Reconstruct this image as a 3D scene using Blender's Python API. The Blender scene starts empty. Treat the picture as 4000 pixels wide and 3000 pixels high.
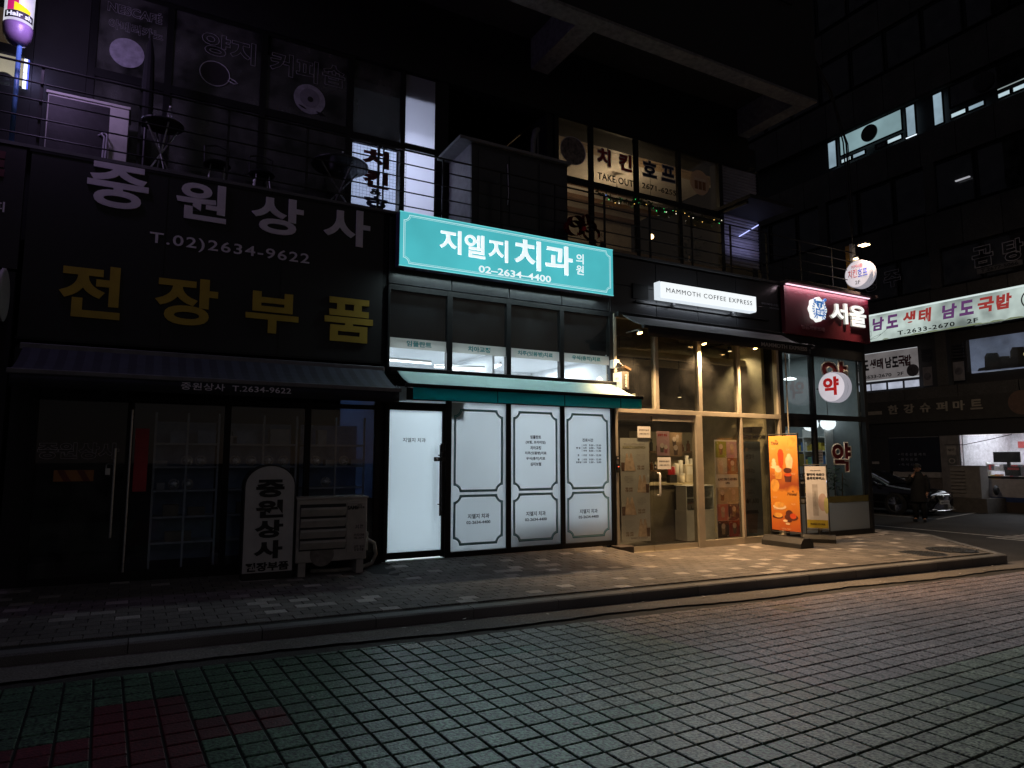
import bpy, bmesh, math, random
from mathutils import Vector, Matrix, Euler
R = math.radians
random.seed(7)
SC = bpy.context.scene
COL = SC.collection

# ------------------------------------------------------------------ camera
CAM_D, CAM_H = 9.3, 1.6
cd = bpy.data.cameras.new('camera')
cd.sensor_width = 36.0
cd.lens = 2642.0 / 4000.0 * 36.0
cd.clip_start = 0.05
cd.clip_end = 600
cam = bpy.data.objects.new('camera', cd)
cam.location = (0, -CAM_D, CAM_H)
cam.rotation_euler = (R(90 + 6.37), 0, R(-28.8))
COL.objects.link(cam)
SC.camera = cam

# ------------------------------------------------------------------ night sky
world = bpy.data.worlds.new('World')
SC.world = world
world.use_nodes = True
wn = world.node_tree.nodes
wl = world.node_tree.links
wn.clear()
sky = wn.new('ShaderNodeTexSky')
sky.sky_type = 'NISHITA'
sky.sun_disc = False
sky.sun_elevation = R(12)
sky.sun_rotation = R(150)
tint = wn.new('ShaderNodeMixRGB')
tint.inputs['Fac'].default_value = 0.75
tint.inputs['Color2'].default_value = (4.2, 3.7, 4.6, 1)
bg = wn.new('ShaderNodeBackground')
bg.inputs['Strength'].default_value = 0.0075
wo = wn.new('ShaderNodeOutputWorld')
wl.new(sky.outputs[0], tint.inputs['Color1'])
wl.new(tint.outputs[0], bg.inputs['Color'])
wl.new(bg.outputs[0], wo.inputs['Surface'])
sd = bpy.data.lights.new('moon', 'SUN')
sd.energy = 0.004
sd.angle = R(12)
sd.color = (0.9, 0.9, 1.0)
so = bpy.data.objects.new('moon', sd)
so.rotation_euler = (R(55), 0, R(-30))
COL.objects.link(so)

vs = SC.view_settings
vs.view_transform = 'Standard'
vs.look = 'None'
vs.exposure = 0
vs.gamma = 1
vs.use_curve_mapping = False
SC.render.engine = 'CYCLES'
SC.cycles.use_denoising = True
SC.cycles.max_bounces = 7
SC.cycles.transparent_max_bounces = 16
SC.cycles.sample_clamp_indirect = 3.0
SC.cycles.sample_clamp_direct = 0.0

# power of the signs' and lamps' own light (watts)
TEAL_W, WHITE_W, COFFEE_W, PHARM_W, FLOOD_W = 85, 150, 500, 30, 520

# ------------------------------------------------------------------ materials
MATS = {}
def _nt(name):
    m = bpy.data.materials.new(name)
    m.use_nodes = True
    nt = m.node_tree
    nt.nodes.clear()
    return m, nt, nt.nodes.new('ShaderNodeOutputMaterial')

def pm(name, col, rough=0.6, metal=0.0, var=0.25, scale=6.0, spec=0.5, bump=0.0, bscale=80.0, emit=0.0, ecol=None, rvar=0.12, stretch=None):
    """painted / stone / metal surface with large mottling, fine grain, uneven gloss and relief"""
    if name in MATS: return MATS[name]
    m, nt, out = _nt(name)
    n, l = nt.nodes, nt.links
    b = n.new('ShaderNodeBsdfPrincipled')
    tc = n.new('ShaderNodeTexCoord')
    vec = tc.outputs['Object']
    if stretch:
        mp = n.new('ShaderNodeMapping')
        mp.inputs['Scale'].default_value = stretch
        l.new(vec, mp.inputs['Vector'])
        vec = mp.outputs[0]
    no = n.new('ShaderNodeTexNoise')
    no.inputs['Scale'].default_value = scale
    no.inputs['Detail'].default_value = 6
    no.inputs['Roughness'].default_value = 0.65
    l.new(vec, no.inputs['Vector'])
    mr = n.new('ShaderNodeMapRange')
    mr.inputs['From Min'].default_value = 0.3
    mr.inputs['From Max'].default_value = 0.7
    mr.inputs['To Min'].default_value = 1 - var
    mr.inputs['To Max'].default_value = 1 + var
    l.new(no.outputs['Fac'], mr.inputs['Value'])
    oi = n.new('ShaderNodeObjectInfo')
    mx = n.new('ShaderNodeVectorMath'); mx.operation = 'SCALE'
    mx.inputs[0].default_value = col
    l.new(mr.outputs[0], mx.inputs['Scale'])
    l.new(mx.outputs[0], b.inputs['Base Color'])
    rr = n.new('ShaderNodeMapRange')
    rr.inputs['To Min'].default_value = max(0.02, rough - rvar)
    rr.inputs['To Max'].default_value = min(1, rough + rvar)
    l.new(no.outputs['Fac'], rr.inputs['Value'])
    l.new(rr.outputs[0], b.inputs['Roughness'])
    b.inputs['Metallic'].default_value = metal
    b.inputs['Specular IOR Level'].default_value = spec
    if bump:
        n2 = n.new('ShaderNodeTexNoise')
        n2.inputs['Scale'].default_value = bscale
        n2.inputs['Detail'].default_value = 4
        l.new(tc.outputs['Object'], n2.inputs['Vector'])
        bp = n.new('ShaderNodeBump')
        bp.inputs['Strength'].default_value = bump
        bp.inputs['Distance'].default_value = 0.01
        l.new(n2.outputs['Fac'], bp.inputs['Height'])
        l.new(bp.outputs[0], b.inputs['Normal'])
    if emit:
        b.inputs['Emission Color'].default_value = (*(ecol or col), 1)
        b.inputs['Emission Strength'].default_value = emit
    l.new(b.outputs[0], out.inputs['Surface'])
    MATS[name] = m
    return m

def em(name, col, strength=1.0, var=0.0, scale=2.0, base=0.3, stain=None):
    """a lit face: emission with slightly uneven tubes behind it"""
    if name in MATS: return MATS[name]
    m, nt, out = _nt(name)
    n, l = nt.nodes, nt.links
    b = n.new('ShaderNodeBsdfPrincipled')
    b.inputs['Base Color'].default_value = tuple(c * base for c in col) + (1,)
    b.inputs['Roughness'].default_value = 0.35
    b.inputs['Specular IOR Level'].default_value = 0.2
    b.inputs['Emission Color'].default_value = (*col, 1)
    b.inputs['Emission Strength'].default_value = strength
    if var:
        tc = n.new('ShaderNodeTexCoord')
        no = n.new('ShaderNodeTexNoise')
        no.inputs['Scale'].default_value = scale
        no.inputs['Detail'].default_value = 3
        l.new(tc.outputs['Object'], no.inputs['Vector'])
        mr = n.new('ShaderNodeMapRange')
        mr.inputs['From Min'].default_value = 0.3
        mr.inputs['From Max'].default_value = 0.7
        mr.inputs['To Min'].default_value = strength * (1 - var)
        mr.inputs['To Max'].default_value = strength * (1 + var)
        l.new(no.outputs['Fac'], mr.inputs['Value'])
        l.new(mr.outputs[0], b.inputs['Emission Strength'])
    l.new(b.outputs[0], out.inputs['Surface'])
    MATS[name] = m
    return m

def glass(name, tint=(0.9, 0.93, 0.95), rough=0.0, dirt=0.04):
    """clear sheet glass: see-through, Fresnel reflection, faint dust"""
    if name in MATS: return MATS[name]
    m, nt, out = _nt(name)
    n, l = nt.nodes, nt.links
    tr = n.new('ShaderNodeBsdfTransparent')
    tr.inputs['Color'].default_value = (*tint, 1)
    gl = n.new('ShaderNodeBsdfGlossy')
    gl.inputs['Roughness'].default_value = rough
    lw = n.new('ShaderNodeLayerWeight')
    lw.inputs['Blend'].default_value = 0.5
    po = n.new('ShaderNodeMath'); po.operation = 'POWER'; po.inputs[1].default_value = 5.0
    fr = n.new('ShaderNodeMath'); fr.operation = 'MULTIPLY_ADD'; fr.inputs[1].default_value = 0.93; fr.inputs[2].default_value = 0.045
    l.new(lw.outputs['Facing'], po.inputs[0]); l.new(po.outputs[0], fr.inputs[0])
    mx = n.new('ShaderNodeMixShader')
    l.new(fr.outputs[0], mx.inputs['Fac'])
    l.new(tr.outputs[0], mx.inputs[1])
    l.new(gl.outputs[0], mx.inputs[2])
    df = n.new('ShaderNodeBsdfDiffuse')
    df.inputs['Color'].default_value = (0.5, 0.5, 0.48, 1)
    tc = n.new('ShaderNodeTexCoord')
    no = n.new('ShaderNodeTexNoise')
    no.inputs['Scale'].default_value = 3
    no.inputs['Detail'].default_value = 6
    l.new(tc.outputs['Object'], no.inputs['Vector'])
    mr = n.new('ShaderNodeMapRange')
    mr.inputs['From Min'].default_value = 0.3
    mr.inputs['From Max'].default_value = 0.7
    mr.inputs['To Max'].default_value = dirt * 2
    l.new(no.outputs['Fac'], mr.inputs['Value'])
    m2 = n.new('ShaderNodeMixShader')
    l.new(mr.outputs[0], m2.inputs['Fac'])
    l.new(mx.outputs[0], m2.inputs[1])
    l.new(df.outputs[0], m2.inputs[2])
    l.new(m2.outputs[0], out.inputs['Surface'])
    MATS[name] = m
    return m

def film(name, col, trans=0.6):
    """frosted film on glass: light from the room behind glows through"""
    if name in MATS: return MATS[name]
    m, nt, out = _nt(name)
    n, l = nt.nodes, nt.links
    t = n.new('ShaderNodeBsdfTranslucent'); t.inputs['Color'].default_value = (*col, 1)
    d = n.new('ShaderNodeBsdfPrincipled')
    d.inputs['Base Color'].default_value = (*[c * 0.8 for c in col], 1)
    d.inputs['Roughness'].default_value = 0.4
    tc = n.new('ShaderNodeTexCoord')
    no = n.new('ShaderNodeTexNoise'); no.inputs['Scale'].default_value = 1.2; no.inputs['Detail'].default_value = 5
    l.new(tc.outputs['Object'], no.inputs['Vector'])
    mr = n.new('ShaderNodeMapRange')
    mr.inputs['To Min'].default_value = trans - 0.04
    mr.inputs['To Max'].default_value = trans + 0.04
    l.new(no.outputs['Fac'], mr.inputs['Value'])
    x = n.new('ShaderNodeMixShader')
    l.new(mr.outputs[0], x.inputs['Fac'])
    l.new(d.outputs[0], x.inputs[1]); l.new(t.outputs[0], x.inputs[2])
    l.new(x.outputs[0], out.inputs['Surface'])
    MATS[name] = m
    return m

def granite(name, col, speck=0.5, rough=0.5, scale=150.0, bump=0.5, spec=0.5):
    """speckled, rough-cast stone with stone-to-stone variation"""
    if name in MATS: return MATS[name]
    m, nt, out = _nt(name)
    n, l = nt.nodes, nt.links
    b = n.new('ShaderNodeBsdfPrincipled')
    ge = n.new('ShaderNodeNewGeometry')
    no = n.new('ShaderNodeTexNoise'); no.inputs['Scale'].default_value = scale; no.inputs['Detail'].default_value = 3
    l.new(ge.outputs['Position'], no.inputs['Vector'])
    n3 = n.new('ShaderNodeTexNoise'); n3.inputs['Scale'].default_value = 1.1; n3.inputs['Detail'].default_value = 5
    l.new(ge.outputs['Position'], n3.inputs['Vector'])
    rp = n.new('ShaderNodeMapRange')
    rp.inputs['From Min'].default_value = 0.35; rp.inputs['From Max'].default_value = 0.65
    rp.inputs['To Min'].default_value = 1 - speck; rp.inputs['To Max'].default_value = 1 + speck
    l.new(no.outputs['Fac'], rp.inputs['Value'])
    r3 = n.new('ShaderNodeMapRange')
    r3.inputs['From Min'].default_value = 0.3; r3.inputs['From Max'].default_value = 0.7
    r3.inputs['To Min'].default_value = 0.72; r3.inputs['To Max'].default_value = 1.25
    l.new(n3.outputs['Fac'], r3.inputs['Value'])
    at = n.new('ShaderNodeAttribute'); at.attribute_name = 'tone'
    oi = n.new('ShaderNodeObjectInfo')
    ad = n.new('ShaderNodeMath'); ad.operation = 'ADD'
    l.new(at.outputs['Fac'], ad.inputs[0]); l.new(oi.outputs['Random'], ad.inputs[1])
    fr = n.new('ShaderNodeMath'); fr.operation = 'FRACT'
    l.new(ad.outputs[0], fr.inputs[0])
    r4 = n.new('ShaderNodeMapRange'); r4.inputs['To Min'].default_value = 0.82; r4.inputs['To Max'].default_value = 1.18
    l.new(fr.outputs[0], r4.inputs['Value'])
    mu = n.new('ShaderNodeMath'); mu.operation = 'MULTIPLY'
    l.new(rp.outputs[0], mu.inputs[0]); l.new(r3.outputs[0], mu.inputs[1])
    m2 = n.new('ShaderNodeMath'); m2.operation = 'MULTIPLY'
    l.new(mu.outputs[0], m2.inputs[0]); l.new(r4.outputs[0], m2.inputs[1])
    mx = n.new('ShaderNodeVectorMath'); mx.operation = 'SCALE'
    mx.inputs[0].default_value = col
    l.new(m2.outputs[0], mx.inputs['Scale'])
    l.new(mx.outputs[0], b.inputs['Base Color'])
    b.inputs['Roughness'].default_value = rough
    b.inputs['Specular IOR Level'].default_value = spec
    bp = n.new('ShaderNodeBump'); bp.inputs['Strength'].default_value = bump; bp.inputs['Distance'].default_value = 0.006
    l.new(no.outputs['Fac'], bp.inputs['Height']); l.new(bp.outputs[0], b.inputs['Normal'])
    l.new(b.outputs[0], out.inputs['Surface'])
    MATS[name] = m
    return m

# ------------------------------------------------------------------ mesh helpers
class MB:
    def __init__(s): s.v = []; s.f = []; s.mi = []; s.tone = []
    def face(s, pts, m=0):
        k = len(s.v); s.v += [tuple(p) for p in pts]; s.f.append(tuple(range(k, k + len(pts)))); s.mi.append(m)
        return s
    def box(s, x0, x1, y0, y1, z0, z1, m=0):
        if x0 > x1: x0, x1 = x1, x0
        if y0 > y1: y0, y1 = y1, y0
        if z0 > z1: z0, z1 = z1, z0
        k = len(s.v)
        s.v += [(x0, y0, z0), (x1, y0, z0), (x1, y1, z0), (x0, y1, z0), (x0, y0, z1), (x1, y0, z1), (x1, y1, z1), (x0, y1, z1)]
        for q in ((0, 3, 2, 1), (4, 5, 6, 7), (0, 1, 5, 4), (1, 2, 6, 5), (2, 3, 7, 6), (3, 0, 4, 7)):
            s.f.append(tuple(k + i for i in q)); s.mi.append(m)
        return s
    def prism(s, pts, d, m=0):
        """closed outline pts (3D, planar) swept by vector d"""
        n = len(pts); k = len(s.v); d = Vector(d)
        s.v += [tuple(p) for p in pts] + [tuple(Vector(p) + d) for p in pts]
        s.f.append(tuple(k + i for i in range(n))); s.mi.append(m)
        s.f.append(tuple(k + n + i for i in reversed(range(n)))); s.mi.append(m)
        for i in range(n):
            j = (i + 1) % n
            s.f.append((k + i, k + n + i, k + n + j, k + j)); s.mi.append(m)
        return s
    def tube(s, pts, r, n=8, m=0, cap=True):
        pts = [Vector(p) for p in pts]
        rs = r if isinstance(r, (list, tuple)) else [r] * len(pts)
        k = len(s.v); up = None
        for i, p in enumerate(pts):
            a = pts[max(0, i - 1)]; b = pts[min(len(pts) - 1, i + 1)]
            t = (b - a).normalized()
            if up is None:
                up = Vector((0, 0, 1)) if abs(t.z) < 0.9 else Vector((1, 0, 0))
            u = t.cross(up).normalized(); w = u.cross(t).normalized(); up = w
            for j in range(n):
                an = 2 * math.pi * j / n
                s.v.append(tuple(p + (u * math.cos(an) + w * math.sin(an)) * rs[i]))
        for i in range(len(pts) - 1):
            for j in range(n):
                j2 = (j + 1) % n
                s.f.append((k + i * n + j, k + i * n + j2, k + (i + 1) * n + j2, k + (i + 1) * n + j)); s.mi.append(m)
        if cap:
            s.f.append(tuple(k + j for j in reversed(range(n)))); s.mi.append(m)
            e = k + (len(pts) - 1) * n
            s.f.append(tuple(e + j for j in range(n))); s.mi.append(m)
        return s
    def lathe(s, c, ax, prof, n=20, m=0):
        """profile [(radius, height)] turned about axis ax through c"""
        ax = Vector(ax).normalized(); c = Vector(c)
        u = ax.orthogonal().normalized(); w = ax.cross(u)
        k = len(s.v)
        for (r, h) in prof:
            for j in range(n):
                a = 2 * math.pi * j / n
                s.v.append(tuple(c + ax * h + (u * math.cos(a) + w * math.sin(a)) * max(r, 1e-4)))
        for i in range(len(prof) - 1):
            for j in range(n):
                j2 = (j + 1) % n
                s.f.append((k + i * n + j, k + i * n + j2, k + (i + 1) * n + j2, k + (i + 1) * n + j)); s.mi.append(m)
        s.f.append(tuple(k + j for j in reversed(range(n)))); s.mi.append(m)
        e = k + (len(prof) - 1) * n
        s.f.append(tuple(e + j for j in range(n))); s.mi.append(m)
        return s
    def cyl(s, c, ax, r, h, n=20, m=0): return s.lathe(c, ax, [(r, 0), (r, h)], n, m)
    def build(s, name, mats, parent=None, smooth=False, bevel=0.0, weld=False, **props):
        me = bpy.data.meshes.new(name)
        me.from_pydata(s.v, [], s.f)
        if not isinstance(mats, (list, tuple)): mats = [mats]
        for mm in mats: me.materials.append(mm)
        if len(mats) > 1: me.polygons.foreach_set('material_index', s.mi)
        if s.tone:
            at = me.attributes.new('tone', 'FLOAT', 'FACE'); at.data.foreach_set('value', s.tone)
        if weld:
            bm = bmesh.new(); bm.from_mesh(me); bmesh.ops.remove_doubles(bm, verts=bm.verts, dist=1e-4); bm.to_mesh(me); bm.free()
        if smooth: me.polygons.foreach_set('use_smooth', [True] * len(me.polygons))
        me.update()
        return link(name, me, parent, bevel, **props)

def link(name, me, parent=None, bevel=0.0, **props):
    o = bpy.data.objects.new(name, me)
    COL.objects.link(o)
    if parent is not None: o.parent = parent
    for k, v in props.items(): o[k] = v
    if bevel:
        bv = o.modifiers.new('bevel', 'BEVEL'); bv.width = bevel; bv.segments = 2; bv.limit_method = 'ANGLE'
    if parent is not None:
        bpy_loc = parent.get('_base')
        if bpy_loc is not None: o.location = -Vector(bpy_loc)
    return o

def thing(name, label, cat, base=(0, 0, 0), group=None, kind=None):
    """Empty at the thing's base; parts are written in world coordinates and shifted by link()"""
    o = bpy.data.objects.new(name, None)
    COL.objects.link(o)
    o.location = base
    o['_base'] = base
    o.empty_display_size = 0.2
    o['label'] = label; o['category'] = cat
    if group: o['group'] = group
    if kind: o['kind'] = kind
    return o

def tag(o, label, cat, group=None):
    o['label'] = label; o['category'] = cat
    if group: o['group'] = group
    return o

def bx(name, x0, x1, y0, y1, z0, z1, mat, parent=None, bevel=0.0, **p):
    return MB().box(x0, x1, y0, y1, z0, z1).build(name, mat, parent, bevel=bevel, **p)

def copy_tree(o, loc=None, label=None, group=None):
    c = o.copy(); COL.objects.link(c)
    if loc is not None: c.location = loc
    if label: c['label'] = label
    if group: c['group'] = group
    for ch in list(o.children):
        d = ch.copy(); COL.objects.link(d); d.parent = c
        for g in list(ch.children):
            e = g.copy(); COL.objects.link(e); e.parent = d
    return c

def lamp(name, kind, loc, power, color, size=0.1, size_y=None, direction=None, parent=None, spot=None, spread=None):
    ld = bpy.data.lights.new(name, kind)
    ld.energy = power; ld.color = color
    if kind == 'AREA':
        ld.shape = 'RECTANGLE'; ld.size = size; ld.size_y = size_y or size
        if spread: ld.spread = R(spread)
    else: ld.shadow_soft_size = size
    if kind == 'SPOT': ld.spot_size = R(spot or 100); ld.spot_blend = 0.6
    o = bpy.data.objects.new(name, ld); COL.objects.link(o)
    o.location = loc
    if direction is not None:
        o.rotation_euler = Vector(direction).to_track_quat('-Z', 'Y').to_euler()
    if parent is not None:
        o.parent = parent
        if parent.get('_base') is not None: o.location = Vector(loc) - Vector(parent['_base'])
    return o

# ------------------------------------------------------------------ lettering
FX = (Vector((1, 0, 0)), Vector((0, 0, 1)))     # on faces that look towards -y
SX = (Vector((0, -1, 0)), Vector((0, 0, 1)))    # on faces that look towards -x
def text_mesh(s, bold=0.0, ext=0.0, outline=0.0, space=1.0, shear=0.0, res=3):
    cu = bpy.data.curves.new('lettering', 'FONT')
    cu.body = s; cu.size = 1.0; cu.resolution_u = res
    cu.offset = bold; cu.space_character = space; cu.shear = shear
    cu.align_x = 'CENTER'; cu.space_line = 1.0
    if outline:
        cu.fill_mode = 'NONE'; cu.bevel_depth = outline; cu.bevel_resolution = 0
    else:
        cu.fill_mode = 'BOTH' if ext else 'FRONT'
        cu.extrude = 0.5 if ext else 0.0
    o = bpy.data.objects.new('lettering', cu)
    me = bpy.data.meshes.new_from_object(o)
    bpy.data.objects.remove(o); bpy.data.curves.remove(cu)
    return me

def text(s, x, z, w, h, y, mat, parent, name='lettering', plane='F', ext=0.003, bold=0.02, outline=0.0, space=1.0, shear=0.0, back=None, frame=None, res=3, **props):
    """lettering s fitted into a box w x h centred at (x, z) on the plane y (F: facing -y; S: facing -x, where x is the y coordinate and y the x coordinate)"""
    me = text_mesh(s, bold, ext, outline, space, shear, res)
    xs = [v.co.x for v in me.vertices]; ys = [v.co.y for v in me.vertices]
    if not xs: return None
    x0, x1, y0, y1 = min(xs), max(xs), min(ys), max(ys)
    cx, cy = (x0 + x1) / 2, (y0 + y1) / 2
    sx = w / max(1e-6, x1 - x0); sy = h / max(1e-6, y1 - y0) if h else sx
    if frame is not None:
        O, U, V = frame
    elif plane == 'F':
        U, V = FX; O = Vector((x, y, z))
    else:
        U, V = SX; O = Vector((y, x, z))
    N = U.cross(V)
    for v in me.vertices:
        d = (v.co.z + 0.5) * ext if ext and not outline else v.co.z * sx
        v.co = O + U * ((v.co.x - cx) * sx) + V * ((v.co.y - cy) * sy) + N * (d + 0.0015)
    me.materials.clear(); me.materials.append(mat)
    if back is not None:
        me.materials.append(back)
        for p in me.polygons:
            p.material_index = 0 if p.normal.dot(N) > 0.5 else 1
    me.name = name
    return link(name, me, parent, **props)

def notch_frame(mb, x0, x1, z0, z1, r, d1, d2, y, m=0, n=7):
    """line between insets d1 and d2 running round a rectangle with scooped-out corners"""
    def path(d):
        rr = r + d
        e = math.asin(min(1, d / rr))
        pts = []
        for cx, cz, a in ((x0, z0, 0), (x0, z1, 270), (x1, z1, 180), (x1, z0, 90)):
            lo, hi = R(a) + e, R(a + 90) - e
            pts += [(cx + rr * math.cos(lo + (hi - lo) * i / n), cz + rr * math.sin(lo + (hi - lo) * i / n)) for i in range(n + 1)]
        return pts
    A, B = path(d1), path(d2)
    for i in range(len(A)):
        j = (i + 1) % len(A)
        mb.face([(A[i][0], y, A[i][1]), (A[j][0], y, A[j][1]), (B[j][0], y, B[j][1]), (B[i][0], y, B[i][1])], m)
    return mb

# ================================================================== GROUND
KERB_Y, TILE_Y = -3.1, -3.74
def sstep(a, b, t):
    t = max(0.0, min(1.0, (t - a) / (b - a))); return t * t * (3 - 2 * t)
def road_z(x):
    return max(-0.18, 0.117 - 0.019 * x)
def pave_z(x, y):
    base = max(0.0, 0.185 - 0.0145 * x) if x > -8 else 0.3
    wall = 0.18 + (0.02 - 0.18) * sstep(6.75, 7.45, x)
    if x < 3: wall = base
    return base + (wall - base) * sstep(-1.5, -0.1, y)

M_asph = granite('asphalt', (0.050, 0.045, 0.040), speck=0.45, rough=0.8, scale=90, bump=0.6, spec=0.3)
M_conc = granite('gutter_concrete', (0.15, 0.135, 0.12), speck=0.35, rough=0.85, scale=60, bump=0.7, spec=0.3)
M_joint = pm('joint_sand', (0.012, 0.012, 0.011), 0.9, var=0.3)
M_tgreen = granite('tile_green', (0.056, 0.112, 0.068), speck=1.0, rough=0.42, scale=55, bump=0.8, spec=0.5)
M_tgrey = granite('tile_grey', (0.200, 0.152, 0.146), speck=1.0, rough=0.42, scale=55, bump=0.8, spec=0.5)
M_tolive = granite('tile_olive', (0.130, 0.142, 0.098), speck=1.0, rough=0.42, scale=55, bump=0.8, spec=0.5)
M_tdark = granite('tile_dark_green', (0.035, 0.062, 0.038), speck=0.95, rough=0.34, scale=75, bump=0.6, spec=0.8)
M_tred = granite('tile_red', (0.10, 0.012, 0.018), speck=0.6, rough=0.5, scale=75, bump=0.7, spec=0.4)
M_pave = granite('paver_grey', (0.12, 0.108, 0.098), speck=0.45, rough=0.75, scale=110, bump=0.5, spec=0.35)
M_pale = granite('paver_pale', (0.30, 0.275, 0.25), speck=0.3, rough=0.75, scale=110, bump=0.5, spec=0.35)
M_kerb = granite('kerb_stone', (0.15, 0.145, 0.14), speck=0.3, rough=0.7, scale=140, bump=0.3, spec=0.35)
M_white = pm('road_paint', (0.55, 0.52, 0.48), 0.7, var=0.45, scale=9)

# one sheet of asphalt reaching to the horizon, following the fall of the street
mb = MB()
xsb = [-300, -60, -20, -8, -4, 0, 4, 8, 12, 15.6, 18, 24, 30, 80, 300]
for a, b in zip(xsb[:-1], xsb[1:]):
    za, zb = min(road_z(a), 0.27) - 0.03, min(road_z(b), 0.27) - 0.03
    for c, d in zip([-300, -40, -12, -6, -3.2, 0, 6, 20, 300][:-1], [-300, -40, -12, -6, -3.2, 0, 6, 20, 300][1:]):
        mb.face([(a, c, za), (b, c, za if False else zb), (b, d, zb), (a, d, za)])
ground = mb.build('ground', M_asph, kind='structure')

# gutter strip between kerb and tiles: ragged concrete edge, then a darker asphalt seam
mb = MB()
x = -9.0
ed = -3.52
while x < 15.2:
    x2 = x + 0.12
    e2 = -3.50 + 0.035 * math.sin(x2 * 1.7) + random.uniform(-0.018, 0.018)
    z1, z2 = road_z(x) - 0.012, road_z(x2) - 0.012
    mb.face([(x, ed, z1), (x2, e2, z2), (x2, -3.0, z2), (x, -3.0, z1)])
    ed = e2; x = x2
mb.build('gutter_path', M_conc, kind='structure')

def cam_px(p):
    f = 2642.0; th = R(6.37); yw = R(28.8)
    d = Vector(p) - Vector((0, -CAM_D, CAM_H))
    fw = Vector((math.sin(yw) * math.cos(th), math.cos(yw) * math.cos(th), math.sin(th)))
    rt = Vector((math.cos(yw), -math.sin(yw), 0)); up = rt.cross(fw)
    zz = d.dot(fw)
    if zz < 0.1: return None
    return 2000 + f * d.dot(rt) / zz, 1500 - f * d.dot(up) / zz, zz

def slab(mb, q, h, bev, m, tone):
    """a paving unit: top with a chamfered rim and short sides; q = four top corners, counter-clockwise"""
    q = [Vector(p) for p in q]
    c = (q[0] + q[1] + q[2] + q[3]) / 4
    def shrink(p, d):
        e = c - p; e.z = 0
        return p + e.normalized() * d * 1.41
    t = [shrink(p, bev) for p in q]
    e = [Vector((p.x, p.y, p.z - bev * 0.8)) for p in q]
    lo = [Vector((p.x, p.y, p.z - h)) for p in q]
    mb.face(t, m); mb.tone.append(tone)
    for i in range(4):
        j = (i + 1) % 4
        mb.face([e[i], e[j], t[j], t[i]], m); mb.tone.append(tone)
        mb.face([lo[i], lo[j], e[j], e[i]], m); mb.tone.append(tone)

# ---- tiled roadway
road_mb = MB()
for a, b in zip([-8, -4, 0, 4, 8, 12, 15], [-4, 0, 4, 8, 12, 15, 20]):
    road_mb.face([(a, -14, road_z(a) - 0.010), (b, -14, road_z(b) - 0.010), (b, TILE_Y, road_z(b) - 0.010), (a, TILE_Y, road_z(a) - 0.010)])
road = road_mb.build('road', M_joint, kind='structure')
TP = 0.1655; TA = R(2.2); GAP = 0.013
ca, sa = math.cos(TA), math.sin(TA)
units = []
for i in range(-34, 112):
    for j in range(-60, 3):
        u0, v0 = i * TP + GAP / 2, j * TP + GAP / 2
        u1, v1 = u0 + TP - GAP, v0 + TP - GAP
        ctr = ((u0 + u1) / 2 * ca - (v0 + v1) / 2 * sa + 1.475, (u0 + u1) / 2 * sa + (v0 + v1) / 2 * ca - 3.80)
        if ctr[1] < -9.6 or ctr[0] < -3.2 or ctr[0] > 17.5: continue
        q = []
        for (u, v) in ((u0, v0), (u1, v0), (u1, v1), (u0, v1)):
            px_, py_ = u * ca - v * sa + 1.475, u * sa + v * ca - 3.80
            q.append([px_, py_])
        cut = [p[1] > TILE_Y for p in q]
        if all(p[1] > TILE_Y - 0.03 for p in q): continue
        for p in q: p[1] = min(p[1], TILE_Y)
        cx, cy = ctr
        rnd = random.random()
        # laid colours: green field to the left, grey to the right, a red cross at the left, odd green ones
        gi = 15 + (1 if cy < -4.4 else 0)
        soft = 5 + 3 * math.sin(j * 1.3)
        m = 0 if i < soft + 2 * rnd else 4
        if i >= gi: m = 1 if cy > -6.05 - 0.12 * rnd or cx > 7.5 else 4
        if 28 <= i <= 29 and j in (-4, -3): m = 2
        if cx > 4.9 and cy < -6.45 and cx < 7.5 and (i + j // 2) % 4: m = 2
        if -10 <= i <= -8 and j <= -4: m = 3
        if -15 <= i <= -5 and -8 <= j <= -7: m = 3
        dz = random.uniform(-0.002, 0.002)
        pj = cam_px((cx, cy, road_z(cx)))
        vis = pj is not None and -60 < pj[0] < 4060 and pj[1] < 3060
        units.append((pj[2] if vis else 99, i, j, [Vector((p[0], p[1], road_z(p[0]) + dz)) for p in q], m, any(cut), rnd))
units.sort(key=lambda t: t[0])
tmats = [M_tgreen, M_tgrey, M_tdark, M_tred, M_tolive]
share = {}
field = MB(); n_part = 0
slope = math.atan(-0.019)
for (d, i, j, q, m, cut, rnd) in units:
    if n_part < 300 and d < 50 and not cut:
        if m not in share:
            s = (TP - GAP) / 2
            t = MB(); slab(t, [(-s, -s, 0), (s, -s, 0), (s, s, 0), (-s, s, 0)], 0.02, 0.005, 0, 0.0)
            o = t.build('tile', tmats[m], road); share[m] = o.data
        else:
            o = link('tile', share[m], road)
        o.location = (q[0] + q[1] + q[2] + q[3]) / 4
        o.rotation_euler = (random.uniform(-0.004, 0.004), -slope + random.uniform(-0.004, 0.004), TA)
        n_part += 1
    else:
        slab(field, q, 0.02, 0.005, m, rnd)
field.build('tile_field', tmats, road, kind='stuff')

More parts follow.
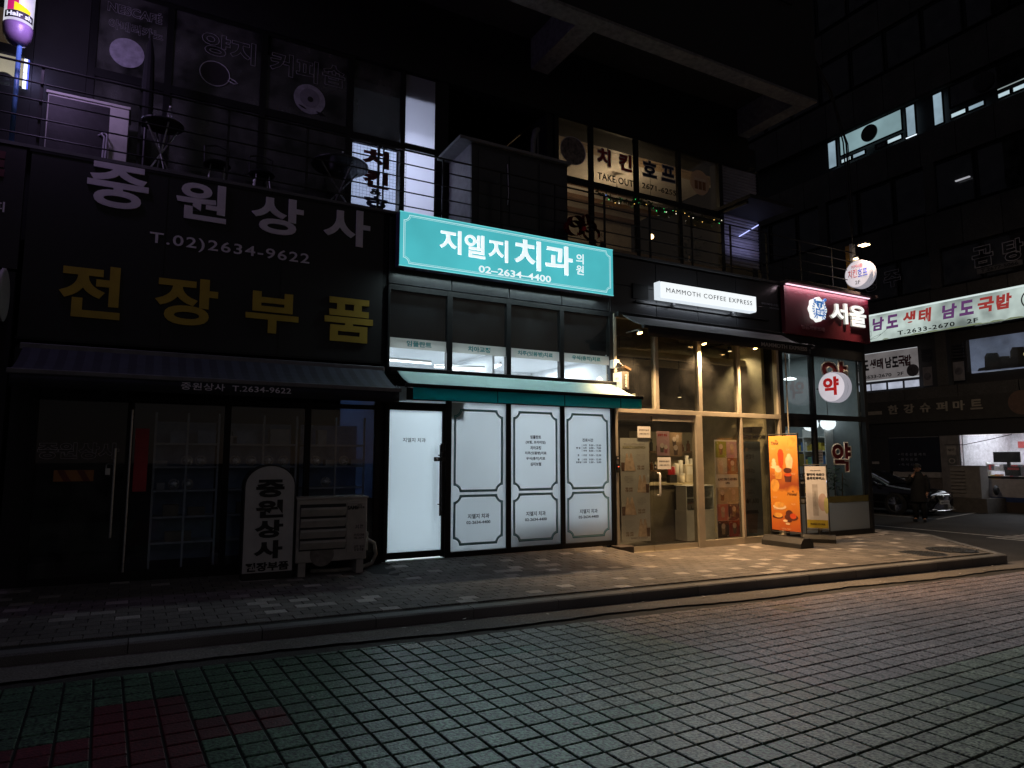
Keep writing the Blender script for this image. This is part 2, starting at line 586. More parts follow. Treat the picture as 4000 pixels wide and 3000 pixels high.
# ---- raised pavement with pavers in running bond
pv = MB()
gx = [-9 + 0.5 * k for k in range(32)] + [6.5 + 0.15 * k for k in range(8)] + [7.7 + 0.5 * k for k in range(17)]
gx = sorted(set(round(v, 3) for v in gx if v <= 15.2))
gy = [KERB_Y + 0.16, -2.4, -1.9, -1.5, -1.1, -0.8, -0.5, -0.3, -0.1, 0.02]
def pave_edge(y):   # chamfered corner towards the side street
    if y <= -2.95: return 12.95
    if y < -0.62: return 12.95 + (y + 2.95) / (2.95 - 0.62) * 2.1
    return 15.05
for a, b in zip(gx[:-1], gx[1:]):
    for c, d in zip(gy[:-1], gy[1:]):
        if a >= 12.7: continue
        pv.face([(a, c, pave_z(a, c) - 0.014), (b, c, pave_z(b, c) - 0.014), (b, d, pave_z(b, d) - 0.014), (a, d, pave_z(a, d) - 0.014)])
c0 = [p for p in gx if p < 12.7 + 0.51][-1]
ys = [KERB_Y + 0.16, -2.6, -2.2, -1.8, -1.4, -1.0, -0.62, 0.02]
for c, d in zip(ys[:-1], ys[1:]):
    pv.face([(12.68, c, -0.016), (pave_edge(c) - 0.1, c, -0.016), (pave_edge(d) - 0.1, d, -0.016), (12.68, d, -0.016)])
pv.face([(14.12, 0.02, -0.016), (14.95, 0.02, -0.016), (14.95, 9, -0.016), (14.12, 9, -0.016)])
pavement = pv.build('pavement', M_joint, kind='structure')
PW, PD, PG = 0.205, 0.155, 0.007
units = []
nrow = 19
for r in range(-58, nrow):
    y1 = -0.02 - (r + 0) * PD
    y0 = y1 - PD + PG
    if r >= 0 and y0 < KERB_Y + 0.15: continue
    off = (r % 2) * PW / 2
    for c in range(-50, 78):
        x0 = c * PW + off; x1 = x0 + PW - PG
        yc = (y0 + y1) / 2
        if x0 < -8.5: continue
        if r < 0:
            if x0 < 14.13 or x1 > 14.93: continue
        else:
            e = pave_edge(yc) - 0.13
            if x0 > e - 0.06: continue
            x1 = min(x1, e)
        rnd = random.random()
        pale = rnd < 0.10
        q = [Vector((a, b, pave_z(a, b) + random.uniform(-0.0015, 0.0015))) for a, b in ((x0, y0), (x1, y0), (x1, y1), (x0, y1))]
        pj = cam_px(((x0 + x1) / 2, yc, q[0].z))
        vis = pj is not None and -40 < pj[0] < 4040
        units.append((pj[2] if vis else 99, q, 1 if pale else 0, random.random()))
units.sort(key=lambda t: t[0])
pf = MB(); n_part = 0; share = {}
for d, q, m, tn in units:
    full = abs((q[1] - q[0]).x - (PW - PG)) < 1e-3
    flat = abs(q[0].z - q[3].z) < 0.006
    if n_part < 300 and d < 50 and full and flat:
        if m not in share:
            a, b = (PW - PG) / 2, (PD - PG) / 2
            t = MB(); slab(t, [(-a, -b, 0), (a, -b, 0), (a, b, 0), (-a, b, 0)], 0.03, 0.004, 0, 0.0)
            o = t.build('paver', (M_pave, M_pale)[m], pavement); share[m] = o.data
        else: o = link('paver', share[m], pavement)
        o.location = (q[0] + q[1] + q[2] + q[3]) / 4
        o.rotation_euler = (math.atan2(q[3].z - q[0].z, PD), -math.atan2(q[1].z - q[0].z, PW), 0)
        n_part += 1
    else:
        slab(pf, q, 0.03, 0.004, m, tn)
pf.build('paver_field', [M_pave, M_pale], pavement, kind='stuff')

# ---- kerb: one stone after another, chamfered corner at the side street
kerb = MB().box(-9, -8.95, KERB_Y + 0.03, KERB_Y + 0.1, 0.1, 0.12).build('kerb', M_kerb, kind='structure')
def kerb_stone(p0, p1, w=0.15):
    d = Vector((p1[0] - p0[0], p1[1] - p0[1], 0)).normalized()
    nrm = Vector((-d.y, d.x, 0)) * w
    z = lambda p: max(0.0, 0.185 - 0.0145 * p[0])
    a, b = Vector((*p0, 0)) + d * 0.004, Vector((*p1, 0)) - d * 0.004
    mb = MB(); k = 0
    top0, top1 = z(p0) + 0.004, z(p1) + 0.004
    t = [Vector((a.x, a.y, top0 - 0.014)), Vector((b.x, b.y, top1 - 0.014)), Vector((b.x, b.y, top1)) + nrm * 0.12, Vector((b.x, b.y, top1)) + nrm,
         Vector((a.x, a.y, top0)) + nrm, Vector((a.x, a.y, top0)) + nrm * 0.12]
    lo = [Vector((p.x, p.y, -0.3)) for p in (t[0], t[1], t[3], t[4])]
    mb.face([t[5], t[2], t[3], t[4]]); mb.face([t[0], t[1], t[2], t[5]])
    mb.face([lo[0], lo[1], t[1], t[0]]); mb.face([lo[1], lo[2], t[3], t[2], t[1]])
    mb.face([lo[2], lo[3], t[4], t[3]]); mb.face([lo[3], lo[0], t[0], t[5], t[4]])
    mb.build('kerb_stone', M_kerb, kerb)
x = -8.9
while x < 12.9:
    kerb_stone((x, KERB_Y), (min(x + 0.99, 12.95), KERB_Y)); x += 0.99
P0, P1 = Vector((12.95, KERB_Y)), Vector((15.05, -0.62))
for k in range(3): kerb_stone(tuple(P0.lerp(P1, k / 3)), tuple(P0.lerp(P1, (k + 1) / 3)))
y = -0.62
while y < 9: kerb_stone((15.05, y), (15.05, y + 0.99)); y += 0.99

# ---- manhole covers
def manhole(x, y, r, label):
    t = thing('manhole_cover', label, 'manhole cover', (x, y, 0.0), 'manhole covers on the pavement corner')
    mi = pm('cast_iron', (0.022, 0.02, 0.019), 0.55, 0.3, var=0.4, bump=0.4)
    MB().lathe((x, y, -0.012), (0, 0, 1), [(r, 0), (r, 0.022), (r - 0.02, 0.024), (r - 0.03, 0.018)], 36).build('rim', mi, t)
    MB().cyl((x, y, -0.01), (0, 0, 1), r - 0.035, 0.028, 32).build('lid', mi, t)
    g = MB()
    for k in range(-4, 5):
        for q in range(-4, 5):
            if math.hypot(k, q) * 0.085 < r - 0.09:
                g.box(x + k * 0.085 - 0.028, x + k * 0.085 + 0.028, y + q * 0.085 - 0.012, y + q * 0.085 + 0.012, 0.017, 0.023)
    g.build('tread', mi, t, kind='stuff')
manhole(11.75, -2.38, 0.40, 'round iron manhole cover nearer the pharmacy wall on the paved corner')
manhole(12.72, -2.33, 0.40, 'round iron manhole cover nearest the slanted kerb on the paved corner')

# ---- side street markings
MB().face([(17.85, -2.0, -0.204), (17.97, -2.0, -0.204), (17.97, 12, -0.204), (17.85, 12, -0.204)]).build('road_marking_line', M_white, kind='structure')
mk = MB()
for k in range(6):
    a = 17.4 + k * 0.34
    mk.face([(a, -0.55 - k * 0.02, -0.204), (a + 0.17, -0.57 - k * 0.02, -0.204), (a + 0.32, -6, -0.204), (a + 0.15, -6, -0.204)])
mk.build('road_marking_hatch', M_white, kind='structure')
mk = MB()
mk.face([(21.4, 2.75, -0.204), (21.4, 2.85, -0.204), (25.2, 3.68, -0.204), (25.25, 3.58, -0.204)])
mk.face([(21.35, 2.75, -0.2035), (21.45, 2.75, -0.2035), (21.45, 12, -0.2035), (21.35, 12, -0.2035)])
mk.build('parking_bay_line', M_white, kind='structure')

lt = MB()
for k in range(46):
    if k % 3: x, y = random.uniform(1, 13), random.uniform(-3.55, -3.15)
    else: x, y = random.uniform(0.5, 12), random.uniform(-6.2, -3.8)
    z = road_z(x) + 0.004; a = random.uniform(0, 6.28); l, w = random.choice(((0.014, 0.004), (0.012, 0.006), (0.02, 0.012)))
    c, q = math.cos(a), math.sin(a)
    lt.face([(x - l * c + w * q, y - l * q - w * c, z), (x + l * c + w * q, y + l * q - w * c, z + 0.002), (x + l * c - w * q, y + l * q + w * c, z + 0.003), (x - l * c - w * q, y - l * q + w * c, z)])
lt.build('litter', pm('litter_paper', (0.45, 0.42, 0.38), 0.8, var=0.3), kind='stuff')

# ================================================================== MATERIALS FOR BUILDINGS
M_blackalu = pm('black_aluminium', (0.010, 0.010, 0.011), 0.5, 0.0, var=0.2, scale=3, spec=0.25)
M_darkwall = pm('dark_render', (0.012, 0.012, 0.013), 0.8, var=0.35, scale=2.5, bump=0.25)
M_soffit = pm('soffit_concrete', (0.15, 0.145, 0.145), 0.9, var=0.4, scale=9, bump=0.9, bscale=60)
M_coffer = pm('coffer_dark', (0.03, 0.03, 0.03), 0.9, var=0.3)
M_gran = granite('black_granite', (0.022, 0.023, 0.026), speck=0.5, rough=0.28, scale=120, bump=0.05, spec=0.5)
M_gold = pm('champagne_aluminium', (0.44, 0.40, 0.32), 0.42, 0.35, var=0.12, scale=4)
M_steel = pm('brushed_steel', (0.5, 0.5, 0.5), 0.3, 0.9, var=0.1, scale=30)
M_glass = glass('window_glass')
M_glassdk = glass('dark_window_glass', (0.42, 0.45, 0.48), 0.02, 0.05)
M_ink = pm('black_ink', (0.008, 0.008, 0.010), 0.55, var=0.05)
M_wht = pm('white_paint', (0.78, 0.78, 0.76), 0.55, var=0.08)
M_cream = pm('cream_wall', (0.6, 0.55, 0.45), 0.8, var=0.1)
M_clinic = pm('clinic_wall', (0.8, 0.82, 0.84), 0.7, var=0.05)
M_paper = pm('paper', (0.72, 0.71, 0.68), 0.7, var=0.06)
M_wood = pm('brown_wood', (0.14, 0.08, 0.045), 0.6, var=0.4, scale=5, stretch=(1, 9, 9))
M_lightwood = pm('light_wood', (0.42, 0.30, 0.18), 0.55, var=0.3, scale=4, stretch=(1, 9, 9))
M_black = pm('black_plastic', (0.012, 0.012, 0.013), 0.5, var=0.2)
M_floor = pm('interior_floor', (0.2, 0.19, 0.18), 0.45, var=0.2, scale=2)

# ================================================================== MAIN BUILDING SHELL
B = thing('commercial_building', 'dark concrete block whose upper floors overhang the row of street shops', 'building', (5, 1.5, 5.0))
# upper floors, overhanging, with a coffered soffit
bx('upper_wall', -7, 12.0, -0.68, -0.34, 9.04, 9.75, M_darkwall, B)
MB().box(-7, 11.99, -0.675, -0.345, 8.98, 9.037).build('soffit_beam', M_soffit, B)
MB().box(-7, 12, -0.68, 9, 9.752, 30).build('upper_wall', M_darkwall, B)
MB().box(-7, 11.99, -0.67, 9, 9.60, 9.749).build('coffer_ceiling', M_coffer, B)
for x0, x1 in ((6.16, 6.54), (0.75, 1.13), (-4.5, -4.1)):
    bx('soffit_beam', x0, x1, -0.343, 1.19, 8.985, 9.597, M_soffit, B)
bx('soffit_beam', 11.66, 11.985, -0.343, 9, 8.983, 9.597, M_soffit, B)
# rows of dark windows above the overhang
for k in range(7):
    x0 = -5.6 + k * 2.5
    for zz in (10.9, 14.0, 17.1):
        f = MB().box(x0, x0 + 1.9, -0.72, -0.683, zz, zz + 0.06).box(x0, x0 + 1.9, -0.72, -0.683, zz + 1.34, zz + 1.4).box(x0, x0 + 0.06, -0.72, -0.683, zz + 0.06, zz + 1.34).box(x0 + 1.84, x0 + 1.9, -0.72, -0.683, zz + 0.06, zz + 1.34).box(x0 + 0.92, x0 + 0.98, -0.72, -0.683, zz + 0.06, zz + 1.34).build('window', M_blackalu, B)
        MB().box(x0 + 0.06, x0 + 1.84, -0.69, -0.684, zz + 0.06, zz + 1.34).build('pane', M_glassdk, f)
# second-floor slab, lintel above its windows, back walls
bx('floor_slab', -7, 14.1, 0.06, 9, 4.95, 5.2, M_darkwall, B)
bx('lintel', -7, 12.0, 1.16, 1.5, 8.24, 9.597, M_darkwall, B)
bx('rear_wall', -7, 14.1, 8.8, 9.0, -0.3, 4.95, M_darkwall, B)
bx('rear_wall', -7, 11.6, 8.8, 8.99, 5.2, 9.6, M_darkwall, B)
bx('side_wall', 13.98, 14.1, 0.2, 8.8, -0.3, 4.95, M_darkwall, B)
bx('side_wall', 12.36, 12.6, 1.5, 8.8, 5.2, 8.98, M_darkwall, B)
bx('side_wall', -7, -6.8, 0.1, 8.8, -0.3, 9.6, M_darkwall, B)
for x0, x1 in ((7.03, 7.09), (11.23, 11.30)):
    bx('party_wall', x0, x1, 0.03, 8.8, 0.0, 4.95, M_darkwall, B)
bx('party_wall', 2.97, 3.05, 0.03, 8.8, 0.0, 1.05, M_darkwall, B)
bx('party_wall', 2.97, 3.05, 0.03, 8.8, 2.72, 4.95, M_darkwall, B)
bx('party_wall', 2.97, 3.05, 0.03, 0.10, 1.05, 2.72, M_darkwall, B)
bx('party_wall', 2.97, 3.05, 2.30, 8.8, 1.05, 2.72, M_darkwall, B)
bx('added_light_pane', 3.005, 3.012, 0.10, 2.30, 1.05, 2.72, film('party_film', (0.11, 0.14, 0.21), 0.6), B)  # opening and pane added to leak clinic light onto the stock shelves
for x0, x1 in ((2.70, 2.77), (4.24, 4.5), (6.55, 6.72)):
    bx('party_wall', x0, x1, 1.22, 8.8, 5.2, 8.24, M_darkwall, B)
# black granite fascia above the clinic, cafe: separate slabs with open joints
for (x0, x1) in ((3.06, 4.06), (4.07, 5.06), (5.07, 6.06), (6.07, 7.08), (7.09, 8.10), (8.11, 9.12), (9.13, 10.14), (10.15, 11.37)):
    bx('granite_panel', x0, x1 - 0.004, 0.0, 0.055, 4.16, 4.66, M_gran, B, bevel=0.004)
    bx('granite_panel', x0, x1 - 0.004, 0.0, 0.055, 4.666, 5.16, M_gran, B, bevel=0.004)
bx('coping', -1.6, 14.1, -0.03, 0.25, 5.2, 5.24, pm('stone_coping', (0.10, 0.10, 0.105), 0.6, var=0.2), B)
bx('fascia_back', -7, 14.05, 0.058, 0.2, 4.12, 5.198, M_darkwall, B)

# ------------------------------------------------------------------ second-floor window wall (y = 1.2)
def win_wall(parent, xs, z0, zt0, zt1, z1, y, fw=0.07, pane=None, fmat=None, base=None):
    """frame with mullions at xs, a transom zt0..zt1 and panes above and below"""
    fmat = fmat or M_blackalu; pane = pane or M_glass
    for a in xs: bx('mullion', a - fw / 2, a + fw / 2, y - 0.03, y + 0.05, z0, z1, fmat, parent)
    for a, b in zip(xs[:-1], xs[1:]):
        l, r = a + fw / 2, b - fw / 2
        bx('transom', l, r, y - 0.025, y + 0.045, zt0, zt1, fmat, parent)
        bx('head_rail', l, r, y - 0.025, y + 0.045, z1 - 0.05, z1, fmat, parent)
        bx('sill_rail', l, r, y - 0.025, y + 0.045, z0, z0 + 0.07, base or fmat, parent)
        bx('pane', l, r, y, y + 0.006, zt1, z1 - 0.05, pane, parent)
        bx('pane', l, r, y, y + 0.006, z0 + 0.07, zt0, pane, parent)

M_lav = pm('lavender_vinyl', (0.42, 0.39, 0.5), 0.6, var=0.1)
M_line = pm('pale_outline', (0.55, 0.52, 0.58), 0.6, var=0.1)
CW = thing('coffee_lounge_windows', 'unlit second-floor coffee lounge glazing with outlined lettering and cup stickers', 'window wall', (1, 1.2, 5.2))
M_glcof = glass('dusty_dark_glass', (0.3, 0.32, 0.34), 0.02, 0.10)
win_wall(CW, [-0.85, 0.085, 1.385, 2.73], 5.24, 6.86, 6.98, 8.22, 1.2, 0.09, M_glcof)
bx('blank_wall', -1.50, -0.9, 1.17, 1.3, 5.24, 8.24, M_darkwall, CW)
bx('back_wall', -0.85, 2.7, 3.4, 3.5, 5.2, 8.24, pm('lounge_wall', (0.05, 0.046, 0.042), 0.9), CW)
text('NESCAFÉ', -0.37, 7.95, 0.68, 0.17, 1.19, M_line, CW, ext=0, outline=0.010, bold=0.03)
text('아메리카노', -0.345, 7.69, 0.68, 0.15, 1.19, M_line, CW, ext=0, outline=0.009, bold=0.03)
text('양지', 0.88, 7.79, 0.76, 0.36, 1.19, M_line, CW, ext=0, outline=0.007, bold=0.03)
text('커피', 1.84, 7.77, 0.74, 0.37, 1.19, M_line, CW, ext=0, outline=0.007, bold=0.03)
text('숍', 2.46, 7.80, 0.37, 0.36, 1.19, M_line, CW, ext=0, outline=0.007, bold=0.03)
# cup stickers
M_cupfoam = pm('cup_foam', (0.42, 0.40, 0.48), 0.6, var=0.3, scale=12)
M_cupdark = pm('cup_coffee', (0.03, 0.025, 0.03), 0.6)
MB().cyl((-0.44, 1.192, 7.31), (0, -1, 0), 0.215, 0.004, 36).build('cup_sticker', M_cupfoam, CW)
MB().lathe((0.70, 1.192, 7.33), (0, -1, 0), [(0.20, 0), (0.20, 0.005), (0.185, 0.005)], 36).build('cup_sticker', M_cupdark, CW)
rim = MB(); rim.tube([(0.70 + 0.205 * math.cos(a * R(12)), 1.185, 7.33 + 0.19 * math.sin(a * R(12))) for a in range(31)], 0.006, 4)
rim.tube([(0.88, 1.185, 7.27), (0.97, 1.185, 7.24), (1.02, 1.185, 7.26), (0.98, 1.185, 7.29), (0.9, 1.185, 7.32)], 0.008, 4)
rim.build('cup_outline', M_line, CW)
sc_ = MB().cyl((2.09, 1.192, 7.30), (0, -1, 0), 0.245, 0.003, 40).build('saucer_sticker', M_cupfoam, CW)
MB().lathe((2.09, 1.1885, 7.32), (0, -1, 0), [(0.155, 0), (0.155, 0.002), (0.02, 0.003)], 36).build('cup_print', pm('cup_print', (0.27, 0.25, 0.31), 0.6, var=0.2), sc_)
MB().cyl((2.10, 1.185, 7.30), (0, -1, 0), 0.045, 0.003, 16).build('coffee_print', M_cupdark, sc_)
pr = MB(); pr.tube([(1.92 + 0.03 * k, 1.185, 7.17 - 0.012 * k) for k in range(5)], [0.004, 0.012, 0.014, 0.012, 0.004], 5)
pr.tube([(2.2, 1.185, 7.12), (2.26, 1.185, 7.10), (2.34, 1.185, 7.08)], [0.008, 0.02, 0.004], 5)
pr.build('spoon_print', M_cupdark, sc_)

# lit stair window with the vertical lettering
SW = thing('stair_window', 'bright blue-white stair window with dark vertical lettering', 'window', (3.5, 1.2, 5.2), None)
for a in (3.645,): bx('mullion', a - 0.04, a + 0.04, 1.17, 1.25, 5.24, 8.22, M_blackalu, SW)
bx('mullion', 2.735, 2.79, 1.166, 1.25, 5.24, 8.22, M_blackalu, SW)
bx('transom', 2.79, 3.605, 1.175, 1.245, 6.77, 6.93, M_blackalu, SW)
bx('transom', 3.685, 4.235, 1.175, 1.245, 6.85, 6.95, M_blackalu, SW)
bx('glazing_bar', 3.315, 3.335, 1.18, 1.215, 5.3, 6.77, M_blackalu, SW)
bx('pane', 2.79, 3.605, 1.2, 1.206, 6.93, 8.2, M_glcof, SW)
bx('pane', 2.79, 3.315, 1.2, 1.206, 5.25, 6.77, M_glass, SW)
bx('pane', 3.335, 3.605, 1.2, 1.206, 5.25, 6.77, M_glass, SW)
bx('pane', 3.685, 4.235, 1.2, 1.206, 5.25, 6.85, film('stair_film', (0.85, 0.87, 0.95), 0.75), SW)
bx('pane', 3.685, 4.235, 1.2, 1.206, 6.95, 8.2, film('stair_film', (0.85, 0.87, 0.95), 0.75), SW)
M_blind = film('stair_blind', (0.75, 0.78, 0.86), 0.7)
bx('blind', 2.80, 3.60, 1.36, 1.365, 5.25, 7.0, M_blind, SW)
bx('ceiling', 2.78, 4.24, 1.26, 3.4, 7.75, 7.85, M_coffer, SW)
bx('back_wall', 2.78, 4.24, 3.3, 3.4, 5.2, 7.75, M_clinic, SW)
bx('stair_floor', 2.78, 4.24, 1.26, 3.4, 5.2, 5.24, M_floor, SW)
lamp('stair_lamp', 'AREA', (3.5, 2.2, 7.2), 70, (0.80, 0.84, 1.0), 0.9, 0.9, (0, 0, -1), SW)
lamp('stair_lamp', 'AREA', (3.5, 2.9, 6.6), 26, (0.80, 0.84, 1.0), 0.5, 1.2, (0, -1, 0), SW)
M_darkred = pm('dark_red_vinyl', (0.10, 0.012, 0.016), 0.6)
text('치', 3.19, 6.56, 0.46, 0.31, 1.19, M_darkred, SW, name='letter', bold=0.05)
text('킨', 3.20, 6.20, 0.44, 0.30, 1.19, M_darkred, SW, name='letter', bold=0.05)
text('&', 3.21, 5.985, 0.22, 0.11, 1.19, M_ink, SW, name='letter', bold=0.05)
text('호', 3.21, 5.78, 0.44, 0.26, 1.19, pm('navy_vinyl', (0.012, 0.014, 0.06), 0.6), SW, name='letter', bold=0.05)
text('프', 3.21, 5.46, 0.44, 0.26, 1.19, pm('navy_vinyl', (0.012, 0.014, 0.06), 0.6), SW, name='letter', bold=0.05)

# ------------------------------------------------------------------ entrance box on the balcony
V = thing('entrance_box', 'dark panelled entrance box with a flat canopy standing on the balcony', 'entrance box', (5.4, 0.7, 5.24))
bx('front_wall', 4.5, 6.36, 0.25, 0.29, 5.24, 6.74, pm('entrance_dark', (0.02, 0.021, 0.024), 0.5, var=0.3), V)
bx('side_wall', 4.5, 4.54, 0.29, 1.16, 5.24, 6.74, pm('entrance_side', (0.19, 0.185, 0.20), 0.7, var=0.25), V)
bx('side_wall', 6.32, 6.36, 0.29, 1.16, 5.24, 6.74, pm('entrance_side', (0.30, 0.29, 0.31), 0.7), V)
bx('canopy', 4.26, 6.40, 0.18, 1.15, 6.745, 6.80, pm('canopy_sheet', (0.16, 0.16, 0.165), 0.6, var=0.25), V, bevel=0.006)
for k in range(3):
    bx('door_panel', 4.62 + k * 0.58, 4.62 + k * 0.58 + 0.54, 0.236, 0.248, 5.3, 6.66, pm('entrance_door', (0.018, 0.02, 0.024), 0.35, var=0.3), V, bevel=0.004)
for k, (dx, dz) in enumerate(((0, 0), (0.28, -0.03))):
    bx('side_panel', 5.05 + dx * 2.2, 5.55 + dx * 2.2, 0.224, 0.236, 5.30 + dz, 5.42 + dz, pm('pale_tape', (0.08, 0.08, 0.09), 0.6), V)
MB().tube([(5.15, 0.22, 6.5), (5.17, 0.22, 6.0), (5.15, 0.22, 5.8)], 0.008, 6).build('cable', M_line, V)
PI_ = thing('drain_pipe', 'pale curved drain pipe rising above the entrance box canopy', 'pipe', (6.2, 1.0, 6.8))
MB().tube([(6.12, 1.02, 6.8), (6.11, 1.02, 7.2), (6.13, 1.03, 7.5), (6.2, 1.08, 7.72), (6.3, 1.14, 7.8)], 0.05, 10).build('pipe', pm('grey_pvc', (0.2, 0.2, 0.2), 0.6), PI_, smooth=True)
MB().tube([(6.24, 1.05, 6.8), (6.24, 1.05, 7.7)], 0.012, 6).build('conduit', pm('grey_pvc', (0.2, 0.2, 0.2), 0.6), PI_)

# ------------------------------------------------------------------ chicken pub windows
PB = thing('pub_windows', 'warmly lit second-floor pub glazing with red and navy lettering', 'window wall', (9, 1.2, 5.2))
win_wall(PB, [6.74, 7.56, 8.70, 9.86, 11.07], 5.70, 6.94, 7.06, 8.24, 1.2, 0.09, glass('pub_glass', (0.9, 0.9, 0.88), 0.0, 0.008), None, M_lightwood)
bx('plinth', 6.74, 11.1, 1.18, 1.3, 5.24, 5.695, M_darkwall, PB)
M_pubwall = pm('pub_wall', (0.34, 0.29, 0.23), 0.8, var=0.2)
bx('back_wall', 6.72, 12.35, 5.9, 6.0, 5.24, 8.6, M_pubwall, PB)
bx('partition', 11.1, 11.16, 1.2, 1.5, 5.24, 8.5, M_darkwall, PB)
bx('pub_floor', 6.72, 12.35, 1.31, 5.9, 5.24, 5.28, pm('pub_floor', (0.1, 0.075, 0.05), 0.6), PB)
bx('bulkhead', 6.73, 12.35, 1.31, 2.15, 8.40, 8.49, M_coffer, PB)
for k in range(3):
    bx('ceiling_plank', 6.74, 12.34, 2.16 + k * 0.15, 2.30 + k * 0.15, 8.43 + random.uniform(0, 0.008), 8.48, M_lightwood, PB)
bx('ceiling', 6.73, 12.35, 2.62, 5.9, 8.45, 8.5, pm('pub_ceiling', (0.62, 0.57, 0.50), 0.85, var=0.1), PB)
for k in range(3):
    bx('ceiling_beam', 6.76, 12.33, 3.9 + k * 0.8, 4.05 + k * 0.8, 8.33, 8.447, M_wood, PB)
MB().box(6.9, 12.2, 5.5, 5.55, 7.0, 7.08).box(6.9, 12.2, 5.6, 5.65, 6.2, 6.26).build('wall_rail', M_wood, PB)
bx('curtain', 6.80, 7.1, 1.5, 1.55, 5.7, 6.9, pm('grey_curtain', (0.3, 0.29, 0.28), 0.9), PB)
M_red = pm('red_vinyl', (0.40, 0.012, 0.016), 0.55)
M_navy = pm('navy_vinyl', (0.012, 0.014, 0.06), 0.6)
M_whl = pm('white_outline_vinyl', (0.62, 0.58, 0.52), 0.6)
for ch, x, w, m in (('치', 7.87, 0.34, M_red), ('킨', 8.41, 0.34, M_red), ('호', 9.05, 0.38, M_navy), ('프', 9.555, 0.38, M_navy)):
    o = text(ch, x, 7.63, w, 0.36, 1.188, m, PB, name='letter', bold=0.045)
    text(ch, x, 7.63, w + 0.02, 0.38, 1.19, M_whl, o, name='letter_outline', ext=0, outline=0.028, bold=0.045)
text('TAKE OUT', 8.155, 7.215, 0.90, 0.145, 1.188, M_ink, PB, bold=0.02, space=1.1)
text('2671-6255', 9.295, 7.24, 0.93, 0.12, 1.188, M_ink, PB, bold=0.02, space=1.1)
M_plate = pm('food_print', (0.16, 0.13, 0.12), 0.5, var=0.9, scale=14)
MB().cyl((7.13, 1.197, 7.595), (0, -1, 0), 0.285, 0.004, 44).build('food_sticker', M_plate, PB)
rr_ = MB(); rr_.tube([(7.13 + 0.29 * math.cos(R(9) * a), 1.19, 7.595 + 0.235 * math.sin(R(9) * a) * 1.2) for a in range(41)], 0.008, 4)
rr_.build('sticker_rim', M_line, PB)
st = MB().cyl((10.465, 1.197, 7.63), (0, -1, 0), 0.28, 0.004, 44).build('beer_sticker', film('beer_print', (0.60, 0.50, 0.44), 0.5), PB)
for k in range(3):
    MB().box(10.31 + k * 0.115, 10.40 + k * 0.115, 1.189, 1.192, 7.47, 7.66).build('beer_mug_print', pm('beer_amber', (0.22, 0.10, 0.04), 0.5, var=0.3), st)
    MB().box(10.305 + k * 0.115, 10.405 + k * 0.115, 1.188, 1.191, 7.665, 7.72).build('foam_print', M_whl, st)
for (x, y, z, w) in ((9.75, 3.2, 8.02, 26), (9.93, 2.2, 6.62, 14), (8.6, 4.4, 7.6, 16)):
    t = thing('pendant_bulb', {9.75: 'glowing round bulb hanging behind the take-out lettering', 9.93: 'small warm bulb low inside the pub windows', 8.6: 'warm bulb deep inside the pub behind the food sticker'}[x], 'lamp', (x, y, z), 'bare bulbs hanging in the pub')
    MB().lathe((x, y, z - 0.06), (0, 0, 1), [(0.005, 0), (0.04, 0.02), (0.055, 0.055), (0.045, 0.09), (0.02, 0.115)], 14).build('bulb', em('bulb_warm', (1.0, 0.66, 0.32), 6.0), t, smooth=True)
    MB().lathe((x, y, z + 0.055), (0, 0, 1), [(0.022, 0), (0.022, 0.05), (0.008, 0.06)], 10).build('socket', M_black, t)
    MB().tube([(x, y, z + 0.11), (x, y, 8.3)], 0.005, 5).build('cord', M_black, t)
    lamp('bulb_light', 'POINT', (x, y, z - 0.12), w * {9.75: 0.95, 9.93: 0.35, 8.6: 0.55}[x], (1.0, 0.74, 0.46), 0.06, parent=t)
# pine garland with fairy lights along the transom, inside the glass
G = thing('fairy_light_garland', 'green pine garland with coloured fairy lights strung along the pub window', 'garland', (9.3, 1.12, 6.85))
gm = MB(); pts = []
for k in range(60):
    t_ = k / 59
    pts.append(Vector((7.62 + t_ * 3.4, 1.11, 6.86 - 0.10 * abs(math.sin(t_ * math.pi * 3)) - 0.02 * math.sin(k))))
gm.tube(pts, 0.006, 5)
for p in pts:
    dens = 10 if p.x > 8.6 else 5
    for q in range(dens):
        a = random.uniform(0, 6.28); l = random.uniform(0.04, 0.10)
        d = Vector((random.uniform(-1, 1), random.uniform(-0.35, 0.25), math.sin(a) - 0.5)).normalized() * l
        s = d.cross(Vector((0, 1, 0.2))).normalized() * 0.009
        o_ = p + Vector((random.uniform(-0.03, 0.03), 0, 0))
        gm.face([o_ - s, o_ + d * 0.6 - s * 1.6, o_ + d, o_ + d * 0.6 + s * 1.6])
gm.build('needles', pm('pine_green', (0.06, 0.085, 0.03), 0.7, var=0.5), G)
fl = {}
for k in range(26):
    p = random.choice(pts) + Vector((random.uniform(-0.04, 0.04), -0.02, random.uniform(-0.09, 0.02)))
    cname, cc = random.choice((('green', (0.08, 1, 0.25)), ('green', (0.08, 1, 0.25)), ('blue', (0.15, 0.3, 1)), ('white', (1, 0.9, 0.7)), ('amber', (1, 0.6, 0.15))))
    if cname not in fl:
        o = MB().lathe((0, 0, -0.011), (0, 0, 1), [(0.003, 0), (0.009, 0.009), (0.003, 0.018)], 7).build('fairy_light', em('fairy_' + cname, cc, 1.8), G); fl[cname] = o.data
    else: o = link('fairy_light', fl[cname], G)
    o.location = p - Vector((9.3, 1.12, 6.85))

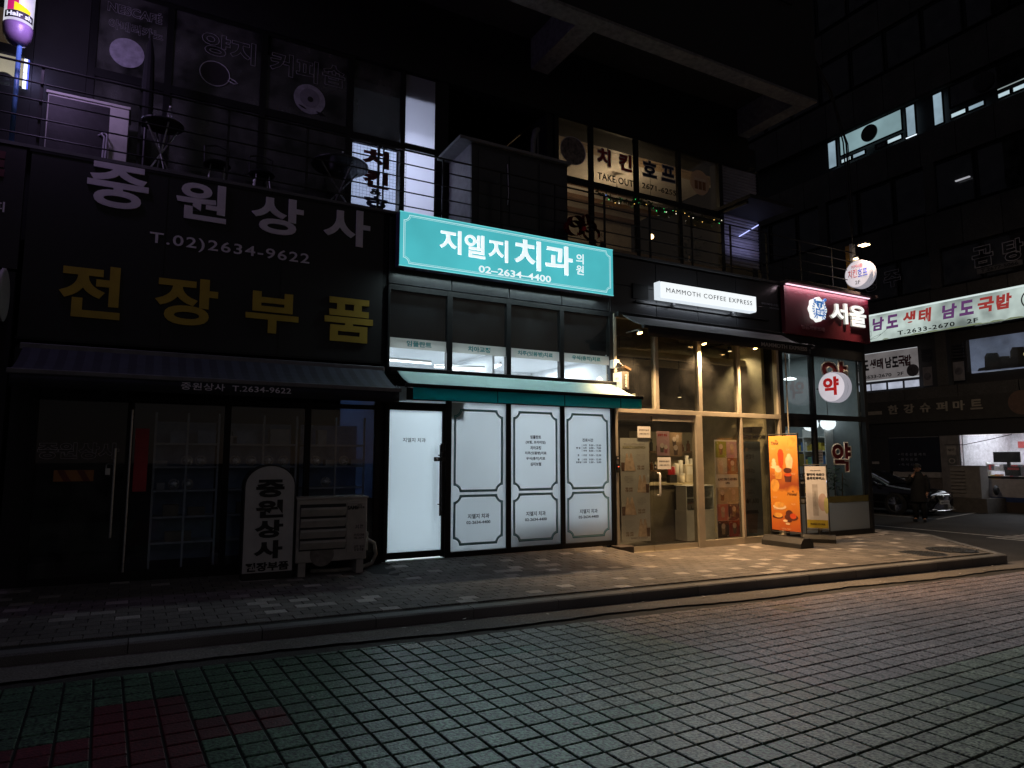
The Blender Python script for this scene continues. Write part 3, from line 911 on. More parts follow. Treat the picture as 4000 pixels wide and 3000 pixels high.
# hanging ornaments and a dim plant behind the right-hand pane
pl = thing('potted_plant', 'dim leafy plant inside the right pane of the pub windows', 'plant', (10.5, 1.6, 5.3))
lf = MB()
for k in range(90):
    a, b = random.uniform(0, 6.28), random.uniform(0.1, 0.34)
    p = Vector((10.5 + math.cos(a) * b, 1.6 + math.sin(a) * b * 0.7, 6.0 + random.uniform(-0.1, 0.5)))
    d = Vector((math.cos(a), math.sin(a), random.uniform(-0.6, 0.6))).normalized() * 0.11
    s = d.cross(Vector((0, 0, 1))).normalized() * 0.028
    lf.face([p, p + d * 0.5 + s, p + d, p + d * 0.5 - s])
lf.build('leaves', pm('leaf_dark', (0.05, 0.08, 0.035), 0.6, var=0.4), pl)
MB().tube([(10.5, 1.6, 5.5), (10.49, 1.6, 6.1)], 0.02, 6).build('stem', M_wood, pl)
MB().lathe((10.5, 1.6, 5.28), (0, 0, 1), [(0.12, 0), (0.17, 0.3), (0.15, 0.3)], 16).build('pot', M_wht, pl)

# roller shutter bay to the right of the pub and the ledge in front of it
RS = thing('roller_shutter', 'pale slatted roller shutter beside the pub windows under the beam', 'shutter', (11.8, 1.3, 5.24))
M_slat = pm('shutter_slat', (0.36, 0.35, 0.42), 0.5, var=0.12)
for k in range(32):
    z = 5.95 + k * 0.072
    MB().prism([(11.21, 1.30, z), (11.21, 1.275, z + 0.02), (11.21, 1.275, z + 0.05), (11.21, 1.30, z + 0.068)], (1.13, 0, 0)).build('slat', M_slat, RS)
bx('guide_rail', 11.17, 11.21, 1.24, 1.33, 5.24, 8.3, M_blackalu, RS)
bx('guide_rail', 12.34, 12.38, 1.24, 1.33, 5.24, 8.3, M_blackalu, RS)
lamp('shutter_glow', 'AREA', (11.75, 0.95, 6.25), 1.2, (0.55, 0.55, 1.0), 0.8, 0.15, (0, 0.6, 1), RS)
LG = thing('canopy_ledge', 'dark flat ledge jutting out in front of the pale roller shutter', 'ledge', (11, 0.8, 7.1))
bx('slab', 10.95, 12.3, 0.25, 1.2, 7.06, 7.14, M_darkwall, LG)
bx('bracket', 11.0, 11.05, 0.4, 1.2, 6.98, 7.057, M_blackalu, LG)

# LED bar under the shutter
LB = thing('blue_light_bar', 'short blue-white light bar glowing below the roller shutter', 'lamp', (11.9, 1.15, 6.6))
MB().tube([(11.62, 1.2, 6.60), (12.26, 1.2, 6.98)], 0.012, 6).build('tube', em('cool_led', (0.45, 0.5, 1.0), 1.6), LB)

# ------------------------------------------------------------------ balcony railing
RL = thing('balcony_railing', 'thin black metal railing along the edge of the second-floor balcony', 'railing', (6, -0.05, 5.24))
M_rail = pm('rail_black', (0.010, 0.010, 0.011), 0.5)
for z in (6.23, 6.015, 5.80, 5.58, 5.36):
    MB().tube([(-3.0, -0.0, z), (14.05, -0.0, z)], 0.014 if z > 6.1 else 0.010, 6).build('rail', M_rail, RL)
x = -2.26
while x < 14.1:
    bx('post', x - 0.014, x + 0.014, 0.013, 0.043, 5.24, 6.24, M_rail, RL); x += 1.028
mesh_ = MB()
for k in range(22): mesh_.tube([(2.25 + k * 0.05, 0.01, 5.36), (2.25 + k * 0.05, 0.01, 6.2)], 0.0018, 3, cap=False)
for k in range(17): mesh_.tube([(2.25, 0.01, 5.38 + k * 0.05), (3.3, 0.01, 5.38 + k * 0.05)], 0.0018, 3, cap=False)
mesh_.build('wire_mesh', M_rail, RL, kind='stuff')

# ------------------------------------------------------------------ things on the balcony
AC = thing('outdoor_air_conditioner', 'large air conditioner on the balcony, lit violet by the barber pole', 'air conditioner', (-0.8, 0.75, 5.24))
M_acw = pm('ac_cream', (0.55, 0.53, 0.50), 0.55, var=0.15, scale=4)
bx('body', -1.24, -0.35, 0.6, 1.05, 5.42, 6.2, M_acw, AC, bevel=0.01)
bx('top_cover', -1.26, -0.33, 0.585, 1.06, 6.203, 6.24, M_acw, AC, bevel=0.006)
bx('service_panel', -0.56, -0.345, 0.590, 0.598, 5.44, 6.19, M_acw, AC, bevel=0.004)
bx('grille_back', -1.225, -0.565, 0.592, 0.5985, 5.455, 6.175, M_black, AC)
fin = MB()
for k in range(56): fin.box(-1.22 + k * 0.0117, -1.217 + k * 0.0117, 0.582, 0.591, 5.46, 6.17)
fin.build('fin_grille', pm('ac_fin', (0.12, 0.11, 0.12), 0.6), AC, kind='stuff')
for k in range(2):
    bx('foot', -1.18 + k * 0.68, -1.08 + k * 0.68, 0.62, 1.0, 5.24, 5.415, M_black, AC)
MB().tube([(-0.58, 0.5, 5.3), (-0.57, 0.5, 5.75), (-0.6, 0.53, 5.8), (-0.64, 0.59, 5.8)], 0.012, 6).tube([(-0.61, 0.5, 5.3), (-0.6, 0.5, 5.72), (-0.63, 0.53, 5.77), (-0.67, 0.59, 5.77)], 0.012, 6).build('pipe', M_line, AC)
PA = thing('closed_parasol', 'dark furled parasol standing upright before the coffee lounge', 'parasol', (-0.15, 0.55, 5.24))
MB().tube([(-0.15, 0.55, 5.3), (-0.15, 0.55, 7.3)], 0.02, 8).build('pole', M_black, PA)
MB().lathe((-0.15, 0.55, 6.0), (0, 0, 1), [(0.05, 0), (0.085, 0.1), (0.075, 0.6), (0.06, 1.0), (0.03, 1.18), (0.01, 1.25)], 12).build('canopy', pm('parasol_cloth', (0.010, 0.010, 0.012), 0.9, var=0.3), PA)
MB().lathe((-0.15, 0.55, 5.24), (0, 0, 1), [(0.22, 0), (0.22, 0.05), (0.05, 0.09)], 20).build('base', M_black, PA)
def cafe_table(x, y, r, label, zt=5.98, steel=True):
    t = thing('cafe_table', label, 'table', (x, y, 5.24), 'round tables on the balcony')
    MB().lathe((x, y, zt - 0.03), (0, 0, 1), [(r - 0.01, 0), (r, 0.01), (r, 0.025), (r - 0.01, 0.03)], 32).build('table_top', pm('table_dark', (0.03, 0.03, 0.034), 0.35), t)
    for a in (20, 110, 200, 290):
        c, s = math.cos(R(a)), math.sin(R(a))
        MB().tube([(x + 0.30 * c * r / 0.4, y + 0.3 * s * r / 0.4, zt - 0.035), (x - 0.26 * c * r / 0.4, y - 0.26 * s * r / 0.4, 5.245)], 0.011, 6).build('leg', M_steel, t)
    return t
cafe_table(0.05, 0.32, 0.26, 'small round balcony table with bright steel legs beside the furled parasol')
cafe_table(2.42, 0.45, 0.42, 'wide round dark balcony table before the lit stair window')
def bottle(x, y, z, label):
    t = thing('water_bottle', label, 'bottle', (x, y, z), 'clear bottles on the balcony tables')
    MB().lathe((x, y, z), (0, 0, 1), [(0.035, 0), (0.038, 0.05), (0.035, 0.1), (0.038, 0.16), (0.034, 0.22), (0.014, 0.28)], 14).build('body', glass('bottle_plastic', (0.75, 0.77, 0.8), 0.1, 0.12), t, smooth=True)
    MB().cyl((x, y, z + 0.281), (0, 0, 1), 0.015, 0.02, 10).build('cap', M_wht, t)
bottle(0.13, 0.4, 5.985, 'clear plastic bottle standing on the small steel-legged balcony table')
bottle(2.50, 0.62, 5.985, 'clear plastic bottle standing on the wide dark balcony table')
def stool(x, y, label):
    t = thing('bar_chair', label, 'chair', (x, y, 5.24), 'chairs on the balcony')
    MB().lathe((x, y, 5.66), (0, 0, 1), [(0.16, 0), (0.18, 0.02), (0.16, 0.05)], 20).build('seat', M_black, t)
    for a in (45, 135, 225, 315):
        c, s = math.cos(R(a)), math.sin(R(a))
        MB().tube([(x + 0.12 * c, y + 0.12 * s, 5.66), (x + 0.18 * c, y + 0.18 * s, 5.245)], 0.01, 6).build('leg', M_steel, t)
    MB().tube([(x - 0.15, y + 0.14, 5.68), (x - 0.16, y + 0.16, 6.0), (x, y + 0.2, 6.06), (x + 0.16, y + 0.16, 6.0), (x + 0.15, y + 0.14, 5.68)], 0.012, 8).build('backrest', M_black, t)
stool(0.75, 0.62, 'dark balcony chair with a bent tube back below the outlined lettering')
stool(1.35, 0.66, 'dark balcony chair next to the bent tube one, nearer the wide table')
# red bow with tinsel tied to the railing above the turquoise sign
BW = thing('ribbon_bow', 'dark red foil ribbon bow tied on the railing above the turquoise sign', 'bow', (6.42, -0.1, 5.4))
M_foil = pm('red_foil', (0.30, 0.012, 0.02), 0.22, 0.7, var=0.4, scale=14)
def loop(mb, cx, cz, sx, sz, tw):
    P = []
    for k in range(17):
        a = k / 16 * 2 * math.pi
        P.append((cx + sx * (0.5 - 0.5 * math.cos(a)), cz + sz * math.sin(a)))
    for i in range(16):
        a, b = P[i], P[i + 1]
        mb.face([(a[0], -0.16, a[1]), (b[0], -0.16, b[1]), (b[0] + tw * 0.1, -0.04, b[1] + 0.02), (a[0] + tw * 0.1, -0.04, a[1] + 0.02)])
lp = MB()
for sx, sz, cz in ((-0.32, 0.13, 5.5), (0.33, 0.12, 5.46), (-0.25, 0.1, 5.62), (0.26, 0.1, 5.58), (0.12, 0.1, 5.68)): loop(lp, 6.43, cz - 0.02, sx, sz, sx)
lp.build('loops', M_foil, BW)
MB().lathe((6.43, -0.17, 5.5), (0, 1, 0), [(0.03, 0), (0.055, 0.03), (0.055, 0.09), (0.03, 0.13)], 12).build('knot', M_foil, BW)
tl = MB()
for k in range(26):
    a = random.uniform(-0.36, 0.4)
    p = Vector((6.43 + a, -0.14, 5.44 + random.uniform(-0.07, 0.05)))
    d = Vector((random.uniform(-0.05, 0.05), random.uniform(-0.05, 0.02), random.uniform(-0.07, 0.03)))
    tl.face([p, p + Vector((0.012, 0, 0)), p + d + Vector((0.012, 0, 0.004)), p + d])
tl.build('tails', M_foil, BW)
for lx in (6.80, 6.98): 
    t = thing('toy_ornament', 'small brown stuffed ornament ' + ('beside the red bow' if lx < 6.9 else 'further along from the red bow') + ' on the coping', 'ornament', (lx, 0.1, 5.24), 'ornaments on the coping')
    M_toy = pm('toy_brown', (0.10, 0.07, 0.05), 0.95, var=0.5, scale=30)
    MB().lathe((lx, 0.1, 5.24), (0, 0, 1), [(0.03, 0), (0.065, 0.04), (0.06, 0.09), (0.03, 0.12)], 12).build('body', M_toy, t, smooth=True)
    MB().lathe((lx, 0.085, 5.345), (0, 0, 1), [(0.015, 0), (0.045, 0.03), (0.045, 0.055), (0.01, 0.085)], 12).build('head', M_toy, t, smooth=True)
    for s in (-1, 1): MB().lathe((lx + s * 0.035, 0.085, 5.415), (0, 0, 1), [(0.005, 0), (0.018, 0.012), (0.005, 0.026)], 8).build('ear', M_toy, t)

# ================================================================== LEFT: AUTO PARTS SHOP (dark)
M_flex = pm('black_flex_face', (0.006, 0.006, 0.007), 0.55, var=0.2, scale=2)
M_letlav = pm('letter_white', (0.74, 0.68, 0.78), 0.6, var=0.12, scale=5)
M_letyel = pm('letter_mustard', (0.50, 0.34, 0.035), 0.6, var=0.12, scale=5)
S = thing('shop_sign', 'big unlit black signboard with white and mustard Korean letters', 'sign', (0.9, 0, 2.95))
bx('sign_face', -1.27, 2.965, -0.02, 0.05, 2.96, 5.19, M_flex, S)
for z in (5.165, 2.955): bx('frame_rail', -1.29, 2.967, -0.028, 0.052, z, z + 0.03, M_blackalu, S)
for x in (0.15, 1.55): bx('seam', x, x + 0.006, -0.0225, -0.0205, 2.99, 5.16, M_blackalu, S)
for ch, x0, x1, z0, z1 in (('중', -0.71, -0.06, 4.62, 5.20), ('원', 0.25, 0.84, 4.63, 5.16), ('상', 1.15, 1.82, 4.60, 5.15), ('사', 2.10, 2.76, 4.60, 5.16)):
    text(ch, (x0 + x1) / 2, (z0 + z1) / 2, x1 - x0, z1 - z0 - 0.03, -0.02, M_letlav, S, name='letter', ext=0.02, bold=0.028, res=5)
text('T.02)2634-9622', 0.95, 4.32, 1.94, 0.18, -0.02, M_letlav, S, name='phone_number', ext=0.006, bold=0.012, space=1.15)
for ch, x0, x1, z0, z1 in (('전', -0.91, -0.285, 3.25, 3.91), ('장', 0.08, 0.79, 3.26, 3.89), ('부', 1.13, 1.80, 3.25, 3.82), ('품', 2.15, 2.83, 3.22, 3.86)):
    text(ch, (x0 + x1) / 2, (z0 + z1) / 2, x1 - x0, z1 - z0 - 0.02, -0.02, M_letyel, S, name='letter', ext=0.02, bold=0.030, res=5)

def awning(name, label, x0, x1, zb, yf, zf, zv, fabric, valance, bar, arm_n=2, sx0=None, sx1=None, scallop=0.0, stripes=None, group=None):
    t = thing(name, label, 'awning', ((x0 + x1) / 2, 0, zb))
    bx('roller_box', x0, x1, -0.16, -0.04, zb - 0.05, zb + 0.03, bar, t, bevel=0.01)
    n = 48
    mb = MB()
    a0, a1 = sx0 if sx0 is not None else x0 + 0.03, sx1 if sx1 is not None else x1 - 0.03
    rows = 6
    def P(i, j):
        u, v = i / n, j / rows
        sag = -0.035 * math.sin(v * math.pi) * (1 + 0.25 * math.sin(u * 19))
        return (a0 + (a1 - a0) * u, -0.15 + (yf + 0.15) * v, zb - 0.02 + (zf - zb + 0.02) * v + sag)
    for i in range(n):
        for j in range(rows):
            mb.face([P(i, j + 1), P(i + 1, j + 1), P(i + 1, j), P(i, j)], 1 if stripes and i % 2 else 0)
    fb = mb.build('fabric', [fabric, stripes] if stripes else fabric, t, smooth=not stripes, weld=True)
    so_ = fb.modifiers.new('thick', 'SOLIDIFY'); so_.thickness = 0.004
    bx('front_bar', x0, x1, yf - 0.035, yf + 0.035, zf - 0.045, zf + 0.01, bar, t, bevel=0.01)
    vb = MB()
    for i in range(n):
        w = lambda k: yf - 0.02 + 0.012 * math.sin(k * 0.9)
        xa, xb = a0 + (a1 - a0) * i / n, a0 + (a1 - a0) * (i + 1) / n
        vb.face([(xa, w(i), zv), (xb, w(i + 1), zv), (xb, yf - 0.03, zf - 0.04), (xa, yf - 0.03, zf - 0.04)])
    vv = vb.build('valance', valance, t, smooth=True, weld=True)
    so_ = vv.modifiers.new('thick', 'SOLIDIFY'); so_.thickness = 0.003
    for k in range(arm_n):
        xa = x0 + 0.35 + k * (x1 - x0 - 0.7) / max(1, arm_n - 1)
        MB().tube([(xa, -0.1, zb - 0.08), (xa + 0.45, yf * 0.5, (zb + zf) / 2 - 0.12), (xa + 0.05, yf + 0.03, zf - 0.03)], 0.018, 6).build('folding_arm', M_blackalu, t)
    return t
M_navyf = pm('navy_awning', (0.018, 0.020, 0.032), 0.85, var=0.3, scale=5)
M_navyf2 = pm('navy_awning_stripe', (0.032, 0.036, 0.055), 0.85, var=0.3, scale=5)
M_navyv = pm('navy_valance', (0.016, 0.018, 0.026), 0.9, var=0.3)
A1 = awning('striped_awning', 'dark navy striped awning with a pale front bar above the auto parts shop', -1.22, 2.98, 2.87, -0.85, 2.52, 2.34, M_navyf, M_navyv, pm('awning_bar', (0.16, 0.155, 0.17), 0.5, 0.3), stripes=M_navyf2)
text('중원상사  T.2634-9622', 0.98, 2.425, 1.2, 0.085, -0.885, M_letlav, A1, ext=0.001, bold=0.012, space=1.05)

AS = thing('auto_parts_shopfront', 'dark closed glass shopfront of the auto parts store', 'shopfront', (0.9, 0, 0.18))
M_glleft = glass('shop_glass_dark', (0.90, 0.93, 0.96), 0.01, 0.012)
for x in (-1.05, -0.10, 0.98, 1.98, 2.94):
    bx('post', x - 0.035, x + 0.035, -0.03, 0.05, 0.16, 2.86, M_blackalu, AS)
for a, b in ((-0.065, 0.945), (1.015, 1.945), (2.015, 2.905)):
    bx('transom', a, b, -0.025, 0.045, 2.30, 2.36, M_blackalu, AS)
    bx('sill', a, b, -0.028, 0.048, 0.16, 0.30, M_blackalu, AS)
    bx('pane', a, b, 0.0, 0.006, 0.30, 2.30, M_glleft, AS)
    bx('pane', a, b, 0.0, 0.006, 2.36, 2.84, M_glleft, AS)
bx('side_wall', -1.28, -1.085, -0.02, 0.06, 0.16, 2.86, M_darkwall, AS)
bx('back_wall', -1.28, 2.96, 2.4, 2.5, 0.1, 4.94, pm('store_wall', (0.015, 0.016, 0.019), 0.9), AS)
bx('shop_floor', -1.28, 2.96, 0.06, 2.4, 0.12, 0.155, M_floor, AS)
bx('ceiling', -1.28, 2.96, 0.06, 2.4, 2.85, 2.9, M_coffer, AS)
dr = MB().box(-1.015, -0.135, -0.005, 0.02, 0.2, 2.82).build('door', M_glassdk, AS)
bx('rail', -1.013, -0.137, -0.012, 0.03, 0.17, 0.28, M_blackalu, dr)
text('중원상사', -0.60, 1.70, 0.80, 0.19, -0.006, M_line, dr, ext=0, outline=0.010, bold=0.04, name='outline_lettering')
bx('warning_strip', -0.83, -0.44, -0.010, -0.006, 1.35, 1.48, pm('orange_strip', (0.32, 0.13, 0.03), 0.5, var=0.2), dr)
sb = MB()
for k in range(2):
    a = -0.80 + k * 0.19
    sb.face([(a, -0.0115, 1.478), (a + 0.07, -0.0115, 1.478), (a + 0.14, -0.0115, 1.352), (a + 0.07, -0.0115, 1.352)])
sb.build('warning_stripe', pm('dark_red_stripe', (0.13, 0.018, 0.012), 0.5), dr)
hd = MB(); hd.tube([(-0.235, -0.09, 0.70), (-0.235, -0.09, 1.73)], 0.014, 8)
for z in (0.85, 1.58): hd.tube([(-0.235, -0.09, z), (-0.235, -0.01, z)], 0.009, 6)
hd.build('handle', M_steel, dr)
hd = MB(); hd.tube([(-0.085, -0.075, 0.30), (-0.085, -0.075, 2.19)], 0.013, 8)
for z in (0.5, 1.9): hd.tube([(-0.085, -0.075, z), (-0.085, -0.035, z)], 0.008, 6)
hd.build('pull_bar', M_steel, AS)
lk = thing('padlock', 'small hanging padlock on the dark glass door handle', 'padlock', (-0.3, -0.1, 1.4))
bx('lock_body', -0.325, -0.275, -0.11, -0.085, 1.42, 1.50, M_steel, lk, bevel=0.004)
MB().tube([(-0.318, -0.098, 1.50), (-0.318, -0.098, 1.535), (-0.30, -0.098, 1.55), (-0.25, -0.098, 1.545)], 0.005, 6).build('shackle', M_steel, lk)
RP = tag(bx('red_panel', -0.04, 0.105, -0.012, -0.004, 1.22, 1.97, pm('red_panel', (0.42, 0.03, 0.045), 0.5, var=0.15), None), 'tall narrow red panel on the glass beside the dark shop door', 'panel')
# shelving with stock behind the dark glass
SHELF_Z = (0.55, 0.87, 1.20, 1.50, 1.80)
M_shelf = pm('shelf_grey', (0.55, 0.58, 0.62), 0.55, var=0.2)
M_shelfb = pm('shelf_back', (0.34, 0.42, 0.56), 0.8, var=0.2)
for n_, (x0, x1) in enumerate(((0.18, 0.92), (1.05, 1.92), (2.05, 2.88))):
    t = thing('display_shelf', 'grey stock shelves behind the ' + ('first pane beside the red panel' , 'middle pane behind the arched sign', 'last pane above the air conditioner')[n_], 'shelf', ((x0 + x1) / 2, 0.6, 0.16), 'stock shelves in the auto parts shop')
    for x in (x0, (x0 + x1) / 2, x1): bx('upright', x - 0.012, x + 0.012, 0.40, 0.43, 0.16, 2.2, M_shelf, t)
    for z in SHELF_Z: bx('shelf_board', x0, x1, 0.435, 0.8, z - 0.012, z + 0.012, M_shelf, t)
    bx('back_panel', x0, x1, 0.81, 0.83, 0.3, 2.1, M_shelfb, t)
PANES = ('pane beside the red panel', 'pane behind the arched sign', 'pane above the condenser')
LEVELS = ('bottom shelf', 'fourth shelf', 'middle shelf', 'second shelf', 'top shelf')
M_lens = pm('lamp_lens', (0.55, 0.56, 0.58), 0.25, 0.5, var=0.5, scale=40)
def stock_label(kind, x, lev, rows):
    pane = 0 if x < 0.98 else 1 if x < 1.98 else 2
    mates = sorted(q[0] for q in rows if q[1] == lev and (0 if q[0] < 0.98 else 1 if q[0] < 1.98 else 2) == pane)
    k = mates.index(x); n = len(mates)
    pos = '' if n == 1 else ('leftmost ', 'rightmost ')[k] if n == 2 else ('leftmost ', 'middle ', 'rightmost ')[k] if n == 3 else ('leftmost ', 'second ', 'third ', 'rightmost ')[k]
    return pos + kind + ' on the ' + LEVELS[lev] + ' behind the ' + PANES[pane]
rows = [(0.42, 2), (0.58, 2), (0.72, 3), (0.56, 3), (1.14, 3), (1.34, 3), (1.56, 3), (1.76, 3), (2.2, 3), (2.6, 3), (1.78, 2), (2.35, 2)]
for x, lev in rows:
    z = SHELF_Z[lev] + 0.083
    t = thing('vehicle_lamp', stock_label('chrome lamp', x, lev, rows), 'vehicle lamp', (x, 0.42, z), 'round vehicle lamps on the stock shelves')
    MB().lathe((x, 0.46, z), (0, -1, 0), [(0.055, -0.04), (0.065, 0.0), (0.058, 0.012), (0.02, 0.022)], 18).build('lens', M_lens, t, smooth=True)
    MB().lathe((x, 0.48, z), (0, -1, 0), [(0.03, -0.02), (0.07, 0.01), (0.07, 0.03), (0.062, 0.03)], 18).build('bezel', M_steel, t, smooth=True)
M_carton = pm('carton', (0.26, 0.22, 0.17), 0.8, var=0.3)
M_carton2 = pm('carton_white', (0.5, 0.52, 0.55), 0.7, var=0.2)
boxes = [(0.26, 3, 0.14, 0.07, 1), (0.27, 2, 0.09, 0.09, 1), (0.45, 4, 0.2, 0.15, 2), (0.78, 4, 0.22, 0.16, 2), (1.25, 4, 0.3, 0.16, 2), (1.7, 4, 0.25, 0.2, 1), (2.28, 4, 0.12, 0.2, 1), (2.42, 3, 0.16, 0.08, 1), (2.78, 3, 0.15, 0.09, 2), (0.40, 1, 0.18, 0.14, 0), (0.7, 1, 0.2, 0.1, 0), (1.3, 1, 0.22, 0.15, 0), (2.6, 1, 0.25, 0.2, 0), (0.5, 0, 0.3, 0.12, 0), (1.1, 4, 0.1, 0.1, 1)]
brow = [(b[0], b[1]) for b in boxes]
for x, lev, w, h, m in boxes:
    z = SHELF_Z[lev] + 0.013
    t = thing('stock_box', stock_label(('brown carton', 'pale carton', 'blue-grey carton')[m], x, lev, brow), 'box', (x, 0.5, z), 'cartons on the stock shelves')
    mm = (M_carton, M_carton2, M_shelfb)[m]
    bx('carton', x - w / 2, x + w / 2, 0.44, 0.6, z + 0.001, z + h, mm, t)
    bx('lid_flap', x - w / 2 - 0.003, x + w / 2 + 0.003, 0.437, 0.603, z + h * 0.8, z + h + 0.003, mm, t)

# arched light-box sign on the pavement
AR = thing('arched_sign', 'arched white standing sign with black Korean letters on the pavement', 'sign', (1.43, -0.5, 0.165))
def arch_pts(x0, x1, z0, zs, y, n=18):
    cx, r = (x0 + x1) / 2, (x1 - x0) / 2
    return [(x0, y, z0), (x1, y, z0)] + [(cx + r * math.cos(math.pi * k / n), y, zs + r * 0.86 * math.sin(math.pi * k / n)) for k in range(n + 1)]
MB().prism(arch_pts(1.135, 1.735, 0.24, 1.28, -0.575), (0, 0.24, 0)).build('case', M_black, AR)
MB().prism(arch_pts(1.15, 1.72, 0.255, 1.275, -0.582), (0, 0.006, 0)).build('face_panel', pm('sign_white', (0.50, 0.49, 0.485), 0.5, var=0.12), AR)
bx('base', 1.15, 1.72, -0.56, -0.35, 0.165, 0.239, M_black, AR)
for ch, zc, w in (('중', 1.25, 0.33), ('원', 1.005, 0.32), ('상', 0.765, 0.33), ('사', 0.52, 0.33)):
    text(ch, 1.435, zc, w, 0.215, -0.583, M_ink, AR, name='letter', ext=0.002, bold=0.05)
text('전장부품', 1.43, 0.322, 0.50, 0.105, -0.583, M_ink, AR, ext=0.002, bold=0.04)

# louvred air-conditioner condenser on the pavement
CU = thing('condenser_unit', 'cream louvred condenser unit on feet beside the arched sign', 'air conditioner', (2.2, -0.4, 0.155))
M_cu = pm('condenser_cream', (0.40, 0.375, 0.34), 0.55, var=0.2, scale=4)
bx('body', 1.76, 2.655, -0.56, -0.22, 0.325, 1.10, M_cu, CU, bevel=0.012)
bx('top_cover', 1.75, 2.665, -0.575, -0.215, 1.098, 1.13, M_cu, CU, bevel=0.008)
bx('grille_recess', 1.80, 2.375, -0.566, -0.561, 0.47, 1.04, M_black, CU)
for k in range(4):
    z = 0.985 - k * 0.135
    MB().prism([(1.805, -0.565, z - 0.095), (1.805, -0.625, z - 0.01), (1.805, -0.625, z + 0.012), (1.805, -0.58, z + 0.015), (1.805, -0.565, z - 0.02)], (0.562, 0, 0)).build('louvre', pm('louvre_cream', (0.46, 0.44, 0.41), 0.5, var=0.15), CU)
sd_ = MB()
cu_x, cu_z = 2.085, 0.70
sd_.lathe((cu_x, -0.5605, 0.42), (0, -1, 0), [(0.15, 0), (0.15, 0.003)], 24)
sd_.build('stain_patch', pm('condenser_stain', (0.2, 0.18, 0.16), 0.7, var=0.4, scale=12), CU)
bx('control_panel', 2.39, 2.64, -0.57, -0.561, 0.42, 1.05, M_cu, CU, bevel=0.003)
text('SAMS', 2.46, 0.985, 0.14, 0.05, -0.571, M_ink, CU, name='maker_lettering', ext=0.001, bold=0.05)
for (z, w, h, s) in ((1.0, 0.15, 0.08, '카드\n신용대출'), (0.74, 0.13, 0.07, '신용\n카드'), (0.62, 0.16, 0.09, '카드대출\n02-2634'), (0.47, 0.16, 0.10, '급전 일수\n당일대출')):
    o = bx('sticker', 2.55 - w / 2, 2.55 + w / 2, -0.5735, -0.5715, z - h / 2, z + h / 2, pm('sticker_paper', (0.42, 0.38, 0.35), 0.6), CU)
    text(s, 2.55, z, w * 0.85, h * 0.75, -0.5737, M_ink, o, ext=0, bold=0.02)
for x in (1.80, 2.53): bx('foot', x, x + 0.09, -0.55, -0.26, 0.155, 0.323, M_cu, CU)
bx('valve_cover', 2.657, 2.70, -0.48, -0.32, 0.42, 0.66, M_cu, CU, bevel=0.006)
MB().tube([(2.70, -0.42, 0.56), (2.80, -0.42, 0.5), (2.83, -0.41, 0.36), (2.78, -0.4, 0.24), (2.6, -0.36, 0.18), (2.3, -0.34, 0.175), (2.0, -0.33, 0.19)], 0.026, 8).build('pipe', pm('pipe_wrap', (0.36, 0.34, 0.3), 0.8, var=0.3, scale=20), CU, smooth=True)

# neighbours at the far left edge
NB = thing('neighbour_sign', 'dark neighbouring shop signboard at the far left with pale Korean lettering', 'sign', (-2.2, 0, 3))
bx('sign_face', -4.2, -1.32, -0.02, 0.04, 3.75, 5.18, pm('neighbour_face', (0.018, 0.016, 0.018), 0.6, var=0.3), NB)
text('커피', -1.60, 4.45, 0.24, 0.12, -0.021, M_letlav, NB, ext=0.003, bold=0.02)
text('ㅌ', -1.66, 4.95, 0.3, 0.3, -0.021, pm('dark_red_letter', (0.10, 0.02, 0.03), 0.6), NB, name='letter', ext=0.01, bold=0.05)
NS = thing('neighbour_shopfront', 'dark shopfront at the far left edge of the row', 'shopfront', (-2.5, 0, 0.2))
bx('wall', -4.2, -1.33, -0.015, 0.1, 0.15, 3.72, M_darkwall, NS)
bx('pane', -3.9, -1.55, -0.022, -0.016, 0.5, 2.5, M_glassdk, NS)
bx('panel', -4.0, -1.5, -0.03, -0.0165, 2.95, 3.35, pm('neighbour_panel', (0.10, 0.10, 0.105), 0.7), NS)
DS = thing('projecting_disc_sign', 'unlit double-faced disc sign at the far left, seen on edge', 'sign', (-1.45, -0.3, 3.4))
M_rim = pm('disc_rim', (0.36, 0.34, 0.33), 0.55, var=0.15)
for x in (-1.52, -1.40): MB().lathe((x, -0.32, 3.38), (1, 0, 0), [(0.27, 0), (0.29, 0.008), (0.29, 0.032), (0.27, 0.04)], 36).build('rim', M_rim, DS)
MB().cyl((-1.479, -0.32, 3.38), (1, 0, 0), 0.275, 0.078, 32).build('core', M_black, DS)
MB().tube([(-1.44, -0.03, 3.38), (-1.44, -0.06, 3.38)], 0.03, 8).build('bracket', M_black, DS)

# hair salon window and barber pole, upper left
HW = thing('hair_salon_window', 'warm lit hair salon window at the upper left edge', 'window', (-2.4, 1.2, 5.24))
bx('wall', -5, -1.50, 1.16, 1.3, 5.24, 6.44, M_darkwall, HW)
M_salon = em('salon_lit_wall', (0.62, 0.52, 0.36), 0.75, var=0.15)
bx('back_wall', -5, -1.6, 2.6, 2.7, 5.24, 8.3, M_salon, HW)
bx('frame_bar', -5, -1.585, 1.17, 1.25, 6.90, 7.02, M_blackalu, HW)
bx('frame_bar', -1.585, -1.505, 1.165, 1.29, 6.44, 8.24, M_blackalu, HW)
bx('frame_bar', -5, -1.585, 1.17, 1.25, 8.16, 8.24, M_blackalu, HW)
bx('pane', -5, -1.585, 1.2, 1.206, 6.44, 6.90, M_glass, HW)
bx('pane', -5, -1.585, 1.2, 1.206, 7.02, 8.16, glass('salon_film', (0.30, 0.27, 0.24), 0.05, 0.05), HW)
for (cx, cz, r) in ((-1.78, 6.62, 0.0), ): pass
sl = MB()
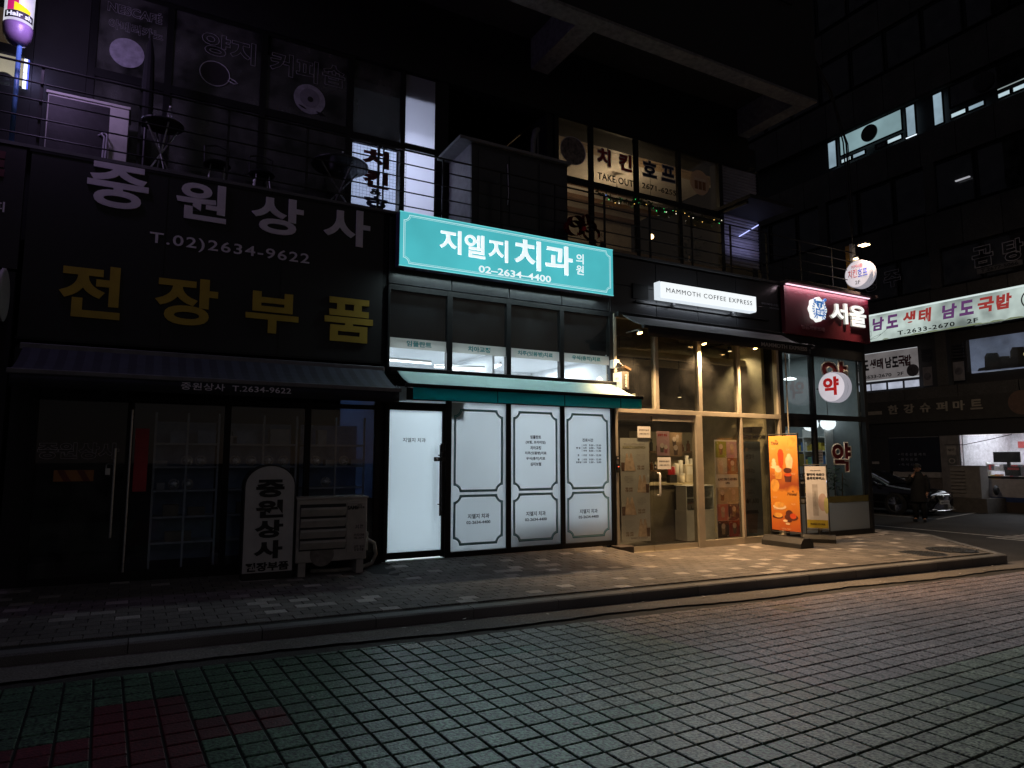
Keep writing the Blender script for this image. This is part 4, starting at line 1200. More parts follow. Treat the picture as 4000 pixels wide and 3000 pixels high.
for k in range(70):
    p = Vector((random.uniform(-2.2, -1.62), 1.45, 6.45 + random.uniform(0, 0.15)))
    d = Vector((random.uniform(-1, 1), random.uniform(-0.3, 0.3), random.uniform(-0.2, 1))).normalized() * 0.07
    s_ = d.cross(Vector((0, 1, 0))).normalized() * 0.02
    sl.face([p, p + d * 0.5 + s_, p + d, p + d * 0.5 - s_])
SP = thing('window_plant', 'trailing leaves along the bottom of the hair salon window', 'plant', (-1.9, 1.45, 6.44))
sl.build('leaves', pm('leaf_dark', (0.05, 0.08, 0.035), 0.6, var=0.4), SP)
SR = thing('salon_machine', 'dark hooded salon machine silhouetted in the lit salon window', 'salon machine', (-1.85, 1.6, 6.4))
MB().lathe((-1.86, 1.6, 6.62), (0, 0, 1), [(0.10, 0), (0.15, 0.05), (0.14, 0.12), (0.06, 0.18)], 16).build('hood', M_black, SR, smooth=True)
MB().tube([(-1.86, 1.6, 6.42), (-1.86, 1.6, 6.64)], 0.03, 8).tube([(-1.86, 1.6, 6.66), (-1.62, 1.6, 6.6)], 0.03, 6).build('arm', M_black, SR)
LD = thing('led_strip_sign', 'vertical blue-white light strip at the edge of the hair salon window', 'lamp', (-1.555, 1.12, 6.4))
M_led = em('led_blue_white', (0.62, 0.66, 1.0), 2.2)
for z0, z1 in ((6.43, 6.635), (6.655, 6.83)):
    bx('led_bar', -1.585, -1.548, 1.10, 1.13, z0, z1, M_led, LD)
bx('led_edge', -1.547, -1.53, 1.105, 1.125, 6.43, 6.83, em('led_blue', (0.10, 0.14, 1.0), 1.1), LD)
lamp('led_light', 'POINT', (-1.5, 1.0, 6.62), 3, (0.55, 0.5, 1.0), 0.08, parent=LD)

BP = thing('barber_pole', 'lit hair salon cylinder sign on a blue pole at the upper left', 'barber pole', (-1.49, 0.1, 5.24))
MB().tube([(-1.49, 0.1, 5.24), (-1.49, 0.1, 6.50)], 0.026, 10).build('pole', pm('pole_blue', (0.10, 0.24, 0.50), 0.4, var=0.2), BP, smooth=True)
M_cyl = em('cylinder_face', (0.62, 0.62, 0.70), 0.85, var=0.25, scale=6)
MB().lathe((-1.52, 0.1, 6.70), (0, 0, 1), [(0.145, 0), (0.145, 1.0), (0.14, 1.0)], 40).build('drum', M_cyl, BP, smooth=True)
MB().lathe((-1.52, 0.1, 6.47), (0, 0, 1), [(0.05, 0), (0.10, 0.03), (0.138, 0.10), (0.15, 0.19), (0.15, 0.228)], 32).build('bottom_cap', pm('cap_violet', (0.22, 0.15, 0.28), 0.35, var=0.2), BP, smooth=True)
MB().lathe((-1.52, 0.1, 7.703), (0, 0, 1), [(0.15, 0), (0.15, 0.05), (0.08, 0.14), (0.02, 0.16)], 32).build('top_cap', pm('cap_violet', (0.22, 0.15, 0.28), 0.35), BP, smooth=True)
def drum_patch(a0, a1, z0, z1, mat, name, r=0.1465, n=14, skew=0.0):
    mb = MB()
    for i in range(n):
        u0, u1 = a0 + (a1 - a0) * i / n, a0 + (a1 - a0) * (i + 1) / n
        f = lambda a, z: (-1.52 + r * math.cos(R(a)), 0.1 + r * math.sin(R(a)), z)
        s0, s1 = skew * i / n, skew * (i + 1) / n
        mb.face([f(u0, z0), f(u1, z0), f(u1, z1 - s1), f(u0, z1 - s0)])
    return mb.build(name, mat, BP)
drum_patch(215, 345, 6.735, 6.825, pm('black_band', (0.01, 0.01, 0.012), 0.5), 'band', 0.147)
drum_patch(228, 275, 6.826, 7.3, em('magenta_print', (0.62, 0.02, 0.16), 0.75), 'print_patch', 0.147)
drum_patch(258, 325, 6.826, 6.93, em('yellow_print', (0.85, 0.75, 0.02), 0.9), 'print_patch', 0.1476, skew=0.06)
me = text_mesh('Hair sh', 0.035, 0, 0, 1.0)
x0 = min(v.co.x for v in me.vertices); x1 = max(v.co.x for v in me.vertices); z0 = min(v.co.y for v in me.vertices); z1 = max(v.co.y for v in me.vertices)
for v in me.vertices:
    a = R(228 + (v.co.x - x0) / (x1 - x0) * 105); z = 6.752 + (v.co.y - z0) / (z1 - z0) * 0.058
    v.co = Vector((-1.52 + 0.1485 * math.cos(a), 0.1 + 0.1485 * math.sin(a), z))
me.materials.clear(); me.materials.append(em('lit_white', (0.8, 0.85, 0.9), 0.9)); link('lettering', me, BP)
lamp('drum_fill', 'POINT', (-1.25, -0.45, 6.75), 34, (0.66, 0.46, 1.0), 0.15, parent=BP)  # added lamp hung before the drum, strengthens its violet light

# ================================================================== DENTAL CLINIC
DC = thing('dental_shopfront', 'bright dental clinic shopfront with frosted door and three bordered panels', 'shopfront', (5.05, 0, 0.18))
M_film = film('frost_film', (0.80, 0.84, 0.86), 0.62)
M_film_d = film('frost_film_door', (0.88, 0.93, 0.95), 0.80)
M_teal = pm('teal_ink', (0.035, 0.17, 0.19), 0.6, var=0.1)
M_teal2 = pm('teal_ink_pale', (0.30, 0.50, 0.52), 0.6, var=0.1)
M_tealtxt = pm('teal_text', (0.02, 0.26, 0.26), 0.6)
cols = [(3.09, 3.98), (4.07, 5.0), (5.08, 6.0), (6.08, 7.02)]
for x0, x1 in ((3.05, 3.09), (3.98, 4.07), (5.0, 5.08), (6.0, 6.08), (7.02, 7.09)):
    bx('post', x0, x1, -0.035, 0.06, 0.18, 4.14, M_blackalu, DC, bevel=0.004)
for k, (a, b) in enumerate(cols):
    bx('transom', a, b, -0.03, 0.055, 2.46, 2.93, M_blackalu, DC)
    if k: bx('sill', a, b, -0.03, 0.055, 0.18, 0.255, M_blackalu, DC)
    bx('head_rail', a, b, -0.03, 0.055, 4.06, 4.14, M_blackalu, DC)
    bx('upper_pane', a, b, 0.0, 0.006, 2.93, 4.06, glass('clinic_glass', (0.92, 0.95, 0.96), 0.0, 0.006), DC)
    st = bx('name_strip', a + 0.004, b - 0.004, -0.006, -0.002, 3.21, 3.36, film('strip_film', (0.80, 0.79, 0.75), 0.72), DC)
    s, w = (('임플란트', 0.39), ('치아교정', 0.38), ('치주(잇몸병)치료', 0.66), ('우식(충치)치료', 0.58))[k]
    text(s, ((3.545, 4.53, 5.54, 6.54)[k]), 3.288, w, 0.085, -0.007, M_tealtxt, st, ext=0.001, bold=0.03)
bx('blind', 3.06, 7.05, 0.09, 0.10, 3.362, 4.05, pm('void_board', (0.003, 0.003, 0.005), 0.7, spec=0.2), DC)  # near-black board standing in for the dark ceiling void
bx('fan_light', 3.09, 3.98, 0.0, 0.006, 2.425, 2.46, M_film_d, DC)
bx('door_head', 3.09, 3.98, -0.03, 0.055, 2.396, 2.424, M_blackalu, DC)
# door
D = bx('door', 3.115, 3.925, -0.004, 0.004, 0.30, 2.31, M_film_d, DC)
for a, b, z0, z1 in ((3.092, 3.114, 0.2, 2.395), (3.926, 3.975, 0.2, 2.395)): bx('stile', a, b, -0.02, 0.03, z0, z1, M_blackalu, D)
bx('rail', 3.1145, 3.9255, -0.02, 0.03, 2.311, 2.395, M_blackalu, D)
bx('rail', 3.1145, 3.9255, -0.02, 0.03, 0.21, 0.299, M_blackalu, D)
text('지엘지 치과', 3.495, 1.88, 0.35, 0.062, -0.0055, M_ink, D, ext=0.0, bold=0.012)
h = MB(); h.tube([(3.875, -0.085, 0.79), (3.875, -0.085, 1.81)], 0.016, 8)
for z in (0.95, 1.66): h.tube([(3.875, -0.085, z), (3.875, -0.005, z)], 0.009, 6)
h.build('handle', M_blackalu, D)
h = MB(); h.tube([(3.835, 0.07, 0.79), (3.835, 0.07, 1.81)], 0.014, 8); h.build('inner_handle', M_blackalu, D)
bx('lock', 3.80, 3.97, -0.055, -0.006, 1.575, 1.635, M_black, D, bevel=0.005)
bx('lock', 3.895, 3.945, -0.05, -0.021, 1.70, 1.835, M_black, D, bevel=0.005)
MB().cyl((3.83, -0.057, 1.605), (0, -1, 0), 0.018, 0.006, 14).build('lock_knob', M_steel, D)
# bordered panels
P_lines = [None, ['임플란트', '(보험, 프리미엄)', '치아교정', '치주(잇몸병)치료', '우식(충치)치료', '심미보철'], None]
P_w = [0.20, 0.37, 0.20, 0.40, 0.35, 0.20]
for k, (a, b) in enumerate(cols[1:]):
    pn = bx('panel', a, b, -0.004, 0.004, 0.262, 2.455, M_film, DC)
    cx = (a + b) / 2
    fr = MB(); fi = MB()
    for (z0, z1) in ((1.115, 2.36), (0.335, 1.075)):
        notch_frame(fr, a + 0.05, b - 0.05, z0, z1, 0.10, 0.0, 0.013, -0.0058)
        notch_frame(fi, a + 0.05, b - 0.05, z0, z1, 0.10, 0.013, 0.026, -0.0058)
        notch_frame(fr, a + 0.05, b - 0.05, z0, z1, 0.10, 0.026, 0.035, -0.0058)
    fr.build('border_line', M_teal, pn); fi.build('border_line', M_teal2, pn)
    text('지엘지 치과', cx, 0.755, 0.36, 0.07, -0.0055, M_ink, pn, ext=0, bold=0.025)
    text('02-2634-4400', cx, 0.665, 0.40, 0.045, -0.0055, M_ink, pn, ext=0, bold=0.03)
    if k == 1:
        for i, s in enumerate(P_lines[1]):
            text(s, cx, 1.955 - i * 0.0855, P_w[i], 0.056, -0.0055, M_ink, pn, ext=0, bold=0.035)
    if k == 2:
        text('진료시간', cx, 1.92, 0.22, 0.055, -0.0055, M_ink, pn, ext=0, bold=0.03)
        for i, (lab, tm, z) in enumerate((('오전', '9:30 - 12:30', 1.835), ('오후', '2:00 -  7:00', 1.79), ('저녁', '8:30 - 11:30', 1.745), ('오전', '9:30 - 12:30', 1.67), ('오전', '9:30 - 12:30', 1.60), ('오후', '1:30 -  5:00', 1.555))):
            text(lab, 6.49, z, 0.072, 0.032, -0.0055, M_ink, pn, ext=0, bold=0.035)
            text(tm, 6.695, z, 0.245, 0.032, -0.0055, M_ink, pn, ext=0, bold=0.03)
        for s, x, z, w in (('평 일', 6.355, 1.79, 0.085), ('토', 6.36, 1.67, 0.035), ('월', 6.36, 1.60, 0.035), ('공휴일', 6.36, 1.555, 0.105)):
            text(s, x, z, w, 0.032, -0.0055, M_ink, pn, ext=0, bold=0.035)
        for z0, z1 in ((1.73, 1.85), (1.655, 1.685), (1.54, 1.615)):
            bx('rule_line', 6.43, 6.434, -0.0065, -0.0055, z0, z1, M_ink, pn)
    if k == 0:
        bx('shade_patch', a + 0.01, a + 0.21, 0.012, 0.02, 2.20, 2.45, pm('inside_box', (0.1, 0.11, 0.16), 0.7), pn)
# room behind the film
bx('back_wall', 3.06, 7.02, 2.6, 2.7, 0.15, 3.40, M_clinic, DC)
bx('room_wall', 3.052, 3.07, 0.07, 2.6, 0.15, 1.05, M_clinic, DC)
bx('room_wall', 3.052, 3.07, 0.07, 2.6, 2.72, 3.40, M_clinic, DC)
bx('room_wall', 7.008, 7.026, 0.07, 2.6, 0.15, 3.40, M_clinic, DC)
bx('partition', 5.02, 5.06, 0.5, 2.6, 0.18, 3.34, M_clinic, DC)
bx('room_floor', 3.06, 7.02, 0.062, 2.6, 0.14, 0.178, M_clinic, DC)
bx('ceiling', 3.07, 7.01, 0.11, 2.6, 3.365, 3.40, M_clinic, DC)
lamp('room_light', 'AREA', (3.9, 1.35, 3.32), 68, (0.86, 0.95, 1.0), 1.5, 1.4, (0, 0, -1), DC)
lamp('room_light', 'AREA', (6.0, 1.35, 3.32), 60, (0.90, 0.96, 1.0), 1.7, 1.4, (0, 0, -1), DC)
M_tubel = em('fluorescent', (0.95, 0.98, 1.0), 3.0)
for (p0, p1, lb) in (((3.12, 0.5, 3.10), (3.96, 0.55, 3.10), 'straight ceiling light tube behind the first clinic window strip'), ((4.1, 0.75, 3.08), (4.98, 0.7, 3.10), 'straight light tube behind the second clinic window strip'), ((4.2, 0.55, 2.97), (4.99, 1.5, 3.2), 'slanting light tube low behind the second clinic window'), ((5.12, 0.4, 3.14), (5.45, 1.4, 3.2), 'slanting light tube behind the third clinic window strip'), ((3.1, 0.5, 3.18), (3.3, 1.2, 3.2), 'short light tube at the left end of the first clinic window')):
    t = thing('ceiling_light_tube', lb, 'lamp', p0, 'light tubes in the clinic')
    MB().tube([p0, p1], 0.016, 8).build('tube', M_tubel, t)
    MB().tube([(p0[0], p0[1], p0[2] + 0.03), (p1[0], p1[1], p1[2] + 0.03)], 0.018, 6).build('batten', M_wht, t)
RC = thing('reception_counter', 'low pale counter pressed against the clinic panels, shading their lower part', 'counter', (6.0, 0.3, 0.18))
bx('body', 5.1, 6.98, 0.13, 0.55, 0.18, 0.56, pm('counter_front', (0.55, 0.54, 0.56), 0.6), RC)
bx('counter_top', 5.08, 6.99, 0.11, 0.58, 0.563, 0.59, M_wht, RC)
# plinth step at the right end
tag(bx('plinth_step', 6.98, 7.28, -0.26, -0.002, 0.0, 0.178, pm('plinth_stone', (0.045, 0.035, 0.03), 0.7, var=0.3), None, bevel=0.01), 'dark stone step end at the foot of the clinic corner post', 'step')

# ---- turquoise light-box sign
TS = thing('lightbox_sign', 'glowing turquoise light-box sign with white Korean letters and phone number', 'sign', (5.06, -0.2, 4.78))
M_tface = em('turquoise_face', (0.075, 0.48, 0.53), 0.98, var=0.10, scale=1.3)
M_lit = em('lit_white_letter', (0.86, 0.97, 1.0), 0.98)
M_case = pm('sign_case', (0.10, 0.085, 0.16), 0.45, 0.2)
bx('case', 3.135, 6.975, -0.212, -0.06, 4.375, 5.19, M_case, TS, bevel=0.004)
bx('face_panel', 3.145, 6.965, -0.222, -0.213, 4.385, 5.18, M_tface, TS)
for a, b, c, d in ((3.137, 6.973, 5.181, 5.189), (3.137, 6.973, 4.376, 4.384)): bx('edge_trim', a, b, -0.225, -0.2125, c, d, em('turquoise_edge', (0.20, 0.75, 0.78), 0.9), TS)
fl_ = MB()
notch_frame(fl_, 3.195, 6.915, 4.415, 5.15, 0.085, 0.0, 0.012, -0.2245)
notch_frame(fl_, 3.195, 6.915, 4.415, 5.15, 0.085, 0.024, 0.030, -0.2245)
fl_.build('border_line', em('pale_turquoise', (0.55, 0.85, 0.88), 0.9), TS)
for ch, x0, x1, z0, z1 in (('지', 3.75, 4.10, 4.66, 5.02), ('엘', 4.16, 4.50, 4.65, 5.01), ('지', 4.56, 4.90, 4.65, 5.00), ('치', 5.02, 5.50, 4.60, 5.08), ('과', 5.585, 6.11, 4.60, 5.08)):
    text(ch, (x0 + x1) / 2, (z0 + z1) / 2, x1 - x0, z1 - z0, -0.235, M_lit, TS, name='letter', ext=0.03, bold=0.018 if x1 - x0 < 0.4 else 0.020, back=pm('letter_return', (0.55, 0.62, 0.64), 0.5), res=5)
text('의', 6.28, 4.925, 0.15, 0.17, -0.2225, M_lit, TS, name='letter', ext=0.006, bold=0.012)
text('원', 6.28, 4.735, 0.15, 0.16, -0.2225, M_lit, TS, name='letter', ext=0.006, bold=0.012)
text('02–2634–4400', 5.06, 4.50, 1.30, 0.108, -0.2225, M_lit, TS, name='phone_number', ext=0.004, bold=0.016)
for x in (3.4, 4.0, 5.2, 6.2, 6.8): MB().cyl((x, -0.14, 4.374), (0, 0, -1), 0.012, 0.012, 8).build('bolt', M_black, TS)
for x in (3.5, 5.0, 6.6): bx('bracket', x, x + 0.05, -0.062, 0.0, 4.7, 4.75, M_black, TS)
lamp('sign_light', 'AREA', (5.06, -0.25, 4.78), TEAL_W, (0.74, 0.95, 1.0), 3.7, 0.7, (0, -1, 0), TS, spread=112)
lamp('sign_fill_below', 'AREA', (5.06, -0.235, 4.372), 30, (0.74, 0.97, 1.0), 3.7, 0.10, (0, -0.25, -1), TS)  # added lamp below the sign, brightens awning and pavement
MB().tube([(6.98, -0.1, 4.75), (7.0, -0.05, 4.6), (7.03, -0.02, 4.4), (7.0, -0.02, 4.15), (7.02, -0.02, 3.9)], 0.006, 6).build('cable', M_black, TS)

# ---- teal awning of the clinic
M_tealf = pm('teal_awning', (0.42, 0.60, 0.58), 0.8, var=0.10, scale=3)
M_tealv = film('teal_valance', (0.03, 0.62, 0.64), 0.65)
A2 = awning('teal_awning', 'plain teal retractable awning over the dental clinic panels', 3.06, 7.07, 2.88, -0.80, 2.60, 2.40, M_tealf, M_tealv, M_blackalu, sx0=3.16, sx1=7.03)
for x in (4.42, 5.55, 6.6):
    bx('fabric_seam', x - 0.006, x + 0.006, -0.845, -0.838, 2.40, 2.56, pm('seam_dark', (0.008, 0.07, 0.075), 0.8), A2)
JB = thing('junction_box', 'clear plastic junction box with cables between the two awnings', 'junction box', (3.05, -0.3, 2.6))
bx('box', 3.10, 3.26, -0.30, -0.15, 2.42, 2.62, pm('clear_plastic', (0.45, 0.5, 0.55), 0.3, var=0.3), JB, bevel=0.01)
MB().tube([(3.03, -0.4, 2.56), (3.06, -0.42, 2.62), (3.12, -0.35, 2.6), (3.15, -0.3, 2.55)], 0.007, 6).build('cable', M_black, JB)

# ================================================================== COFFEE SHOP
M_cglass = glass('cafe_glass', (0.86, 0.88, 0.86), 0.0, 0.010)
CF = thing('coffee_shopfront', 'champagne-framed two-storey glazing of the takeaway coffee shop', 'shopfront', (9.15, 0, 0.02))
bx('post', 7.095, 7.15, -0.05, 0.06, 0.02, 4.12, M_gold, CF, bevel=0.004)
bx('post', 8.935, 9.085, -0.06, 0.07, 0.02, 2.40, M_gold, CF, bevel=0.004)
for x0, x1 in ((8.00, 8.08), (9.03, 9.12), (10.06, 10.13), (11.16, 11.225)):
    bx('mullion', x0, x1, -0.05, 0.06, 2.49, 4.12, M_gold, CF, bevel=0.004)
for x0, x1 in ((10.08, 10.135), (11.165, 11.225)):
    bx('post', x0, x1, -0.05, 0.06, 0.02, 2.40, M_gold, CF, bevel=0.004)
bx('transom', 7.152, 11.225, -0.055, 0.065, 2.403, 2.487, M_gold, CF, bevel=0.004)
for a, b in ((7.152, 8.0), (8.08, 9.03), (9.12, 10.06), (10.13, 11.16)):
    bx('upper_pane', a, b, 0.0, 0.006, 2.487, 4.06, M_cglass, CF)
    bx('head_rail', a, b, -0.045, 0.055, 4.06, 4.12, M_gold, CF)
for a, b in ((9.087, 10.08), (10.135, 11.165)):
    bx('pane', a, b, 0.0, 0.006, 0.14, 2.40, M_cglass, CF)
    bx('sill', a, b, -0.045, 0.055, 0.02, 0.14, M_gold, CF)
for a, b, y, nm in ((7.16, 7.96, 0.02, 'fixed_leaf'), (7.93, 8.93, -0.015, 'door')):
    d = bx(nm, a, b, y, y + 0.008, 0.12, 2.28, M_cglass, CF)
    bx('rail', a, b, y - 0.01, y + 0.02, 2.28, 2.36, M_gold, d)
    bx('rail', a, b, y - 0.01, y + 0.02, 0.03, 0.12, M_gold, d)
    if nm == 'door':
        hh = MB(); hh.tube([(8.02, -0.02, 1.36), (8.02, -0.075, 1.36), (8.02, -0.085, 1.32), (8.02, -0.085, 1.02), (8.02, -0.075, 0.98), (8.02, -0.02, 0.98)], 0.016, 8)
        hh.build('handle', M_wht, d, smooth=True)
bx('door_header', 7.152, 8.934, -0.04, 0.05, 2.361, 2.402, M_gold, CF)
bx('threshold', 7.152, 8.934, -0.06, 0.06, 0.0, 0.028, M_gold, CF)
# interior shell
M_cofw = pm('cafe_wall', (0.42, 0.37, 0.25), 0.8, var=0.15)
M_cofd = pm('cafe_dark', (0.11, 0.095, 0.065), 0.8, var=0.2)
bx('back_wall', 7.1, 11.22, 4.2, 4.3, 0.0, 4.9, M_cofd, CF)
bx('interior_wall', 11.12, 11.2, 0.3, 4.2, 0.02, 4.1, M_cofw, CF)
bx('interior_wall', 7.11, 7.13, 0.1, 4.2, 0.02, 4.1, M_cofd, CF)
bx('cafe_floor', 7.1, 11.22, 0.066, 4.2, -0.02, 0.02, M_floor, CF)
bx('ceiling', 7.1, 11.22, 0.1, 4.2, 4.15, 4.2, M_cofd, CF)
for (lx, ly, lz, lw) in ((10.72, 0.75, 3.85, 46), (8.6, 1.3, 2.9, 20), (9.9, 1.4, 2.9, 12)):  # first spot washes the right wall; other two are added to brighten the room
    t = thing('ceiling_spot', {10.72: 'small warm ceiling spot washing the right wall of the cafe', 8.6: 'added warm fill spot over the cafe counter', 9.9: 'added warm fill spot behind the menu banner'}[lx], 'lamp', (lx, ly, lz), 'ceiling spots in the cafe')
    MB().lathe((lx, ly, lz), (0, 0, 1), [(0.045, 0), (0.045, 0.09), (0.02, 0.1)], 14).build('housing', M_black, t)
    MB().cyl((lx, ly, lz - 0.004), (0, 0, 1), 0.036, 0.003, 14).build('lens', em('cafe_spot', (1.0, 0.72, 0.35), 3.0), t)
    MB().tube([(lx, ly, lz + 0.1), (lx, ly, 4.15)], 0.006, 5).build('rod', M_black, t)
    lamp('spot_light', 'SPOT', (lx, ly, lz - 0.03), lw, (1.0, 0.76, 0.45), 0.05, direction=(0.35 if lx > 10 else 0, -0.1, -1), parent=t, spot=120)
for y in (0.7, 1.6): bx('ceiling_beam', 7.14, 11.11, y, y + 0.12, 3.55, 3.67, M_cofw, CF)
MB().tube([(7.14, 1.1, 3.85), (11.1, 1.3, 3.85)], 0.16, 12).build('duct', pm('duct_metal', (0.3, 0.29, 0.27), 0.4, 0.6), CF, smooth=True)
bx('mezzanine_edge', 7.14, 11.11, 2.0, 2.1, 2.45, 2.75, M_cofd, CF)
bx('bulkhead', 7.16, 9.0, 0.9, 2.0, 2.32, 2.44, M_black, CF)
for k, (x, y, z) in enumerate(((7.45, 0.5, 3.1), (7.95, 0.9, 3.15), (8.60, 0.6, 3.16), (8.05, 1.2, 2.95))):
    t = thing('pendant_lamp', 'unlit bottle-shaped pendant lamp ' + ('nearest the small corner signs', 'behind the first mullion', 'in the second upper pane', 'low behind the first mullion')[k] + ' of the coffee shop', 'lamp', (x, y, z), 'unlit pendants in the coffee shop')
    MB().lathe((x, y, z), (0, 0, 1), [(0.055, 0), (0.06, 0.02), (0.05, 0.05), (0.042, 0.055), (0.042, 0.085), (0.02, 0.15), (0.012, 0.22)], 14).build('shade', pm('pendant_grey', (0.35, 0.34, 0.31), 0.35, 0.4), t, smooth=True)
    MB().tube([(x, y, z + 0.2), (x, y, 4.15)], 0.004, 5).build('cord', M_black, t)
# counter, fridge, props
_n0 = set(o.name for o in bpy.data.objects)
CT = thing('service_counter', 'dark coffee counter inside behind the glass door', 'counter', (8.4, 1.2, 0.02))
bx('body', 7.9, 9.3, 1.0, 1.6, 0.02, 1.10, M_cofd, CT)
bx('counter_top', 7.85, 9.32, 0.95, 1.63, 1.103, 1.14, M_cofw, CT)
FR = thing('display_fridge', 'white glass-fronted display fridge under the coffee counter', 'fridge', (8.9, 0.8, 0.02))
bx('cabinet', 8.55, 9.28, 0.62, 0.94, 0.05, 0.62, M_wht, FR)
bx('back_panel', 8.55, 9.28, 0.90, 0.94, 0.623, 1.08, M_black, FR)
bx('top_panel', 8.55, 9.28, 0.62, 0.94, 1.083, 1.10, M_wht, FR)
for x in (8.55, 9.255): bx('side_post', x, x + 0.025, 0.62, 0.895, 0.623, 1.08, M_wht, FR)
bx('shelf', 8.58, 9.25, 0.63, 0.89, 0.85, 0.86, M_wht, FR)
bx('fridge_glass', 8.577, 9.253, 0.612, 0.617, 0.63, 1.08, M_glass, FR)
for k in range(4):
    t = thing('juice_cup', ('leftmost', 'second', 'third', 'rightmost')[k] + ' sealed cup of red juice in the row inside the display fridge', 'cup', (8.75 + k * 0.11, 0.75, 0.625), 'juice cups in the display fridge')
    MB().lathe((8.75 + k * 0.11, 0.75, 0.625), (0, 0, 1), [(0.03, 0), (0.042, 0.12)], 12).build('cup', pm('cup_pale', (0.6, 0.5, 0.42), 0.5), t)
    MB().cyl((8.75 + k * 0.11, 0.75, 0.746), (0, 0, 1), 0.044, 0.012, 12).build('lid', pm('juice_red', (0.4, 0.05, 0.04), 0.5), t)
CP = thing('cup_tower', 'stack of white paper cups on the coffee counter', 'cup stack', (8.75, 1.1, 1.14))
for k in range(3):
    MB().lathe((8.70 + k * 0.11, 1.15, 1.142), (0, 0, 1), [(0.045, 0), (0.05, 0.30 + 0.06 * k), (0.044, 0.32 + 0.06 * k)], 14).build('cup_column', M_wht, CP, smooth=True)
ST = thing('straw_box', 'box of red straws on the coffee counter', 'straw box', (8.6, 1.05, 1.14))
bx('box', 8.50, 8.68, 1.0, 1.1, 1.142, 1.30, M_black, ST)
sm_ = MB()
for k in range(22):
    x, y = 8.515 + (k % 11) * 0.0145, 1.03 + (k // 11) * 0.04
    sm_.tube([(x, y, 1.29), (x + random.uniform(-0.01, 0.01), y, 1.46)], 0.005, 5)
sm_.build('straws', pm('straw_red', (0.5, 0.03, 0.04), 0.4), ST, kind='stuff')
CM = thing('coffee_machine', 'pale coffee machine with paper rolls on the counter', 'coffee machine', (9.0, 1.2, 1.14))
bx('body', 8.98, 9.28, 1.05, 1.45, 1.142, 1.5, M_cream, CM, bevel=0.01)
MB().tube([(9.05, 1.1, 1.5), (9.05, 1.1, 1.68)], 0.04, 10).build('hopper', M_wht, CM)
MB().tube([(9.18, 1.1, 1.5), (9.18, 1.1, 1.62)], 0.05, 10).build('hopper', M_wht, CM)
bx('price_card', 9.0, 9.2, 1.04, 1.046, 1.3, 1.46, M_paper, CM)
JR = thing('white_canister', 'white lidded canister in front of the straw box', 'canister', (8.78, 0.98, 1.14))
MB().lathe((8.80, 0.99, 1.142), (0, 0, 1), [(0.05, 0), (0.055, 0.02), (0.055, 0.15)], 16).build('body', M_cream, JR, smooth=True)
MB().cyl((8.80, 0.99, 1.293), (0, 0, 1), 0.058, 0.03, 16).build('lid', M_wht, JR)
for o in [o for o in bpy.data.objects if o.name not in _n0 and o.parent is None]: o.location.x += 0.72   # further along the counter
BSH = thing('bottle_shelf', 'back shelf of syrup bottles and tins behind the coffee counter', 'shelf', (9.9, 2.0, 1.3))
for z in (1.35, 1.75): bx('board', 9.1, 11.0, 1.86, 2.08, z, z + 0.03, M_wood, BSH)
bx('back_panel', 9.1, 11.0, 2.085, 2.1, 1.2, 2.2, M_cofw, BSH)
bs_ = MB()
for z in (1.381, 1.781):
    x = 9.15
    while x < 10.9:
        r = random.uniform(0.028, 0.045); h = random.uniform(0.14, 0.26)
        bs_.lathe((x, 1.95, z), (0, 0, 1), [(r, 0), (r, h * 0.65), (r * 0.4, h * 0.8), (r * 0.4, h)], 10, random.randrange(3)); x += random.uniform(0.1, 0.17)
bs_.build('bottles', [M_cream, pm('syrup_brown', (0.12, 0.05, 0.02), 0.25), pm('syrup_dark', (0.03, 0.03, 0.03), 0.25)], BSH, kind='stuff')
# posters and notices on or behind the glass
M_sand = pm('sandwich_print', (0.46, 0.36, 0.26), 0.6, var=0.35, scale=20)
M_cup = pm('cup_print_dark', (0.10, 0.06, 0.045), 0.6, var=0.3)
M_txtg = pm('grey_print', (0.33, 0.32, 0.30), 0.7)
SB = thing('sandwich_banner', 'tall white sandwich menu banner on the left leaf of the cafe door', 'banner', (7.55, 0, 0.2))
bx('sheet', 7.25, 7.88, 0.029, 0.034, 0.20, 1.97, M_paper, SB)
text('매일 신선하게 만드는 샌드위치', 7.56, 1.865, 0.46, 0.035, 0.0285, M_txtg, SB, ext=0, bold=0.03)
text('MAMMOTH SANDWICH', 7.55, 1.81, 0.50, 0.05, 0.0285, pm('olive_print', (0.22, 0.21, 0.12), 0.7), SB, ext=0, bold=0.05)
for k in range(4):
    zc = 1.55 - k * 0.375
    sx = 7.42 if k % 2 == 0 else 7.70
    for q in range(2):
        o_ = sx + q * 0.09 - 0.03
        MB().prism([(o_ - 0.07, 0.0275, zc - 0.14), (o_ + 0.10, 0.0275, zc - 0.15), (o_ + 0.01, 0.0275, zc + 0.16), (o_ - 0.02, 0.0275, zc + 0.15)], (0, -0.001 - q * 0.0006, 0)).build('sandwich_print', M_sand, SB)
    cxx = sx - 0.12 if k % 2 == 0 else sx + 0.13
    MB().prism([(cxx - 0.03, 0.0275, zc - 0.15), (cxx + 0.03, 0.0275, zc - 0.15), (cxx + 0.04, 0.0275, zc), (cxx - 0.04, 0.0275, zc)], (0, -0.0022, 0)).build('cup_print', M_cup, SB)
    tx = 7.69 if k % 2 == 0 else 7.42
    text('햄치즈샌드위치\n에그마요샌드위치\nHAM & CHEESE\n+ 아메리카노', tx, zc + 0.08, 0.20, 0.13, 0.0285, M_txtg, SB, ext=0, bold=0.0)
    text('세트 4,900\n단품 3,900', tx, zc - 0.09, 0.16, 0.08, 0.0285, pm('brown_print', (0.2, 0.13, 0.08), 0.7), SB, ext=0, bold=0.03)
